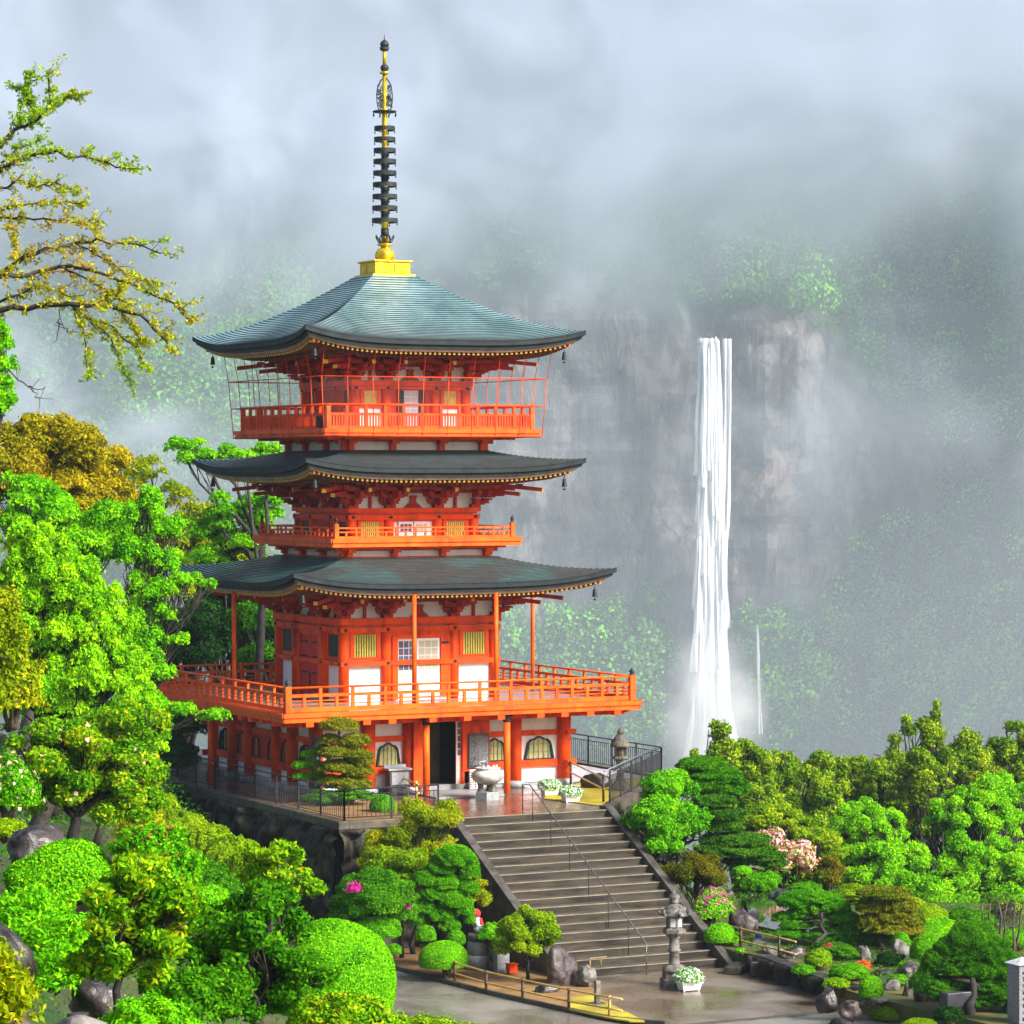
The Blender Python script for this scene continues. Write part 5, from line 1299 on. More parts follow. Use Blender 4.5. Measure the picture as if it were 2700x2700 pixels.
# joints: pelvis, chest, neck, head, shoulders, elbows, hands, knees, feet (cross-legged, facing right-front)
J = [(0, 0, .13), (0, .01, .30), (0, .02, .42), (0, .0, .56), (0, 0, .64), (-.14, .01, .38), (.14, .01, .38), (-.17, -.05, .24), (.17, -.05, .24), (-.04, -.15, .20), (.04, -.15, .20), (-.22, -.12, .08), (.22, -.12, .08), (.05, -.20, .07), (-.05, -.20, .07)]
Ed = [(0, 1), (1, 2), (2, 3), (3, 4), (1, 5), (1, 6), (5, 7), (6, 8), (7, 9), (8, 10), (0, 11), (0, 12), (11, 13), (12, 14)]
me.from_pydata(J, Ed, []); me.materials.append(STAT)
fg = bpy.data.objects.new('seated_figure', me); COL.objects.link(fg); fg.parent = root; fg.location = (0, 0, 1.06); fg.rotation_euler[2] = R(52)
md = fg.modifiers.new('skin', 'SKIN'); rads = [.16, .14, .06, .095, .07, .075, .075, .06, .06, .04, .04, .09, .09, .06, .06]
for v, r_ in zip(me.skin_vertices[0].data, rads): v.radius = (r_, r_)
me.skin_vertices[0].data[0].use_root = True
sb = fg.modifiers.new('sub', 'SUBSURF'); sb.levels = 2; sb.render_levels = 2
mb = MB().lathe([(.125, .50), (.125, .58), (.10, .66), (.04, .71), (.005, .72)], (0, .03, 0), 16); hd = mb.build('red_hood', REDC, root, world=False); hd.location = (0, 0, 1.06); hd.rotation_euler[2] = R(52)
mb = MB(); mb.add([(-.10, -.10, .44), (.10, -.10, .44), (.13, -.155, .26), (-.13, -.155, .26), (0, -.13, .46), (0, -.19, .22)], [(0, 3, 5, 4), (4, 5, 2, 1)]); bb_ = mb.build('red_bib', REDC, root, world=False); bb_.location = (0, 0, 1.06); bb_.rotation_euler[2] = R(52)
mb = MB(); mb.lathe([(.02, .55), (.035, .57), (.02, .6)], (-.035, -.095, 0), 8); 
# stone posts beside it
p = on(1298, 2563, ZP); tag(MB().box(p[0] - .13, p[0] + .13, p[1] - .13, p[1] + .13, ZP, ZP + 1.22).build('stone_post', LSTONE, bevel=.02), 'rough square stone post just right of the seated statue', 'stone post')
p = on(1322, 2568, ZP); tag(MB().box(p[0] - .2, p[0] + .2, p[1] - .14, p[1] + .14, ZP, ZP + .98).build('stone_tablet', GRAN, bevel=.02), 'smooth dark grey stone block between the statue and the round shrub', 'stone block')
p = on(1349, 2574, ZP); root = empty('offering_box', (p[0], p[1], ZP + .06), 'small bright red box on the ground beside the statue', 'box')
MB().box(p[0] - .13, p[0] + .13, p[1] - .12, p[1] + .12, ZP + .1, ZP + .34).build('body', VERM, root, bevel=.008); MB().box(p[0] - .15, p[0] + .15, p[1] - .14, p[1] + .14, ZP + .34, ZP + .37).build('lid', VERM, root)
# standing rock, boulder, marker
rock('standing_rock', 'tall leaning purple grey rock at the foot of the stairs', (*on(1482, 2600, ZP)[:2], ZP + .45), (.62, .42, .95), ROCKP, 11, amp=.16, rz=.5)
rock('boulder', 'rounded pale speckled boulder right of the leaning rock', (*on(1545, 2605, ZP)[:2], ZP + .32), (.38, .34, .34), LSTONE, 12)
rock('boulder', 'low dark rock under the leaning rock by the bamboo rail', (*on(1440, 2620, ZP)[:2], ZP + .08), (.42, .3, .2), ROCK, 13)
p = on(1575, 2655, ZP); root = empty('marker_stone', (p[0], p[1], ZP), 'short pale stone marker post set in a dark block on yellow moss', 'marker')
MB().box(p[0] - .26, p[0] + .2, p[1] - .16, p[1] + .16, ZP, ZP + .12).build('foot', DGREY, root); MB().box(p[0] - .07, p[0] + .07, p[1] - .07, p[1] + .07, ZP + .1, ZP + .72).build('post', LSTONE, root, bevel=.012)
p0 = on(1560, 2580, ZP); mb = MB()
for i in range(4): mb.tube([(p0[0] - .15 + i * .08, p0[1] - .2, ZP + .62), (p0[0] + .35 + i * .02, p0[1] + .2 - i * .12, ZP + .56 + i * .02)], .016, 6)
mb.tube([(p0[0] - .1, p0[1] - .1, ZP + .3), (p0[0] - .1, p0[1] - .1, ZP + .6)], .02, 6).tube([(p0[0] + .3, p0[1], ZP + .3), (p0[0] + .3, p0[1], ZP + .58)], .02, 6)
tag(mb.build('bamboo_ladles', BAMB), 'bamboo poles and ladles resting over the pale boulder by the stairs', 'ladles')
sheet('moss_bed', [o2(1500, 2640, ZP), o2(1560, 2632, ZP), o2(1610, 2655, ZP), o2(1700, 2700, ZP), o2(1660, 2700, ZP), o2(1598, 2690, ZP), o2(1500, 2668, ZP)], ZP + .085, MOSS, .04)

# ================================================================== garden on the right
ZG = -3.92
GMOSS = mat('mossy_garden_ground', (.03, .07, .006), (.14, .10, .02), 1.1, .85, bump=.6, bscale=20)
gard = [(2.36, -19.7), (2.55, -21.2), (2.1, -23.2), (1.95, -25.2), (1.6, -26.2), (1.45, -27.6), (1.5, -30), (3, -45), (34, -50), xy(102, 19.5), xy(104, 12), xy(104.5, 6.5), (8.4, -6.8), (2.4, -12.8)]
o = MB().prism(gard, -14, ZG).build('garden_ground', GMOSS); tag(o, kind='structure')
stone_wall('low_stone_wall', 'low dark block wall edging the garden right of the plaza', (2.36, -21.2), (1.72, -27.4), ZG + .06, ZP - .2, (-1, -.1), 31, batter=.02, sz=.95)
mb = MB(); diag(mb, (2.42, -21.2), (1.8, -26.2), .45, ZG + .01, ZG + .10); tag(mb.build('capstone', ROCK, bevel=.03), 'long wet flat capstones on the low garden wall', 'capstone')
mb = MB(); diag(mb, (2.95, -19.6), (1.55, -20.9), .5, ZP, ZP + .22); tag(mb.build('stone_step', ROCK, bevel=.03), 'lowest wet stone step between stairs and garden wall', 'step')
mb = MB(); diag(mb, (3.3, -19.2), (2.1, -21.6), .6, ZP, ZP + .44); tag(mb.build('stone_step', ROCK, bevel=.03), 'upper wet stone step leading from the plaza into the garden', 'step')
sheet('pond', [o2(1960, 2375, ZG), o2(2050, 2372, ZG), o2(2180, 2400, ZG), o2(2250, 2450, ZG), o2(2220, 2478, ZG), o2(2060, 2468, ZG), o2(1985, 2450, ZG)], ZG + .15, WATER, .16)
GR = [(1975, 2325, .55, .40, .62, ROCKP, 'purple brown flat-topped rock at the back of the pond', .35), (2065, 2380, .95, .5, .34, ROCK, 'dark rock ledge overhanging the pond', .15),
      (1955, 2462, .55, .42, .60, ROCKP, 'purple grey inscribed rock carrying a small black plaque', .25), (1915, 2372, .3, .3, .3, ROCKP, 'pale rock behind the pink azalea', .1),
      (2010, 2490, .50, .4, .16, LSTONE, 'pale flat stepping stone behind the bamboo rail', .0), (2040, 2512, .62, .45, .20, LSTONE, 'broad stepping stone under the bamboo rail', .0),
      (2090, 2525, .45, .35, .28, ROCK, 'square dark rock behind the lower bamboo pole', .05), (2095, 2470, .8, .4, .14, LSTONE, 'grey flat rock at the near edge of the pond', 0),
      (2275, 2530, .26, .22, .45, LSTONE, 'upright grey rock left of the dark gap in the garden', .1), (2375, 2520, .34, .26, .42, LSTONE, 'upright grey rock right of the dark gap in the garden', .1),
      (2405, 2575, .42, .34, .34, ROCKP, 'pinkish slanted rock beside the small green bush', .1), (2330, 2570, .5, .3, .2, ROCK, 'low brown rock among the garden stones', 0),
      (2350, 2610, .28, .24, .26, LSTONE, 'squarish grey rock below the small green bush', .05), (2392, 2625, .16, .15, .36, ROCKP, 'thin upright reddish rock', .1),
      (2180, 2640, .34, .3, .34, ROCK, 'mottled block rock at the end of the low wall', 0), (2240, 2660, .3, .3, .34, ROCKP, 'rusty block rock beside the round bush', 0),
      (2210, 2700, .5, .2, .16, ROCK, 'low edging stone at the plaza corner', 0), (2305, 2640, .3, .5, .10, LSTONE, 'flat wet stone leading up between bushes', 0),
      (2470, 2640, .22, .2, .4, LSTONE, 'pale stake-like rock left of the big dark pine', .1), (2430, 2640, .2, .2, .36, ROCKP, 'brown pointed rock below the big dark pine', .1)]
for i, (u, v, rx, ry, rz_, m_, lab, dz) in enumerate(GR):
    zz = ZG if v < 2690 else ZP
    p = on(u, v, zz); rock('garden_rock', lab, (p[0], p[1], zz + dz), (rx, ry, rz_), m_, 40 + i, rz=.5 + i, group='rocks in the pond garden')
p = on(1962, 2455, ZG); pl = MB().prism([(p[0] - .30, p[1] - .52), (p[0] + .18, p[1] - .62), (p[0] + .18, p[1] - .56), (p[0] - .30, p[1] - .46)], ZG + .42, ZG + .66).build('rock_plaque', BLACK, bevel=.03); tag(pl, 'small black plaque with faint writing on the purple rock', 'plaque')
p = on(2000, 2478, ZG); tag(MB().lathe([(.09, 0), (.11, .18), (.10, .18), (.08, .02)], (p[0], p[1], ZG), 14).build('blue_bucket', BLUE), 'tiny blue bucket by the pond stones', 'bucket')
# stone slab and inscribed pillar at the right edge
p = on(2525, 2720, ZP); tag(MB().box(p[0] - .45, p[0] + .45, p[1] - .2, p[1] + .2, ZP - .4, ZP + 1.05).build('stone_slab', DGREY, bevel=.02), 'plain dark grey stone slab below the big dark pine', 'stone slab')
p = np.array(on(2694, 2745, ZP)); root = empty('inscribed_pillar', (p[0], p[1], ZP - .3), 'square grey stone pillar with carved black characters at the right edge', 'stone pillar')
hw = .26; MB().box(p[0] - hw, p[0] + hw, p[1] - hw, p[1] + hw, ZP - .5, ZP + 2.0).build('shaft', mat('speckled_pillar_granite', (.14, .14, .16), (.27, .27, .30), 22, .4, bump=.2, bscale=40), root)
mb = MB(); mb.add([(p[0] - .32, p[1] - .32, ZP + 2.0), (p[0] + .32, p[1] - .32, ZP + 2.0), (p[0] + .32, p[1] + .32, ZP + 2.0), (p[0] - .32, p[1] + .32, ZP + 2.0), (p[0], p[1], ZP + 2.16)], [(0, 1, 4), (1, 2, 4), (2, 3, 4), (3, 0, 4), (3, 2, 1, 0)]); mb.build('cap', STAT, root)
mb = MB(); rng = np.random.default_rng(9)
for col_, xo in ((0, -.12), (1, .06)):
    z = ZP + 1.86
    while z > ZP + .2:
        for _ in range(5):
            if rng.uniform() < .5: mb.box(p[0] + xo - .06, p[0] + xo + .06, p[1] - hw - .004, p[1] - hw + .002, z - rng.uniform(0, .10) - .012, z - .0 - .002) if False else mb.box(p[0] + xo - .055, p[0] + xo + .05, p[1] - hw - .004, p[1] - hw, z - .02 * _ - .010, z - .02 * _)
            else: mb.box(p[0] + xo + rng.uniform(-.05, .04), p[0] + xo + rng.uniform(-.03, .05), p[1] - hw - .0042, p[1] - hw, z - .11, z - rng.uniform(0, .05))
        z -= .17
mb.build('carved_writing', BLACK, root)
# foreground rocks on the left slope
rock('boulder', 'big dark wet boulder above the round azalea on the left slope', (*at(85, 2235, 44)[:3],), (.45, .4, .42), ROCK, 21)
rock('boulder', 'dark mossy boulder at the left edge below the azalea', (*at(15, 2530, 30)[:3],), (.28, .3, .40), ROCK, 22)
rock('boulder', 'dark rock behind the thin shrub trunk near the bottom left', (*at(255, 2640, 32)[:3],), (.30, .28, .30), ROCK, 23)
root = rock('stone_basin', 'weathered stone with an oval hollow at the bottom left corner', (*at(205, 2705, 25)[:3],), (.24, .2, .10), LSTONE, 24, cat='stone basin', amp=.1)
hc = at(205, 2705, 25); mb = MB().lathe([(.07, .07), (.075, .098), (.055, .104), (.0, .10)], (0, 0, 0), 18); h_ = mb.build('hollow', DARKIN, root, world=False); h_.scale = (1.2, .8, 1)
# ================================================================== vegetation
def E_(u, v, D, ru, rv=None, dp=.9):
    k = PXM(D); rv = rv or ru; return (at(u, v, D), np.array([ru * k, ru * k * dp, rv * k]))
def pxbase(u, D):                         # ground under picture column u at distance D
    p = at(u, 1300, D); return (p[0], p[1], float(ground_z(p[0], p[1])))
def MO(name, label, cat, u, v, D, ru, rv, m, leaf, **k):
    c, r_ = E_(u, v, D, ru, rv); ex = [E_(*q) for q in k.pop('lobes', [])]
    return mound(name, label, cat, c, r_, m, leaf, extra=ex, **k)
def clusters_from(lst, D, dp=1.0):
    out = []
    for q in lst:
        u, v, ru, rv = q[:4]; DD = D + (q[4] if len(q) > 4 else 0); out.append(E_(u, v, DD, ru, rv, dp))
    return out
def crown(u, v, D, ru, rv, n, rc, flat=.7, fill=.35, lo=-.6, depth=.9):
    c, r_ = E_(u, v, D, ru, rv, depth); return crown_clusters(c, r_, n, rc * PXM(D), RNG(), flat, fill, lo)

# ---------------- foreground slope, lower left
MO('azalea_bush', 'round clipped bright green azalea dome in front of the big dark boulder', 'bush', 165, 2325, 42, 152, 108, L_CLIP, .055, lobes=[(110, 2360, 42, 95, 80), (250, 2340, 42, 90, 70)], cover=6, amp=.07, shell=.10)
MO('azalea_bush', 'leafy azalea with star-shaped tufts at the left edge', 'bush', 70, 2455, 34, 150, 100, L_CLIP, .085, lobes=[(190, 2500, 33, 110, 90), (30, 2440, 34, 110, 80), (150, 2580, 32, 90, 80)], cover=3.6, amp=.2, shell=.22, aspect=.34, align=.5)
tree('leafy_shrub', 'thin-trunked shrub with yellow green and orange leaves in the left foreground', 'shrub', at(305, 2690, 30), crown(350, 2430, 30, 170, 200, 44, 42, .8, .5, -1) + crown(450, 2380, 30, 80, 120, 8, 45) + crown(260, 2560, 30, 90, 60, 6, 40), L_MIXY, .085, .85, r0=.045, r1=.006, aspect=.45, shell=.5, hub=at(325, 2500, 30))
MO('flowering_azalea', 'bright green azalea with dark red buds behind the thin-trunked shrub', 'bush', 420, 2300, 42, 110, 120, L_BRIGHT, .06, lobes=[(380, 2230, 42, 85, 60), (470, 2330, 42, 60, 80)], cover=4.5, amp=.16, shell=.2, fl=(L_RED, .012, .05))
MO('azalea_bush', 'lime green azalea tuft at the bottom edge left of centre', 'bush', 390, 2725, 27, 120, 95, L_CLIP, .07, lobes=[(480, 2760, 27, 90, 80)], cover=4.5, amp=.18, shell=.2, aspect=.3)
MO('dark_shrub', 'dark green low shrub filling the gap above the bottom lime azalea', 'bush', 510, 2640, 31, 130, 90, L_MID, .07, lobes=[(420, 2600, 31, 60, 60)], cover=4, amp=.2, shell=.25, aspect=.4)
tree('leafy_shrub', 'glossy mid green shrub with a dark forked trunk in the bottom centre left', 'shrub', at(690, 2760, 37), crown(650, 2480, 37, 215, 170, 60, 42, .75, .45, -1) + crown(700, 2620, 37, 190, 90, 28, 38) + crown(830, 2560, 37, 70, 70, 6, 42), L_MID, .075, 1.0, r0=.09, r1=.006, aspect=.5, shell=.45, hub=at(670, 2590, 37))
tree('leafy_shrub', 'tall yellow green shrub tip with orange young leaves behind the glossy shrub', 'shrub', at(720, 2560, 47), crown(725, 2300, 47, 105, 105, 18, 38, .8, .35, -1) + crown(820, 2330, 47, 50, 40, 4, 28), L_MIXY, .08, .95, r0=.06, r1=.006, aspect=.5, shell=.45)
MO('clipped_bush', 'small bright green clipped bush between two loose shrubs on the left slope', 'bush', 545, 2400, 52, 80, 62, L_CLIP, .05, lobes=[(480, 2390, 52, 60, 50)], cover=5, fl=None)
MO('round_hedge', 'huge smooth lime green clipped dome beside the path', 'bush', 880, 2600, 58, 172, 178, L_CLIP, .05, cover=7.5, amp=.025, shell=.045, k=3, lobes=[(790, 2580, 58, 130, 140)])
MO('azalea_bush', 'green and yellow azalea with orange shoots in front of the huge clipped dome', 'bush', 930, 2730, 38, 120, 110, L_MIXY, .06, lobes=[(1030, 2760, 38, 60, 90), (850, 2700, 38, 90, 80)], cover=4.5, amp=.14, shell=.2)
MO('yellow_shrub', 'low yellow green shrub tops along the bottom edge in front of the path', 'bush', 1110, 2722, 46, 90, 38, L_HEDGE, .05, lobes=[(1230, 2730, 46, 80, 32), (1320, 2735, 46, 70, 25)], cover=4.5, amp=.2, shell=.25)
MO('foreground_leaves', 'blurry yellow and green leaves in the very bottom left corner', 'plant', 20, 2650, 15, 85, 110, L_YEL, .05, cover=4.5, amp=.3, shell=.4, aspect=.45, align=.3, lobes=[(-20, 2560, 15, 60, 80)])
# upper left slope
tree('camellia_shrub', 'wide olive green shrub with a few pink flowers on the left slope', 'shrub', at(190, 2230, 57), crown(210, 2020, 57, 235, 165, 80, 38, .75, .4, -.8), L_MIXY, .09, 1.1, r0=.12, r1=.008, aspect=.5, shell=.4, fl=(L_PINK, .004, .10))
tree('camellia_shrub', 'yellowish broadleaf shrub right of the pink flowers, touching the maple', 'shrub', at(340, 2150, 60), crown(330, 1930, 60, 120, 90, 18, 42, .8, .3, -.8) + crown(330, 2120, 60, 110, 70, 10, 40), L_MIXY, .09, 1.1, r0=.09, r1=.008, aspect=.5, shell=.4)
MO('pink_azalea', 'azalea with pink blossoms at the far left edge', 'bush', 20, 2090, 50, 90, 95, L_BRIGHT, .06, cover=4, amp=.2, shell=.25, fl=(L_PINK, .02, .08))
MO('yellow_shrub', 'bright yellow leaved shrub at the left edge below the maple', 'bush', 25, 1830, 52, 95, 105, L_YEL, .085, cover=4, amp=.2, shell=.28)
tree('yellow_maple', 'drooping golden yellow maple spray at the left edge', 'tree', at(-120, 1900, 50), clusters_from([(0, 1600, 55, 50), (25, 1660, 55, 45), (-10, 1720, 70, 55), (40, 1720, 40, 40)], 50), L_YEL, .09, 1.0, r0=.06, droop=.5, shell=.4)
MO('clipped_bush', 'flat clipped hedge piece at the left edge beside the big boulder', 'bush', 15, 2190, 46, 60, 32, L_HEDGE, .05, cover=5)
MO('clipped_hedge', 'long yellow green clipped hedge running down beside the boulder wall', 'hedge', 400, 2150, 84, 85, 60, L_HEDGE, .07, cover=5.5, amp=.1, shell=.12, k=9,
   lobes=[(470, 2200, 82, 85, 62), (540, 2245, 80, 85, 70), (610, 2285, 78, 85, 80), (660, 2320, 77, 70, 80), (340, 2090, 88, 80, 60), (300, 2050, 92, 70, 60)])
MO('dark_hedge', 'shaded side, put in as darker leaves, of the yellow green clipped hedge', 'hedge', 545, 2360, 72, 80, 90, L_MID, .07, cover=5, amp=.1, lobes=[(610, 2390, 72, 70, 80)])  # dark side of the clipped hedge, its shade put into the leaf colour
MO('yellow_shrub', 'loose golden green shrub at the upper end of the clipped hedge', 'bush', 380, 2210, 66, 75, 85, L_YEL, .07, cover=3.6, amp=.25, shell=.3, lobes=[(420, 2270, 65, 50, 60), (330, 2140, 67, 70, 60)])

# ---------------- maples and dome tree left of the pagoda
def Dg(v): return 14.12 * CF * 2700 / (v - 1242)
def spray_tree(name, label, base, lst, D, m, leaf, group=None, droop=.5, n_each=7, cr=.36, r0=.16, dens=1.0, dx=.5, dz=-.45, rise=0, cat='tree', hub=None):
    """layered sprays: each entry (u, v, ru, rv) becomes several flat fans hanging outward"""
    rng = RNG(); cl = []; gs = []; gi = []
    for q in lst:
        c, r_ = E_(q[0], q[1], D + (q[4] if len(q) > 4 else 0), q[2], q[3], .9)
        gs.append(c - np.array([0, 0, r_[2] * .4])); gi += [len(gs) - 1] * n_each
        for _ in range(n_each):
            d = norm(rng.normal(size=3)); p = c + d * r_ * rng.uniform(.3, .9)
            cl.append((p, np.array([r_[0] * cr * 1.25, r_[0] * cr * 1.1, r_[2] * cr * .62 + .08]) * rng.uniform(.75, 1.25)))
    return tree(name, label, cat, base, cl, m, leaf, dens, group, r0=r0, shell=.42, sag_out=.35 + .5 * droop, droop=droop, aspect=.5, align=.8, amp=.3, k=5, r1=.01, twigs=1, groups=gs, gidx=gi, hub=hub)
spray_tree('dome_tree', 'dense orange gold rounded tree behind the maples', pxbase(60, 100), [(140, 1215, 200, 145), (50, 1235, 180, 165), (270, 1320, 110, 110), (180, 1350, 180, 100)], 100, L_GOLD, .13, n_each=34, cr=.20, dens=1.3, droop=.1, r0=.3)
spray_tree('green_tree', 'mid green layered maple below the orange dome tree', pxbase(150, 92), [(60, 1270, 70, 30), (130, 1330, 110, 50), (260, 1345, 100, 40), (60, 1360, 90, 60), (320, 1400, 70, 50), (190, 1400, 120, 50)], 92, L_MAPLE, .13, n_each=10, cr=.34, r0=.2)
spray_tree('weeping_maple', 'big drooping lime green maple left of the pagoda deck', pxbase(60, 76), [(90, 1430, 120, 70), (60, 1530, 140, 90), (190, 1510, 130, 80), (110, 1660, 180, 100), (260, 1620, 110, 90), (230, 1760, 170, 90), (330, 1740, 80, 80), (120, 1820, 150, 70), (350, 1850, 90, 70), (380, 1940, 70, 65), (300, 1900, 130, 60), (60, 1740, 100, 80)], 76, L_MAPLE2, .10, n_each=52, cr=.16, droop=.8, r0=.28, dens=1.1)
spray_tree('maple_tree', 'layered bright green maple whose leaf fans reach over the left deck railing', pxbase(240, 86), [(390, 1340, 70, 40), (440, 1385, 50, 30), (360, 1430, 100, 55), (435, 1470, 55, 30), (400, 1540, 80, 50), (490, 1520, 50, 14), (545, 1535, 28, 8), (420, 1610, 55, 35), (400, 1690, 60, 45), (470, 1680, 40, 14), (385, 1760, 55, 40), (440, 1770, 34, 14), (400, 1850, 55, 35), (470, 1862, 60, 14), (560, 1880, 50, 9), (400, 1930, 50, 35), (350, 1640, 80, 70), (390, 1300, 40, 26)], 86, L_MAPLE, .10, n_each=20, cr=.24, droop=.45, r0=.11, dens=.95)
# trees behind the pagoda on the left
spray_tree('young_tree', 'sparse yellow green tree with bare twigs behind the second roof on the left', pxbase(400, 132), [(400, 1230, 60, 30), (360, 1260, 50, 30), (450, 1290, 80, 40), (520, 1330, 70, 40), (400, 1340, 50, 40), (350, 1215, 40, 20)], 132, L_YEL, .14, n_each=5, cr=.34, dens=.5, r0=.14, droop=.2, hub=at(405, 1360, 132))
spray_tree('birch_like_tree', 'light green layered tree with a dark forked trunk touching the left of the middle roof', pxbase(700, 120), [(500, 1170, 60, 22), (560, 1195, 60, 18), (490, 1200, 50, 20), (640, 1190, 70, 25), (720, 1185, 50, 25), (600, 1340, 90, 50), (680, 1330, 70, 50), (560, 1390, 90, 40), (640, 1420, 90, 40), (700, 1370, 60, 60), (560, 1460, 90, 40), (610, 1510, 80, 30)], 122, L_MAPLE, .14, n_each=7, cr=.36, dens=.8, r0=.22, droop=.1, hub=at(690, 1440, 121))
spray_tree('green_tree', 'pale olive rounded tree behind the maples, left of the lowest roof', pxbase(470, 134), [(480, 1400, 90, 60), (560, 1440, 100, 70), (420, 1430, 90, 70), (640, 1470, 90, 60), (520, 1360, 70, 40), (540, 1530, 120, 60)], 136, L_YEL, .15, n_each=12, cr=.28, dens=.9)
tree('evergreen_tree', 'dark evergreen behind the deck on the left, under the lowest roof', 'tree', pxbase(600, 128), crown(600, 1650, 128, 130, 120, 40, 38, .8, .3), L_DARK, .16, 1.3, r0=.3)
tree('evergreen_tree', 'second dark evergreen, nearer the maple, above the left deck railing', 'tree', pxbase(480, 126), crown(480, 1700, 126, 100, 110, 30, 36, .8, .3), L_DARK, .16, 1.3, r0=.3)
tree('evergreen_tree', 'mid green bushy tree right behind the left deck pole', 'tree', pxbase(680, 124), crown(680, 1630, 122, 80, 90, 20, 34, .8, .3) + crown(700, 1730, 122, 60, 60, 10, 34), L_MID, .15, 1.1, r0=.3)
MO('dark_hedge', 'dark low hedge behind the far end of the left fence', 'hedge', 480, 1905, 122, 190, 55, L_DARK, .12, cover=4, amp=.15)
MO('dark_hedge', 'shadowed undergrowth below the maple beside the left fence', 'hedge', 420, 2000, 108, 90, 60, L_DARK, .10, cover=4, amp=.2)

# ---------------- overhanging tree top left, reaching in from beyond the left edge
def overhang():
    rng = RNG(); D = 52; root_p = at(-330, 1150, D + 2); gz = float(ground_z(root_p[0], root_p[1]))
    root = empty('overhanging_tree', (root_p[0], root_p[1], gz), 'spring tree with long dark branches and small orange green leaves reaching in at top left', 'tree')
    mb = MB(); hub = at(-300, 700, D)
    mb.tube([(root_p[0], root_p[1], gz), at(-320, 1000, D), hub, at(-260, 420, D)], [.34, .28, .2, .1], 10)
    BR = [([(-260, 560), (0, 386), (39, 347), (84, 322), (118, 305), (128, 263), (128, 194)], .06), ([(39, 342), (59, 283), (66, 234), (78, 200)], .02), ([(118, 305), (150, 270), (190, 255), (210, 250)], .012), ([(84, 322), (100, 290), (80, 250), (40, 230)], .012),
          ([(-270, 620), (0, 445), (29, 430), (79, 410), (128, 403), (197, 408), (256, 420), (305, 440), (345, 447)], .05), ([(0, 430), (40, 400), (90, 375)], .02), ([(-200, 560), (0, 500), (50, 478), (100, 490), (150, 488), (195, 500)], .03),
          ([(-200, 600), (0, 555), (49, 541), (123, 533), (180, 532), (222, 540)], .03), ([(-200, 620), (0, 575), (54, 575), (147, 582), (200, 590), (245, 592)], .03),
          ([(-290, 800), (0, 724), (64, 676), (123, 661), (197, 646), (256, 634), (344, 641), (423, 668)], .07), ([(28, 575), (30, 620), (38, 680)], .015), ([(197, 646), (250, 665), (310, 700), (370, 735), (400, 740)], .02),
          ([(-290, 780), (0, 727), (74, 722), (157, 705), (246, 715), (334, 745), (418, 779), (470, 810), (500, 842)], .06), ([(157, 705), (230, 735), (290, 765), (340, 800)], .02), ([(0, 800), (50, 775), (100, 755), (150, 765), (200, 790)], .03),
          ([(-300, 880), (0, 816), (98, 808), (187, 803), (256, 799), (315, 813), (393, 848), (430, 890), (447, 921)], .08), ([(187, 806), (236, 838), (285, 882), (315, 946), (344, 1010)], .028), ([(192, 808), (221, 853), (229, 936), (236, 995)], .018),
          ([(236, 838), (305, 863), (354, 917), (393, 971)], .02), ([(157, 812), (160, 850), (150, 895)], .010), ([(160, 850), (175, 870), (190, 880)], .007), ([(315, 813), (340, 850), (370, 890), (385, 900)], .014), ([(256, 799), (300, 770), (330, 745)], .014),
          ([(20, 980), (60, 1010), (90, 1030), (120, 1020)], .012), ([(75, 1022), (95, 1040), (105, 1055)], .008)]
    P, N = [], []
    for pts, r_ in BR:
        dz = rng.normal() * .5
        w3 = [at(u, v, D + dz + i * rng.normal() * .12) for i, (u, v) in enumerate(pts)]
        fine = []
        for a, b in zip(w3[:-1], w3[1:]):
            for f in (0, .34, .67): fine.append(a + (b - a) * f + rng.normal(size=3) * .02)
        fine.append(w3[-1]); n = len(fine)
        mb.tube(fine, [r_ * .62 * (1 - .85 * i / (n - 1)) + .005 for i in range(n)], 6)
        bare = r_ in (.010, .007, .012, .008) and pts[0][1] > 800
        if bare:
            for i in range(2, n, 2): branch(mb, fine[i], fine[i] + rng.normal(size=3) * .18 + np.array([0, 0, -.05]), .006, .003, rng, 2, .1, n=4)
            continue
        ax = norm(w3[-1] - w3[0])
        for i in range(1, n):
            if np.dot(fine[i] - at(-60, 600, D), _r2) < 0: continue
            for _ in range(2):
                side = rng.normal(size=3) * np.array([1, 1, 1]); side[2] = abs(side[2]) * rng.choice([1, -.6]); side = norm(side)
                e = fine[i] + (side * .6 + ax * .5) * rng.uniform(.10, .48) * (1 if r_ > .015 else .55)
                branch(mb, fine[i], e, .007, .003, rng, 3, .12, n=4)
                for f in rng.uniform(.1, 1.05, 5):
                    q = fine[i] + (e - fine[i]) * f + rng.normal(size=3) * .03
                    k = int(rng.integers(4, 8)); d = norm(rng.normal(size=(k, 3)))
                    P.append(q + d * .04); N.append(d)
    mb.build('trunk', BARK, root)
    P = np.concatenate(P); N = np.concatenate(N)
    t_ = np.clip(.45 + .35 * hnoise(P @ _r2, P[:, 2], 6, 1.2) + rng.normal(size=len(P)) * .16, 0, 1)
    quadmesh('crown', leafquads(P, N, .068, rng, .55, .4), t_, leafmat('spring_leaves', G((.14, .38, .004), (.28, .48, .006), (.50, .48, .012), (.55, .28, .03)), .35, namp=.2), root)
overhang()
spray_tree('green_tree', 'bright green tree top rising at the left edge below the overhanging branches', pxbase(-420, 62), [(5, 900, 40, 20), (10, 960, 35, 25), (-10, 1010, 60, 25), (20, 1040, 40, 22), (-30, 850, 50, 25), (0, 1060, 60, 25)], 62, L_MAPLE, .08, n_each=8, cr=.34, dens=.8, r0=.1)

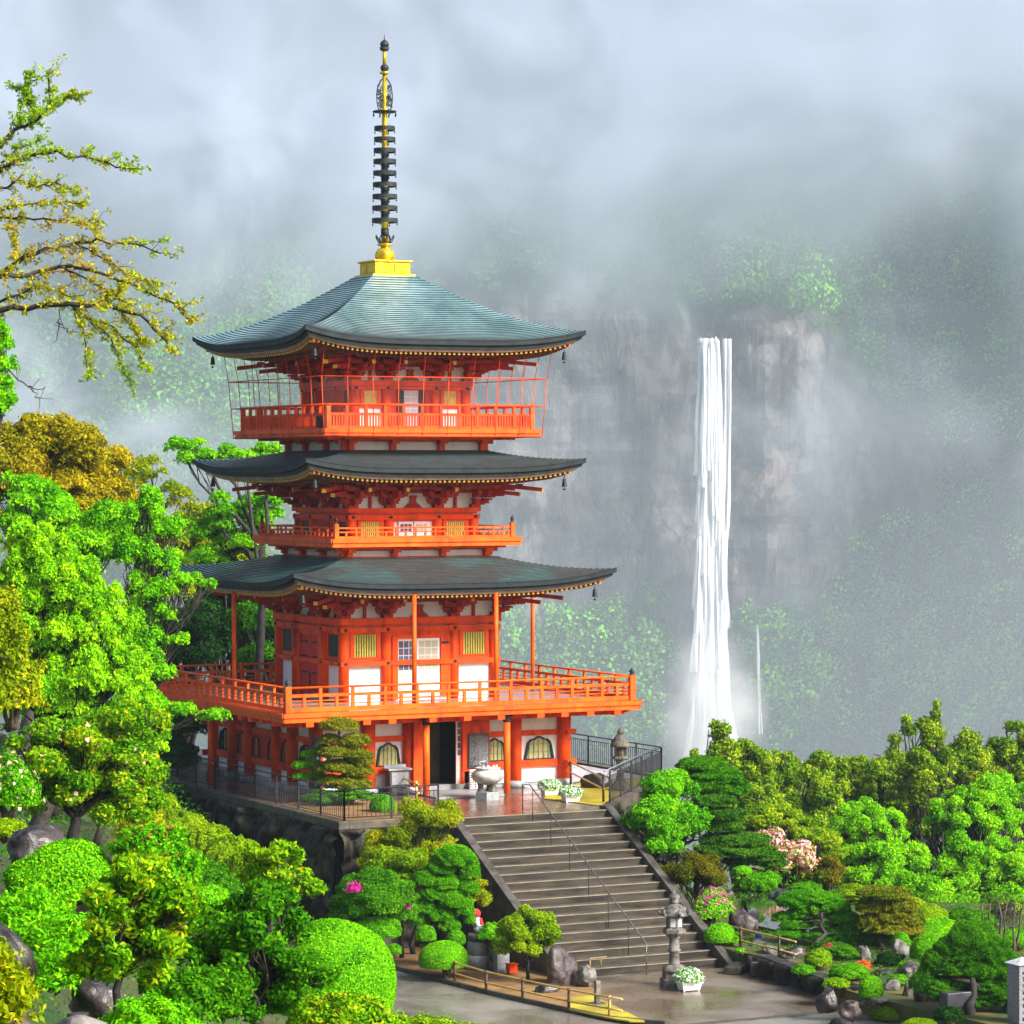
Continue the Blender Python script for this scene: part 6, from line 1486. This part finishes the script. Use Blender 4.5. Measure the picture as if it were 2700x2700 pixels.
# ---------------- trained pines and shrubs on the terrace and around the stairs
def PD(lst, D, g=1.0): return [(at(u, v, D + (dd[0] if dd else 0)), np.array([ru * PXM(D), ru * PXM(D) * .85, rv * PXM(D) * g]) * (g ** .45)) for (u, v, ru, rv, *dd) in lst]
D0 = 101.5; bp = on(912, 2110, ZT)
pads('trained_pine', 'tall trained pine with browned needle tiers in front of the left ground-floor window', 'pine', bp, PD([(895, 1915, 52, 24), (935, 1955, 42, 20), (870, 1950, 30, 16), (905, 1985, 60, 22), (950, 1995, 36, 16), (890, 2025, 58, 22), (945, 2035, 42, 20), (920, 2068, 62, 22), (870, 2060, 40, 18), (955, 2010, 30, 14)], D0), L_PINEO, .10, r0=.10)
pads('trained_pine', 'small bright green tiered shrub left of the tall trained pine', 'pine', on(832, 2110, ZT), PD([(815, 1990, 24, 12), (795, 2020, 26, 14), (828, 2015, 26, 12), (850, 1975, 22, 12), (800, 2050, 30, 12), (835, 2045, 24, 12)], 102), L_CLIP, .07, r0=.06, aspect=.4)
MO('clipped_bush', 'small round green clipped bush behind the left fence near the stairs', 'bush', 1010, 2126, 99, 36, 32, L_BRIGHT, .05, cover=7, amp=.02, shell=.05, base_z=ZT)
MO('ground_shrub', 'low dark green plants at the foot of the trained pine', 'bush', 860, 2105, 101, 55, 22, L_MID, .06, cover=4, amp=.2, base_z=ZT, lobes=[(930, 2100, 101, 50, 18)])
D1 = 94.5
tree('yellow_shrub', 'golden leaved shrub growing over the wall left of the stairs', 'shrub', (*on(1090, 2520, ZP)[:2], ZP), crown(1130, 2150, D1, 90, 52, 18, 30, .75, .25) + crown(1080, 2230, D1, 130, 50, 18, 32, .75, .3) + crown(1000, 2270, D1, 70, 40, 8, 30), L_YEL, .075, 1.0, r0=.09, shell=.4, r1=.008, aspect=.5)
tree('olive_shrub', 'olive green shrub below the golden one, left of the cloud-pruned tree', 'shrub', (*on(1060, 2530, ZP)[:2], ZP), crown(1060, 2300, 93.5, 120, 60, 24, 32, .75, .3), L_HEDGE, .075, 1.0, r0=.08, shell=.4, r1=.008)
MO('flowering_azalea', 'dark green azalea with purple blossoms below the wall corner', 'bush', 985, 2370, 88, 105, 80, L_MID, .07, cover=4.5, amp=.14, shell=.18, lobes=[(1040, 2400, 89, 60, 55), (930, 2400, 88, 60, 50)])
MO('azalea_blossom_sprig', 'cluster of purple azalea flowers on the left of the dark azalea', 'flowers', 935, 2345, 87, 24, 22, L_MAG, .07, cover=1.2, amp=.3, shell=.4, stem=False)
MO('azalea_blossom_sprig', 'few purple azalea flowers on the right of the dark azalea', 'flowers', 1070, 2385, 88, 18, 38, L_MAG, .06, cover=.5, amp=.3, shell=.5, stem=False)
MO('clipped_bush', 'low dark green clipped mound beside the dark azalea', 'bush', 985, 2452, 88, 70, 40, L_BRIGHT, .06, cover=4.5, amp=.1)
pads('cloud_pruned_tree', 'cloud-pruned green tree of many round pads above the seated statue', 'topiary', (*on(1170, 2545, ZP)[:2], ZP), PD([(1195, 2262, 58, 36), (1160, 2290, 40, 26), (1240, 2300, 28, 34), (1125, 2320, 36, 28), (1180, 2328, 40, 26), (1235, 2345, 28, 28), (1145, 2358, 42, 26), (1200, 2375, 46, 32), (1115, 2395, 34, 24), (1160, 2415, 38, 26), (1225, 2400, 26, 26), (1185, 2440, 32, 22), (1105, 2430, 26, 20), (1238, 2425, 18, 20)], 92.3), L_BRIGHT, .05, r0=.11, aspect=.5, cover=6)
MO('clipped_bush', 'small dark clipped ball left under the cloud-pruned tree', 'bush', 1122, 2468, 91.5, 30, 28, L_BRIGHT, .05, cover=6, amp=.05)
MO('clipped_bush', 'small dark clipped ball right under the cloud-pruned tree, beside the statue', 'bush', 1202, 2478, 91.5, 26, 26, L_BRIGHT, .05, cover=6, amp=.05)
MO('clipped_bush', 'tiny green tuft by the path corner', 'bush', 1038, 2508, 90, 22, 18, L_BRIGHT, .05, cover=5, amp=.1)
MO('round_hedge', 'neat round bright green bush beside the statue pedestal', 'bush', 1169, 2530, 91.0, 67, 50, L_CLIP, .05, cover=8, amp=.02, shell=.05, k=3, base_z=ZP)
MO('clipped_bush', 'small lime green clump between statue and broad yellow green shrub', 'bush', 1293, 2465, 92.2, 32, 30, L_CLIP, .06, cover=5, amp=.15, shell=.2)
tree('broad_shrub', 'broad yellow green shrub with layered leaf tufts at the foot of the stairs', 'shrub', (*on(1390, 2592, ZP)[:2], ZP), crown(1392, 2468, 90.3, 88, 85, 40, 26, .75, .25, -.5) + crown(1455, 2480, 90.3, 32, 40, 5, 22), L_HEDGE, .08, 1.3, r0=.06, shell=.35, r1=.008, aspect=.45)
tree('olive_shrub', 'thin yellow green shrub leaning against the left stair parapet', 'shrub', (*on(1265, 2500, ZP)[:2], ZP), crown(1270, 2355, 93, 28, 48, 8, 20) + crown(1240, 2270, 93, 24, 20, 3, 16), L_YEL, .07, .9, r0=.04, r1=.006)

# ---------------- right of the stairs
tree('maple_shrub', 'bright green rounded maple right of the black fence', 'tree', (*on(1770, 2300, -3.6)[:2], -3.9), crown(1765, 2082, 100, 70, 46, 18, 32, .7, .25, -.5) + crown(1760, 2160, 99, 108, 62, 30, 34, .7, .25, -.5) + crown(1750, 2225, 98, 55, 32, 8, 26), L_CLIP, .09, 1.3, r0=.12, shell=.35, r1=.01, aspect=.45)
pads('trained_pine', 'dark dome-topped trained pine behind the bright maple', 'pine', (*on(1890, 2320, -3.6)[:2], -4.2), PD([(1850, 2015, 62, 22), (1880, 2045, 78, 26), (1850, 2070, 80, 24), (1900, 2085, 70, 22), (1930, 2060, 40, 20), (1960, 2080, 22, 16)], 104), L_MID, .10, r0=.14, aspect=.35, cover=5)
pads('trained_pine', 'green pine with wide flat needle tiers in front of the dark dome pine', 'pine', (*on(1900, 2330, -3.6)[:2], -4.0), PD([(1885, 2112, 62, 16), (1910, 2145, 62, 16), (1880, 2165, 40, 14), (1915, 2180, 50, 16), (1950, 2215, 80, 18), (1930, 2240, 110, 20), (2000, 2255, 70, 16), (2035, 2275, 44, 14), (1960, 2270, 60, 14), (1895, 2215, 50, 16)], 100), L_PINE, .12, r0=.12)
tree('olive_shrub', 'brown green shrub beside the right stair parapet', 'shrub', (*on(1830, 2420, ZG)[:2], ZG - .3), crown(1832, 2305, 97, 88, 52, 24, 26, .75, .3), L_OLIVE, .07, 1.1, r0=.07, r1=.006, shell=.4)
MO('flowering_azalea', 'bright azalea covered with magenta flowers beside the right stair parapet', 'bush', 1868, 2402, 95.5, 52, 42, L_CLIP, .07, cover=5, amp=.12, shell=.18, fl=(L_MAG, .035, .08), lobes=[(1880, 2365, 96.5, 42, 26), (1900, 2395, 96, 36, 34)])
MO('clipped_bush', 'round green clipped bush just below the magenta azalea', 'bush', 1898, 2470, 94, 44, 34, L_CLIP, .055, cover=7, amp=.05, shell=.08, lobes=[(1935, 2478, 94, 20, 22)])
MO('clipped_bush', 'small bright mound on the rock ledge under the pine', 'bush', 1958, 2298, 99, 26, 15, L_CLIP, .05, cover=6)
tree('blossom_tree', 'pale pink blossoming tree with orange young leaves right of the pines', 'tree', pxbase(2100, 112), crown(2030, 2215, 110, 24, 34, 6, 20) + crown(2085, 2265, 110, 72, 42, 22, 24) + crown(2130, 2300, 110, 50, 30, 8, 20), L_YEL, .09, .45, r0=.10, r1=.008, fl=(L_PINK, .42, .12))
tree('sparse_tree', 'thin olive tree with visible twigs in front of the pink blossom', 'tree', pxbase(2170, 108), crown(2180, 2300, 107, 62, 42, 14, 22, .8, .4) + crown(2130, 2340, 107, 50, 24, 6, 18), L_OLIVE, .08, .7, r0=.06, r1=.006, shell=.5)
tree('bright_tree', 'lime yellow spreading tree behind the pink blossom', 'tree', pxbase(2090, 122), crown(2040, 2170, 122, 90, 50, 26, 26, .6, .25) + crown(2140, 2220, 122, 110, 75, 34, 28, .6, .25) + crown(2070, 2320, 120, 90, 60, 14, 26), L_HEDGE, .13, 1.1, r0=.2)
tree('bright_tree', 'broad fresh green cherry tree in the middle of the right side', 'tree', pxbase(2330, 126), crown(2290, 2180, 126, 120, 80, 60, 24, .7, .35) + crown(2330, 2290, 124, 150, 100, 60, 26, .7, .4), L_CHER, .115, 1.4, r0=.28, shell=.5, sag_out=.3)
tree('bright_tree', 'broad fresh green cherry tree with dark limbs at the right edge', 'tree', pxbase(2580, 128), crown(2560, 2160, 128, 160, 95, 80, 24, .7, .38) + crown(2600, 2300, 125, 170, 120, 80, 28, .7, .4), L_CHER, .115, 1.35, r0=.32, shell=.5, sag_out=.3)
tree('bright_tree', 'darker green tree filling the low centre right behind the mounds', 'tree', pxbase(2440, 118), crown(2440, 2380, 117, 160, 95, 60, 28, .7, .38), L_CHER, .12, 1.0, r0=.25)
tree('bright_tree', 'green tree top between the cypresses and the right edge', 'tree', pxbase(2680, 134), crown(2640, 2090, 134, 90, 60, 34, 24, .7, .38), L_CHER, .14, .9, r0=.2)
tree('young_tree', 'pale lime young tree with several thin trunks at the lower right edge', 'tree', (*on(2650, 2540, ZG)[:2], ZG), crown(2650, 2410, 101, 72, 42, 18, 22, .6, .35), L_HEDGE, .09, .8, r0=.05, r1=.008)
mb = MB(); rng = RNG()
p = on(2645, 2525, ZG)
for i in range(6): branch(mb, (p[0] + i * .24 - .6, p[1] + .3 * (i % 2), ZG), (p[0] + i * .3 - .75, p[1], ZG + 1.6), .045, .02, rng, 4, .05)
tag(mb.build('thin_trunks', BARKL), 'row of thin bare trunks under the pale lime young tree', 'trunks')
# cypresses along the valley edge
CY = [(1905, 2010, 45, 110, 'slim cypress top rising in front of the waterfall foot'), (1975, 2035, 85, 105, 'rounded cypress right of the waterfall foot'), (2065, 2060, 70, 100, 'broad cypress with a dark trunk gap, third from the waterfall'), (2170, 2080, 80, 105, 'bushy green cypress in front of the misty slope'),
      (2265, 2070, 55, 85, 'smaller dark cypress in the dip of the tree line'), (2345, 2060, 70, 105, 'cypress left of the pointed one'), (2440, 2020, 80, 135, 'cypress with the tall pointed tip'), (2545, 2040, 75, 120, 'wide cypress right of the pointed one'), (2640, 2040, 70, 115, 'dark cypress near the right edge'), (2715, 2030, 60, 115, 'cypress cut by the right edge'),
      (2400, 2110, 80, 60, 'low yellowish cypress crown in the second row'), (2010, 2130, 80, 60, 'low dark cypress crown above the lime tree')]
for i, (u, v, ru, rv, lab) in enumerate(CY):
    D = 146 + (i * 37 % 11)
    cl = crown(u, v, D, ru, rv, int(16 + ru * rv / 220), 21, .85, .4, -.9) + crown(u, v + rv * .9, D, ru * 1.1, rv * .6, 16, 24, .85, .4, -.9)
    if 'tall pointed' in lab: cl += clusters_from([(2470, 1862, 10, 16), (2466, 1885, 14, 16), (2460, 1910, 20, 18), (2448, 1900, 10, 10), (2470, 1935, 26, 20)], D)
    if 'left of the pointed' in lab: cl += clusters_from([(2390, 1900, 14, 16), (2400, 1925, 22, 16), (2360, 1950, 18, 16)], D)
    if 'slim' in lab: cl += clusters_from([(1885, 1912, 14, 14), (1895, 1935, 22, 16), (1830, 1985, 12, 10)], D)
    if 'right edge' in lab: cl += clusters_from([(2665 + 20 * (i % 2), 1915, 18, 14)], D)
    tree('cypress_tree', lab, 'tree', pxbase(u, D), cl, L_HIBA, .15, 1.2, 'cypress trees along the valley edge', r0=.26, shell=.30, amp=.3, k=7, align=1.0, hub=at(u, v - rv * .5, D))

# ---------------- pond garden
def ong(u, v): return (*on(u, v, ZG)[:2], ZG)
pads('trained_pine', 'bright tiered cloud pine on the near bank of the pond', 'pine', ong(2155, 2505), PD([(2098, 2378, 44, 18), (2170, 2370, 44, 10), (2150, 2395, 40, 14), (2110, 2408, 32, 13), (2065, 2420, 26, 11), (2195, 2390, 40, 14), (2100, 2436, 36, 12), (2170, 2432, 32, 14), (2220, 2420, 40, 12), (2240, 2450, 34, 16), (2200, 2460, 34, 12), (2160, 2470, 44, 12), (2080, 2462, 44, 9), (2230, 2480, 34, 12)], Dg(2492), 1.4), L_BRIGHT, .06, r0=.08, aspect=.35, cover=5)
pads('trained_pine', 'brown-tipped spreading pine behind the dark rock gap in the garden', 'pine', ong(2330, 2505), PD([(2330, 2358, 64, 11), (2305, 2390, 42, 14), (2370, 2388, 46, 12), (2350, 2415, 50, 14), (2310, 2430, 46, 14), (2390, 2430, 44, 14), (2365, 2450, 60, 12)], Dg(2500), 1.5), L_PINEO, .10, r0=.09)
MO('clipped_hedge', 'yellow lime sloping hedge behind the brown-tipped pine', 'hedge', 2440, 2425, Dg(2461), 62, 42, L_HEDGE, .06, cover=6, amp=.05, lobes=[(2400, 2395, Dg(2430), 50, 30)])
MO('clipped_bush', 'green clipped dome right of the brown-tipped pine', 'bush', 2420, 2468, Dg(2495), 50, 32, L_BRIGHT, .05, cover=7, amp=.04, lobes=[(2375, 2485, Dg(2517), 26, 26)])
MO('clipped_bush', 'large lime green clipped dome left of the big dark pine', 'bush', 2458, 2508, Dg(2549), 62, 48, L_CLIP, .055, cover=7, amp=.03, shell=.06)
pads('trained_pine', 'big dark layered pine with a smooth dome top at the lower right', 'pine', (*on(2575, 2680, ZG)[:2], ZP), PD([(2565, 2478, 56, 28), (2590, 2500, 60, 22), (2500, 2500, 34, 18), (2540, 2525, 60, 16), (2470, 2530, 34, 16), (2630, 2530, 48, 18), (2515, 2550, 54, 16), (2590, 2555, 60, 20), (2450, 2555, 24, 12), (2650, 2575, 48, 24), (2540, 2585, 40, 12), (2440, 2590, 36, 20), (2480, 2605, 50, 18), (2600, 2595, 50, 16), (2640, 2620, 60, 22), (2520, 2630, 50, 16), (2580, 2640, 50, 12)], Dg(2665), 1.5), L_MID, .07, r0=.15, aspect=.3, cover=8)
MO('clipped_bush', 'reddish green round bush at the end of the bamboo rail', 'bush', 2158, 2532, Dg(2558), 38, 30, L_MIXY, .05, cover=6, amp=.06)
MO('red_azalea', 'small bush crowned with crimson flowers above the reddish green bush', 'bush', 2182, 2502, Dg(2514), 22, 14, L_RED, .05, cover=4, amp=.1)
MO('clipped_bush', 'low green bush with an orange flowering shoulder', 'bush', 2238, 2565, Dg(2585), 52, 24, L_BRIGHT, .05, cover=6, amp=.08)
MO('orange_azalea', 'orange flowers on the shoulder of the low green bush', 'flowers', 2275, 2550, Dg(2565), 24, 18, L_ORA, .05, cover=1.6, amp=.2, shell=.3, stem=False)
MO('clipped_bush', 'egg-shaped bright green bush beside the end of the block wall', 'bush', 2296, 2612, Dg(2648), 33, 42, L_CLIP, .05, cover=7, amp=.04, k=3)
MO('clipped_bush', 'small green bush among the rocks right of the egg-shaped one', 'bush', 2368, 2586, Dg(2599), 28, 15, L_BRIGHT, .05, cover=6, amp=.1)
MO('clipped_bush', 'dark green bush above the orange-flowered one', 'bush', 2230, 2515, Dg(2530), 40, 18, L_MID, .05, cover=5, amp=.15)
MO('clipped_bush', 'wide yellow lime mound at the bottom edge', 'bush', 2365, 2672, 84.5, 72, 28, L_HEDGE, .05, cover=7, amp=.04, lobes=[(2425, 2690, 84, 50, 28)])
MO('clipped_bush', 'second lime mound at the bottom edge, in front of the stone slab', 'bush', 2425, 2712, 82, 55, 26, L_HEDGE, .05, cover=7, amp=.04)
MO('flowering_azalea', 'green azalea with a magenta flower below the big dark pine', 'bush', 2625, 2692, 84, 52, 32, L_BRIGHT, .06, cover=5, amp=.12, shell=.16, fl=(L_MAG, .008, .09))
MO('small_fern', 'small green plant at the foot of the first bamboo post', 'plant', 1952, 2508, Dg(2515), 14, 8, L_CLIP, .05, cover=4, amp=.3, shell=.3)
MO('clipped_bush', 'dark low shrubs filling the hollow behind the garden rocks', 'bush', 2320, 2475, Dg(2494), 60, 22, L_PINE, .06, cover=5, amp=.15)
EXT = [(2120, 2560, 30, 16, L_BRIGHT, 'small green clump on the low wall end beside the reddish bush'), (2205, 2595, 36, 16, L_MIXY, 'mixed green clump above the block rocks'), (2400, 2555, 34, 20, L_BRIGHT, 'green clump between the upright rock and the big pine'),
       (2345, 2530, 40, 22, L_DARK, 'dark clump filling the gap between the upright rocks'), (2470, 2450, 60, 34, L_MAPLE, 'loose bright green bush behind the large lime dome'), (2560, 2430, 70, 34, L_MID, 'mid green bush behind the big dark pine'),
       (2660, 2480, 60, 30, L_BRIGHT, 'bright bush at the foot of the thin bare trunks'), (2250, 2360, 60, 26, L_HEDGE, 'yellow green bush behind the tiered pond pine'), (2500, 2680, 40, 26, L_DARK, 'dark foliage beside the grey stone slab'),
       (1985, 2420, 30, 16, L_PINE, 'low pine tuft at the left bank of the pond'), (2120, 2350, 50, 22, L_BRIGHT, 'green bush on the far bank of the pond'), (2690, 2640, 40, 40, L_DARK, 'dark green bush between the pine and the stone pillar'), (2000, 2330, 60, 34, L_BRIGHT, 'green shrub above the dark rock ledge'), (2190, 2500, 50, 16, L_PINE, 'low pine tufts behind the crimson flowers')]
for u, v, ru, rv, m_, lab in EXT: MO('garden_bush', lab, 'bush', u, v, Dg(v + rv * .8), ru, rv, m_, .06, cover=5, amp=.14, shell=.15)
# undergrowth that closes the slopes
def cover_plants(name, label, poly, zf, m, leaf, n, hgt, seed):
    rng = np.random.default_rng(seed); poly = np.array(poly); lo, hi = poly.min(0), poly.max(0)
    P = rng.uniform(lo, hi, (n * 3, 2)); ins = np.zeros(len(P), bool); j = len(poly) - 1
    for i in range(len(poly)):
        a, b = poly[i], poly[j]; c = ((a[1] > P[:, 1]) != (b[1] > P[:, 1])) & (P[:, 0] < (b[0] - a[0]) * (P[:, 1] - a[1]) / (b[1] - a[1] + 1e-12) + a[0]); ins ^= c; j = i
    P = P[ins][:n]; h = hnoise(P[:, 0], P[:, 1], seed, 1.4) * .5 + .5
    Z = zf(P[:, 0], P[:, 1]) + rng.uniform(0, 1, len(P)) ** .5 * hgt * (.25 + np.clip(h, 0, 1))
    Q = np.column_stack([P, Z]); N = np.tile([0, 0, 1.0], (len(Q), 1))
    o = quadmesh(name, leafquads(Q, N, leaf, rng, .5, .8), np.clip(.45 + (h - .5) * .5 + rng.normal(size=len(Q)) * .18, 0, 1), m); tag(o, label, 'ground cover', kind='stuff')
sl = [xy(s, t) for s, t in ((26, -8), (26, 1), (62, 1.5), (74, -2.2), (86, -4), (100, -8), (116, -12), (150, -30), (100, -32), (60, -20))]
cover_plants('slope_undergrowth', 'low green undergrowth covering the left slope under the shrubs', sl, ground_z, L_MID, .11, 90000, .55, 3)
cover_plants('garden_undergrowth', 'mossy low plants on the garden ground around the pond', [(3.2, -20.5), (2.6, -25.5), (3.5, -34), (14, -34), (18, -14), (10, -9), (8.6, -6.4), (2.7, -12.6), (2.6, -17)], lambda x, y: ZG + 0 * x, L_MID, .06, 60000, .12, 5)
vv = [xy(s, t) for s, t in ((102, 5), (102, 40), (240, 70), (240, -20), (140, 0))]
cover_plants('valley_undergrowth', 'dark thicket on the slope falling into the valley below the trees', vv, ground_z, L_MID, .20, 150000, 3.0, 8)
print('stats', sum(len(o.data.polygons) for o in bpy.data.objects if o.type == 'MESH'))
# ================================================================== haze: even air over the whole valley
def haze():
    s0, s1, t0, t1 = -90, 1950, -1000, 1000
    pts = [xy(s0, t0), xy(s0, t1), xy(s1, t1), xy(s1, t0)]
    mb = MB().prism(pts, -90, 334)
    m = bpy.data.materials.new('haze_air'); m.use_nodes = True; t = m.node_tree; t.nodes.clear()
    o = t.nodes.new('ShaderNodeOutputMaterial'); v = t.nodes.new('ShaderNodeVolumePrincipled')
    v.inputs['Color'].default_value = (.66, .82, 1, 1); v.inputs['Density'].default_value = HAZE; v.inputs['Anisotropy'].default_value = 0.0
    t.links.new(v.outputs[0], o.inputs['Volume'])
    tag(mb.build('haze', m), kind='stuff')

def ssn(t, src, a, b):
    m = t.nodes.new('ShaderNodeMapRange'); m.interpolation_type = 'SMOOTHSTEP'; m.inputs['From Min'].default_value = a; m.inputs['From Max'].default_value = b
    t.links.new(src, m.inputs['Value']); return m.outputs[0]
def mth(t, op, a, b):
    m = t.nodes.new('ShaderNodeMath'); m.operation = op
    for i, q in enumerate((a, b)):
        if isinstance(q, (int, float)): m.inputs[i].default_value = q
        else: t.links.new(q, m.inputs[i])
    return m.outputs[0]
def mist():
    """low cloud hanging in front of the mountain: thick above, torn into wisps below"""
    S0, S1 = 690.0, 800.0
    mb = MB().box(-170, 190, 0, S1 - S0, -88, 200)
    m = bpy.data.materials.new('low_cloud'); m.use_nodes = True; t = m.node_tree; t.nodes.clear()
    tc = t.nodes.new('ShaderNodeTexCoord'); sx = t.nodes.new('ShaderNodeSeparateXYZ'); t.links.new(tc.outputs['Object'], sx.inputs[0])
    X, Z = sx.outputs['X'], sx.outputs['Z']
    n1 = noise(t, .013, 5, .6, .4, map_scale=(1, .4, 1.3)); n2 = noise(t, .024, 6, .6, .35, map_scale=(1, .35, 1.1))
    wob = mth(t, 'MULTIPLY', mth(t, 'SUBTRACT', n1, .5), 80)
    zz = mth(t, 'ADD', Z, wob)
    zc = mth(t, 'SUBTRACT', zz, mth(t, 'MULTIPLY', ssn(t, X, 40, 110), 8))
    high = mth(t, 'MULTIPLY', ssn(t, zc, 36, 112), mth(t, 'ADD', .55, mth(t, 'MULTIPLY', ssn(t, n2, .34, .66), 1.0)))
    left = mth(t, 'MULTIPLY', mth(t, 'MULTIPLY', ssn(t, X, 0, -90), ssn(t, zz, -12, 60)), mth(t, 'ADD', .12, ssn(t, n2, .42, .66)))
    tr_ = mth(t, 'MULTIPLY', ssn(t, X, 10, 90), ssn(t, zz, 70, 110))
    wisp = mth(t, 'MULTIPLY', mth(t, 'MULTIPLY', ssn(t, n2, .50, .70), ssn(t, zz, -30, 30)), mth(t, 'SUBTRACT', 1.0, mth(t, 'MULTIPLY', ssn(t, X, 60, 80), .6)))
    d = mth(t, 'ADD', mth(t, 'MULTIPLY', tr_, .09), mth(t, 'ADD', mth(t, 'ADD', mth(t, 'MULTIPLY', high, .062), mth(t, 'MULTIPLY', left, .017)), mth(t, 'ADD', mth(t, 'MULTIPLY', wisp, .013), .0034)))
    o = t.nodes.new('ShaderNodeOutputMaterial'); v = t.nodes.new('ShaderNodeVolumePrincipled')
    v.inputs['Color'].default_value = (.845, .912, 1, 1); t.links.new(d, v.inputs['Density']); t.links.new(v.outputs[0], o.inputs['Volume'])
    ob = mb.build('low_cloud', m); ob.rotation_euler[2] = -YAW; x, y = xy(S0, 0); ob.location = (x, y, 0)
    tag(ob, 'low white cloud drifting in front of the forested mountain', 'cloud', kind='stuff')
mist()
def spray():
    mb = MB().lathe([(1, -26), (20, -20), (24, 0), (16, 20), (6, 34), (1, 38)], n=20)
    m = bpy.data.materials.new('falls_spray'); m.use_nodes = True; t = m.node_tree; t.nodes.clear()
    tc = t.nodes.new('ShaderNodeTexCoord'); sx = t.nodes.new('ShaderNodeVectorMath'); sx.operation = 'LENGTH'
    mp = t.nodes.new('ShaderNodeMapping'); mp.inputs['Scale'].default_value = (1, 1, .62); t.links.new(tc.outputs['Object'], mp.inputs[0]); t.links.new(mp.outputs[0], sx.inputs[0])
    d = mth(t, 'MULTIPLY', mth(t, 'MULTIPLY', ssn(t, sx.outputs['Value'], 20, 3), ssn(t, noise(t, .09, 4), .3, .7)), .16)
    o = t.nodes.new('ShaderNodeOutputMaterial'); v = t.nodes.new('ShaderNodeVolumePrincipled')
    v.inputs['Color'].default_value = (1, 1, 1, 1); t.links.new(d, v.inputs['Density']); t.links.new(v.outputs[0], o.inputs['Volume'])
    ob = mb.build('falls_spray', m); x, y = xy(966, 61); ob.location = (x, y, -66)
    tag(ob, 'white spray hanging round the foot of the waterfall', 'spray', kind='stuff')
spray()
HAZE = .00012
haze()
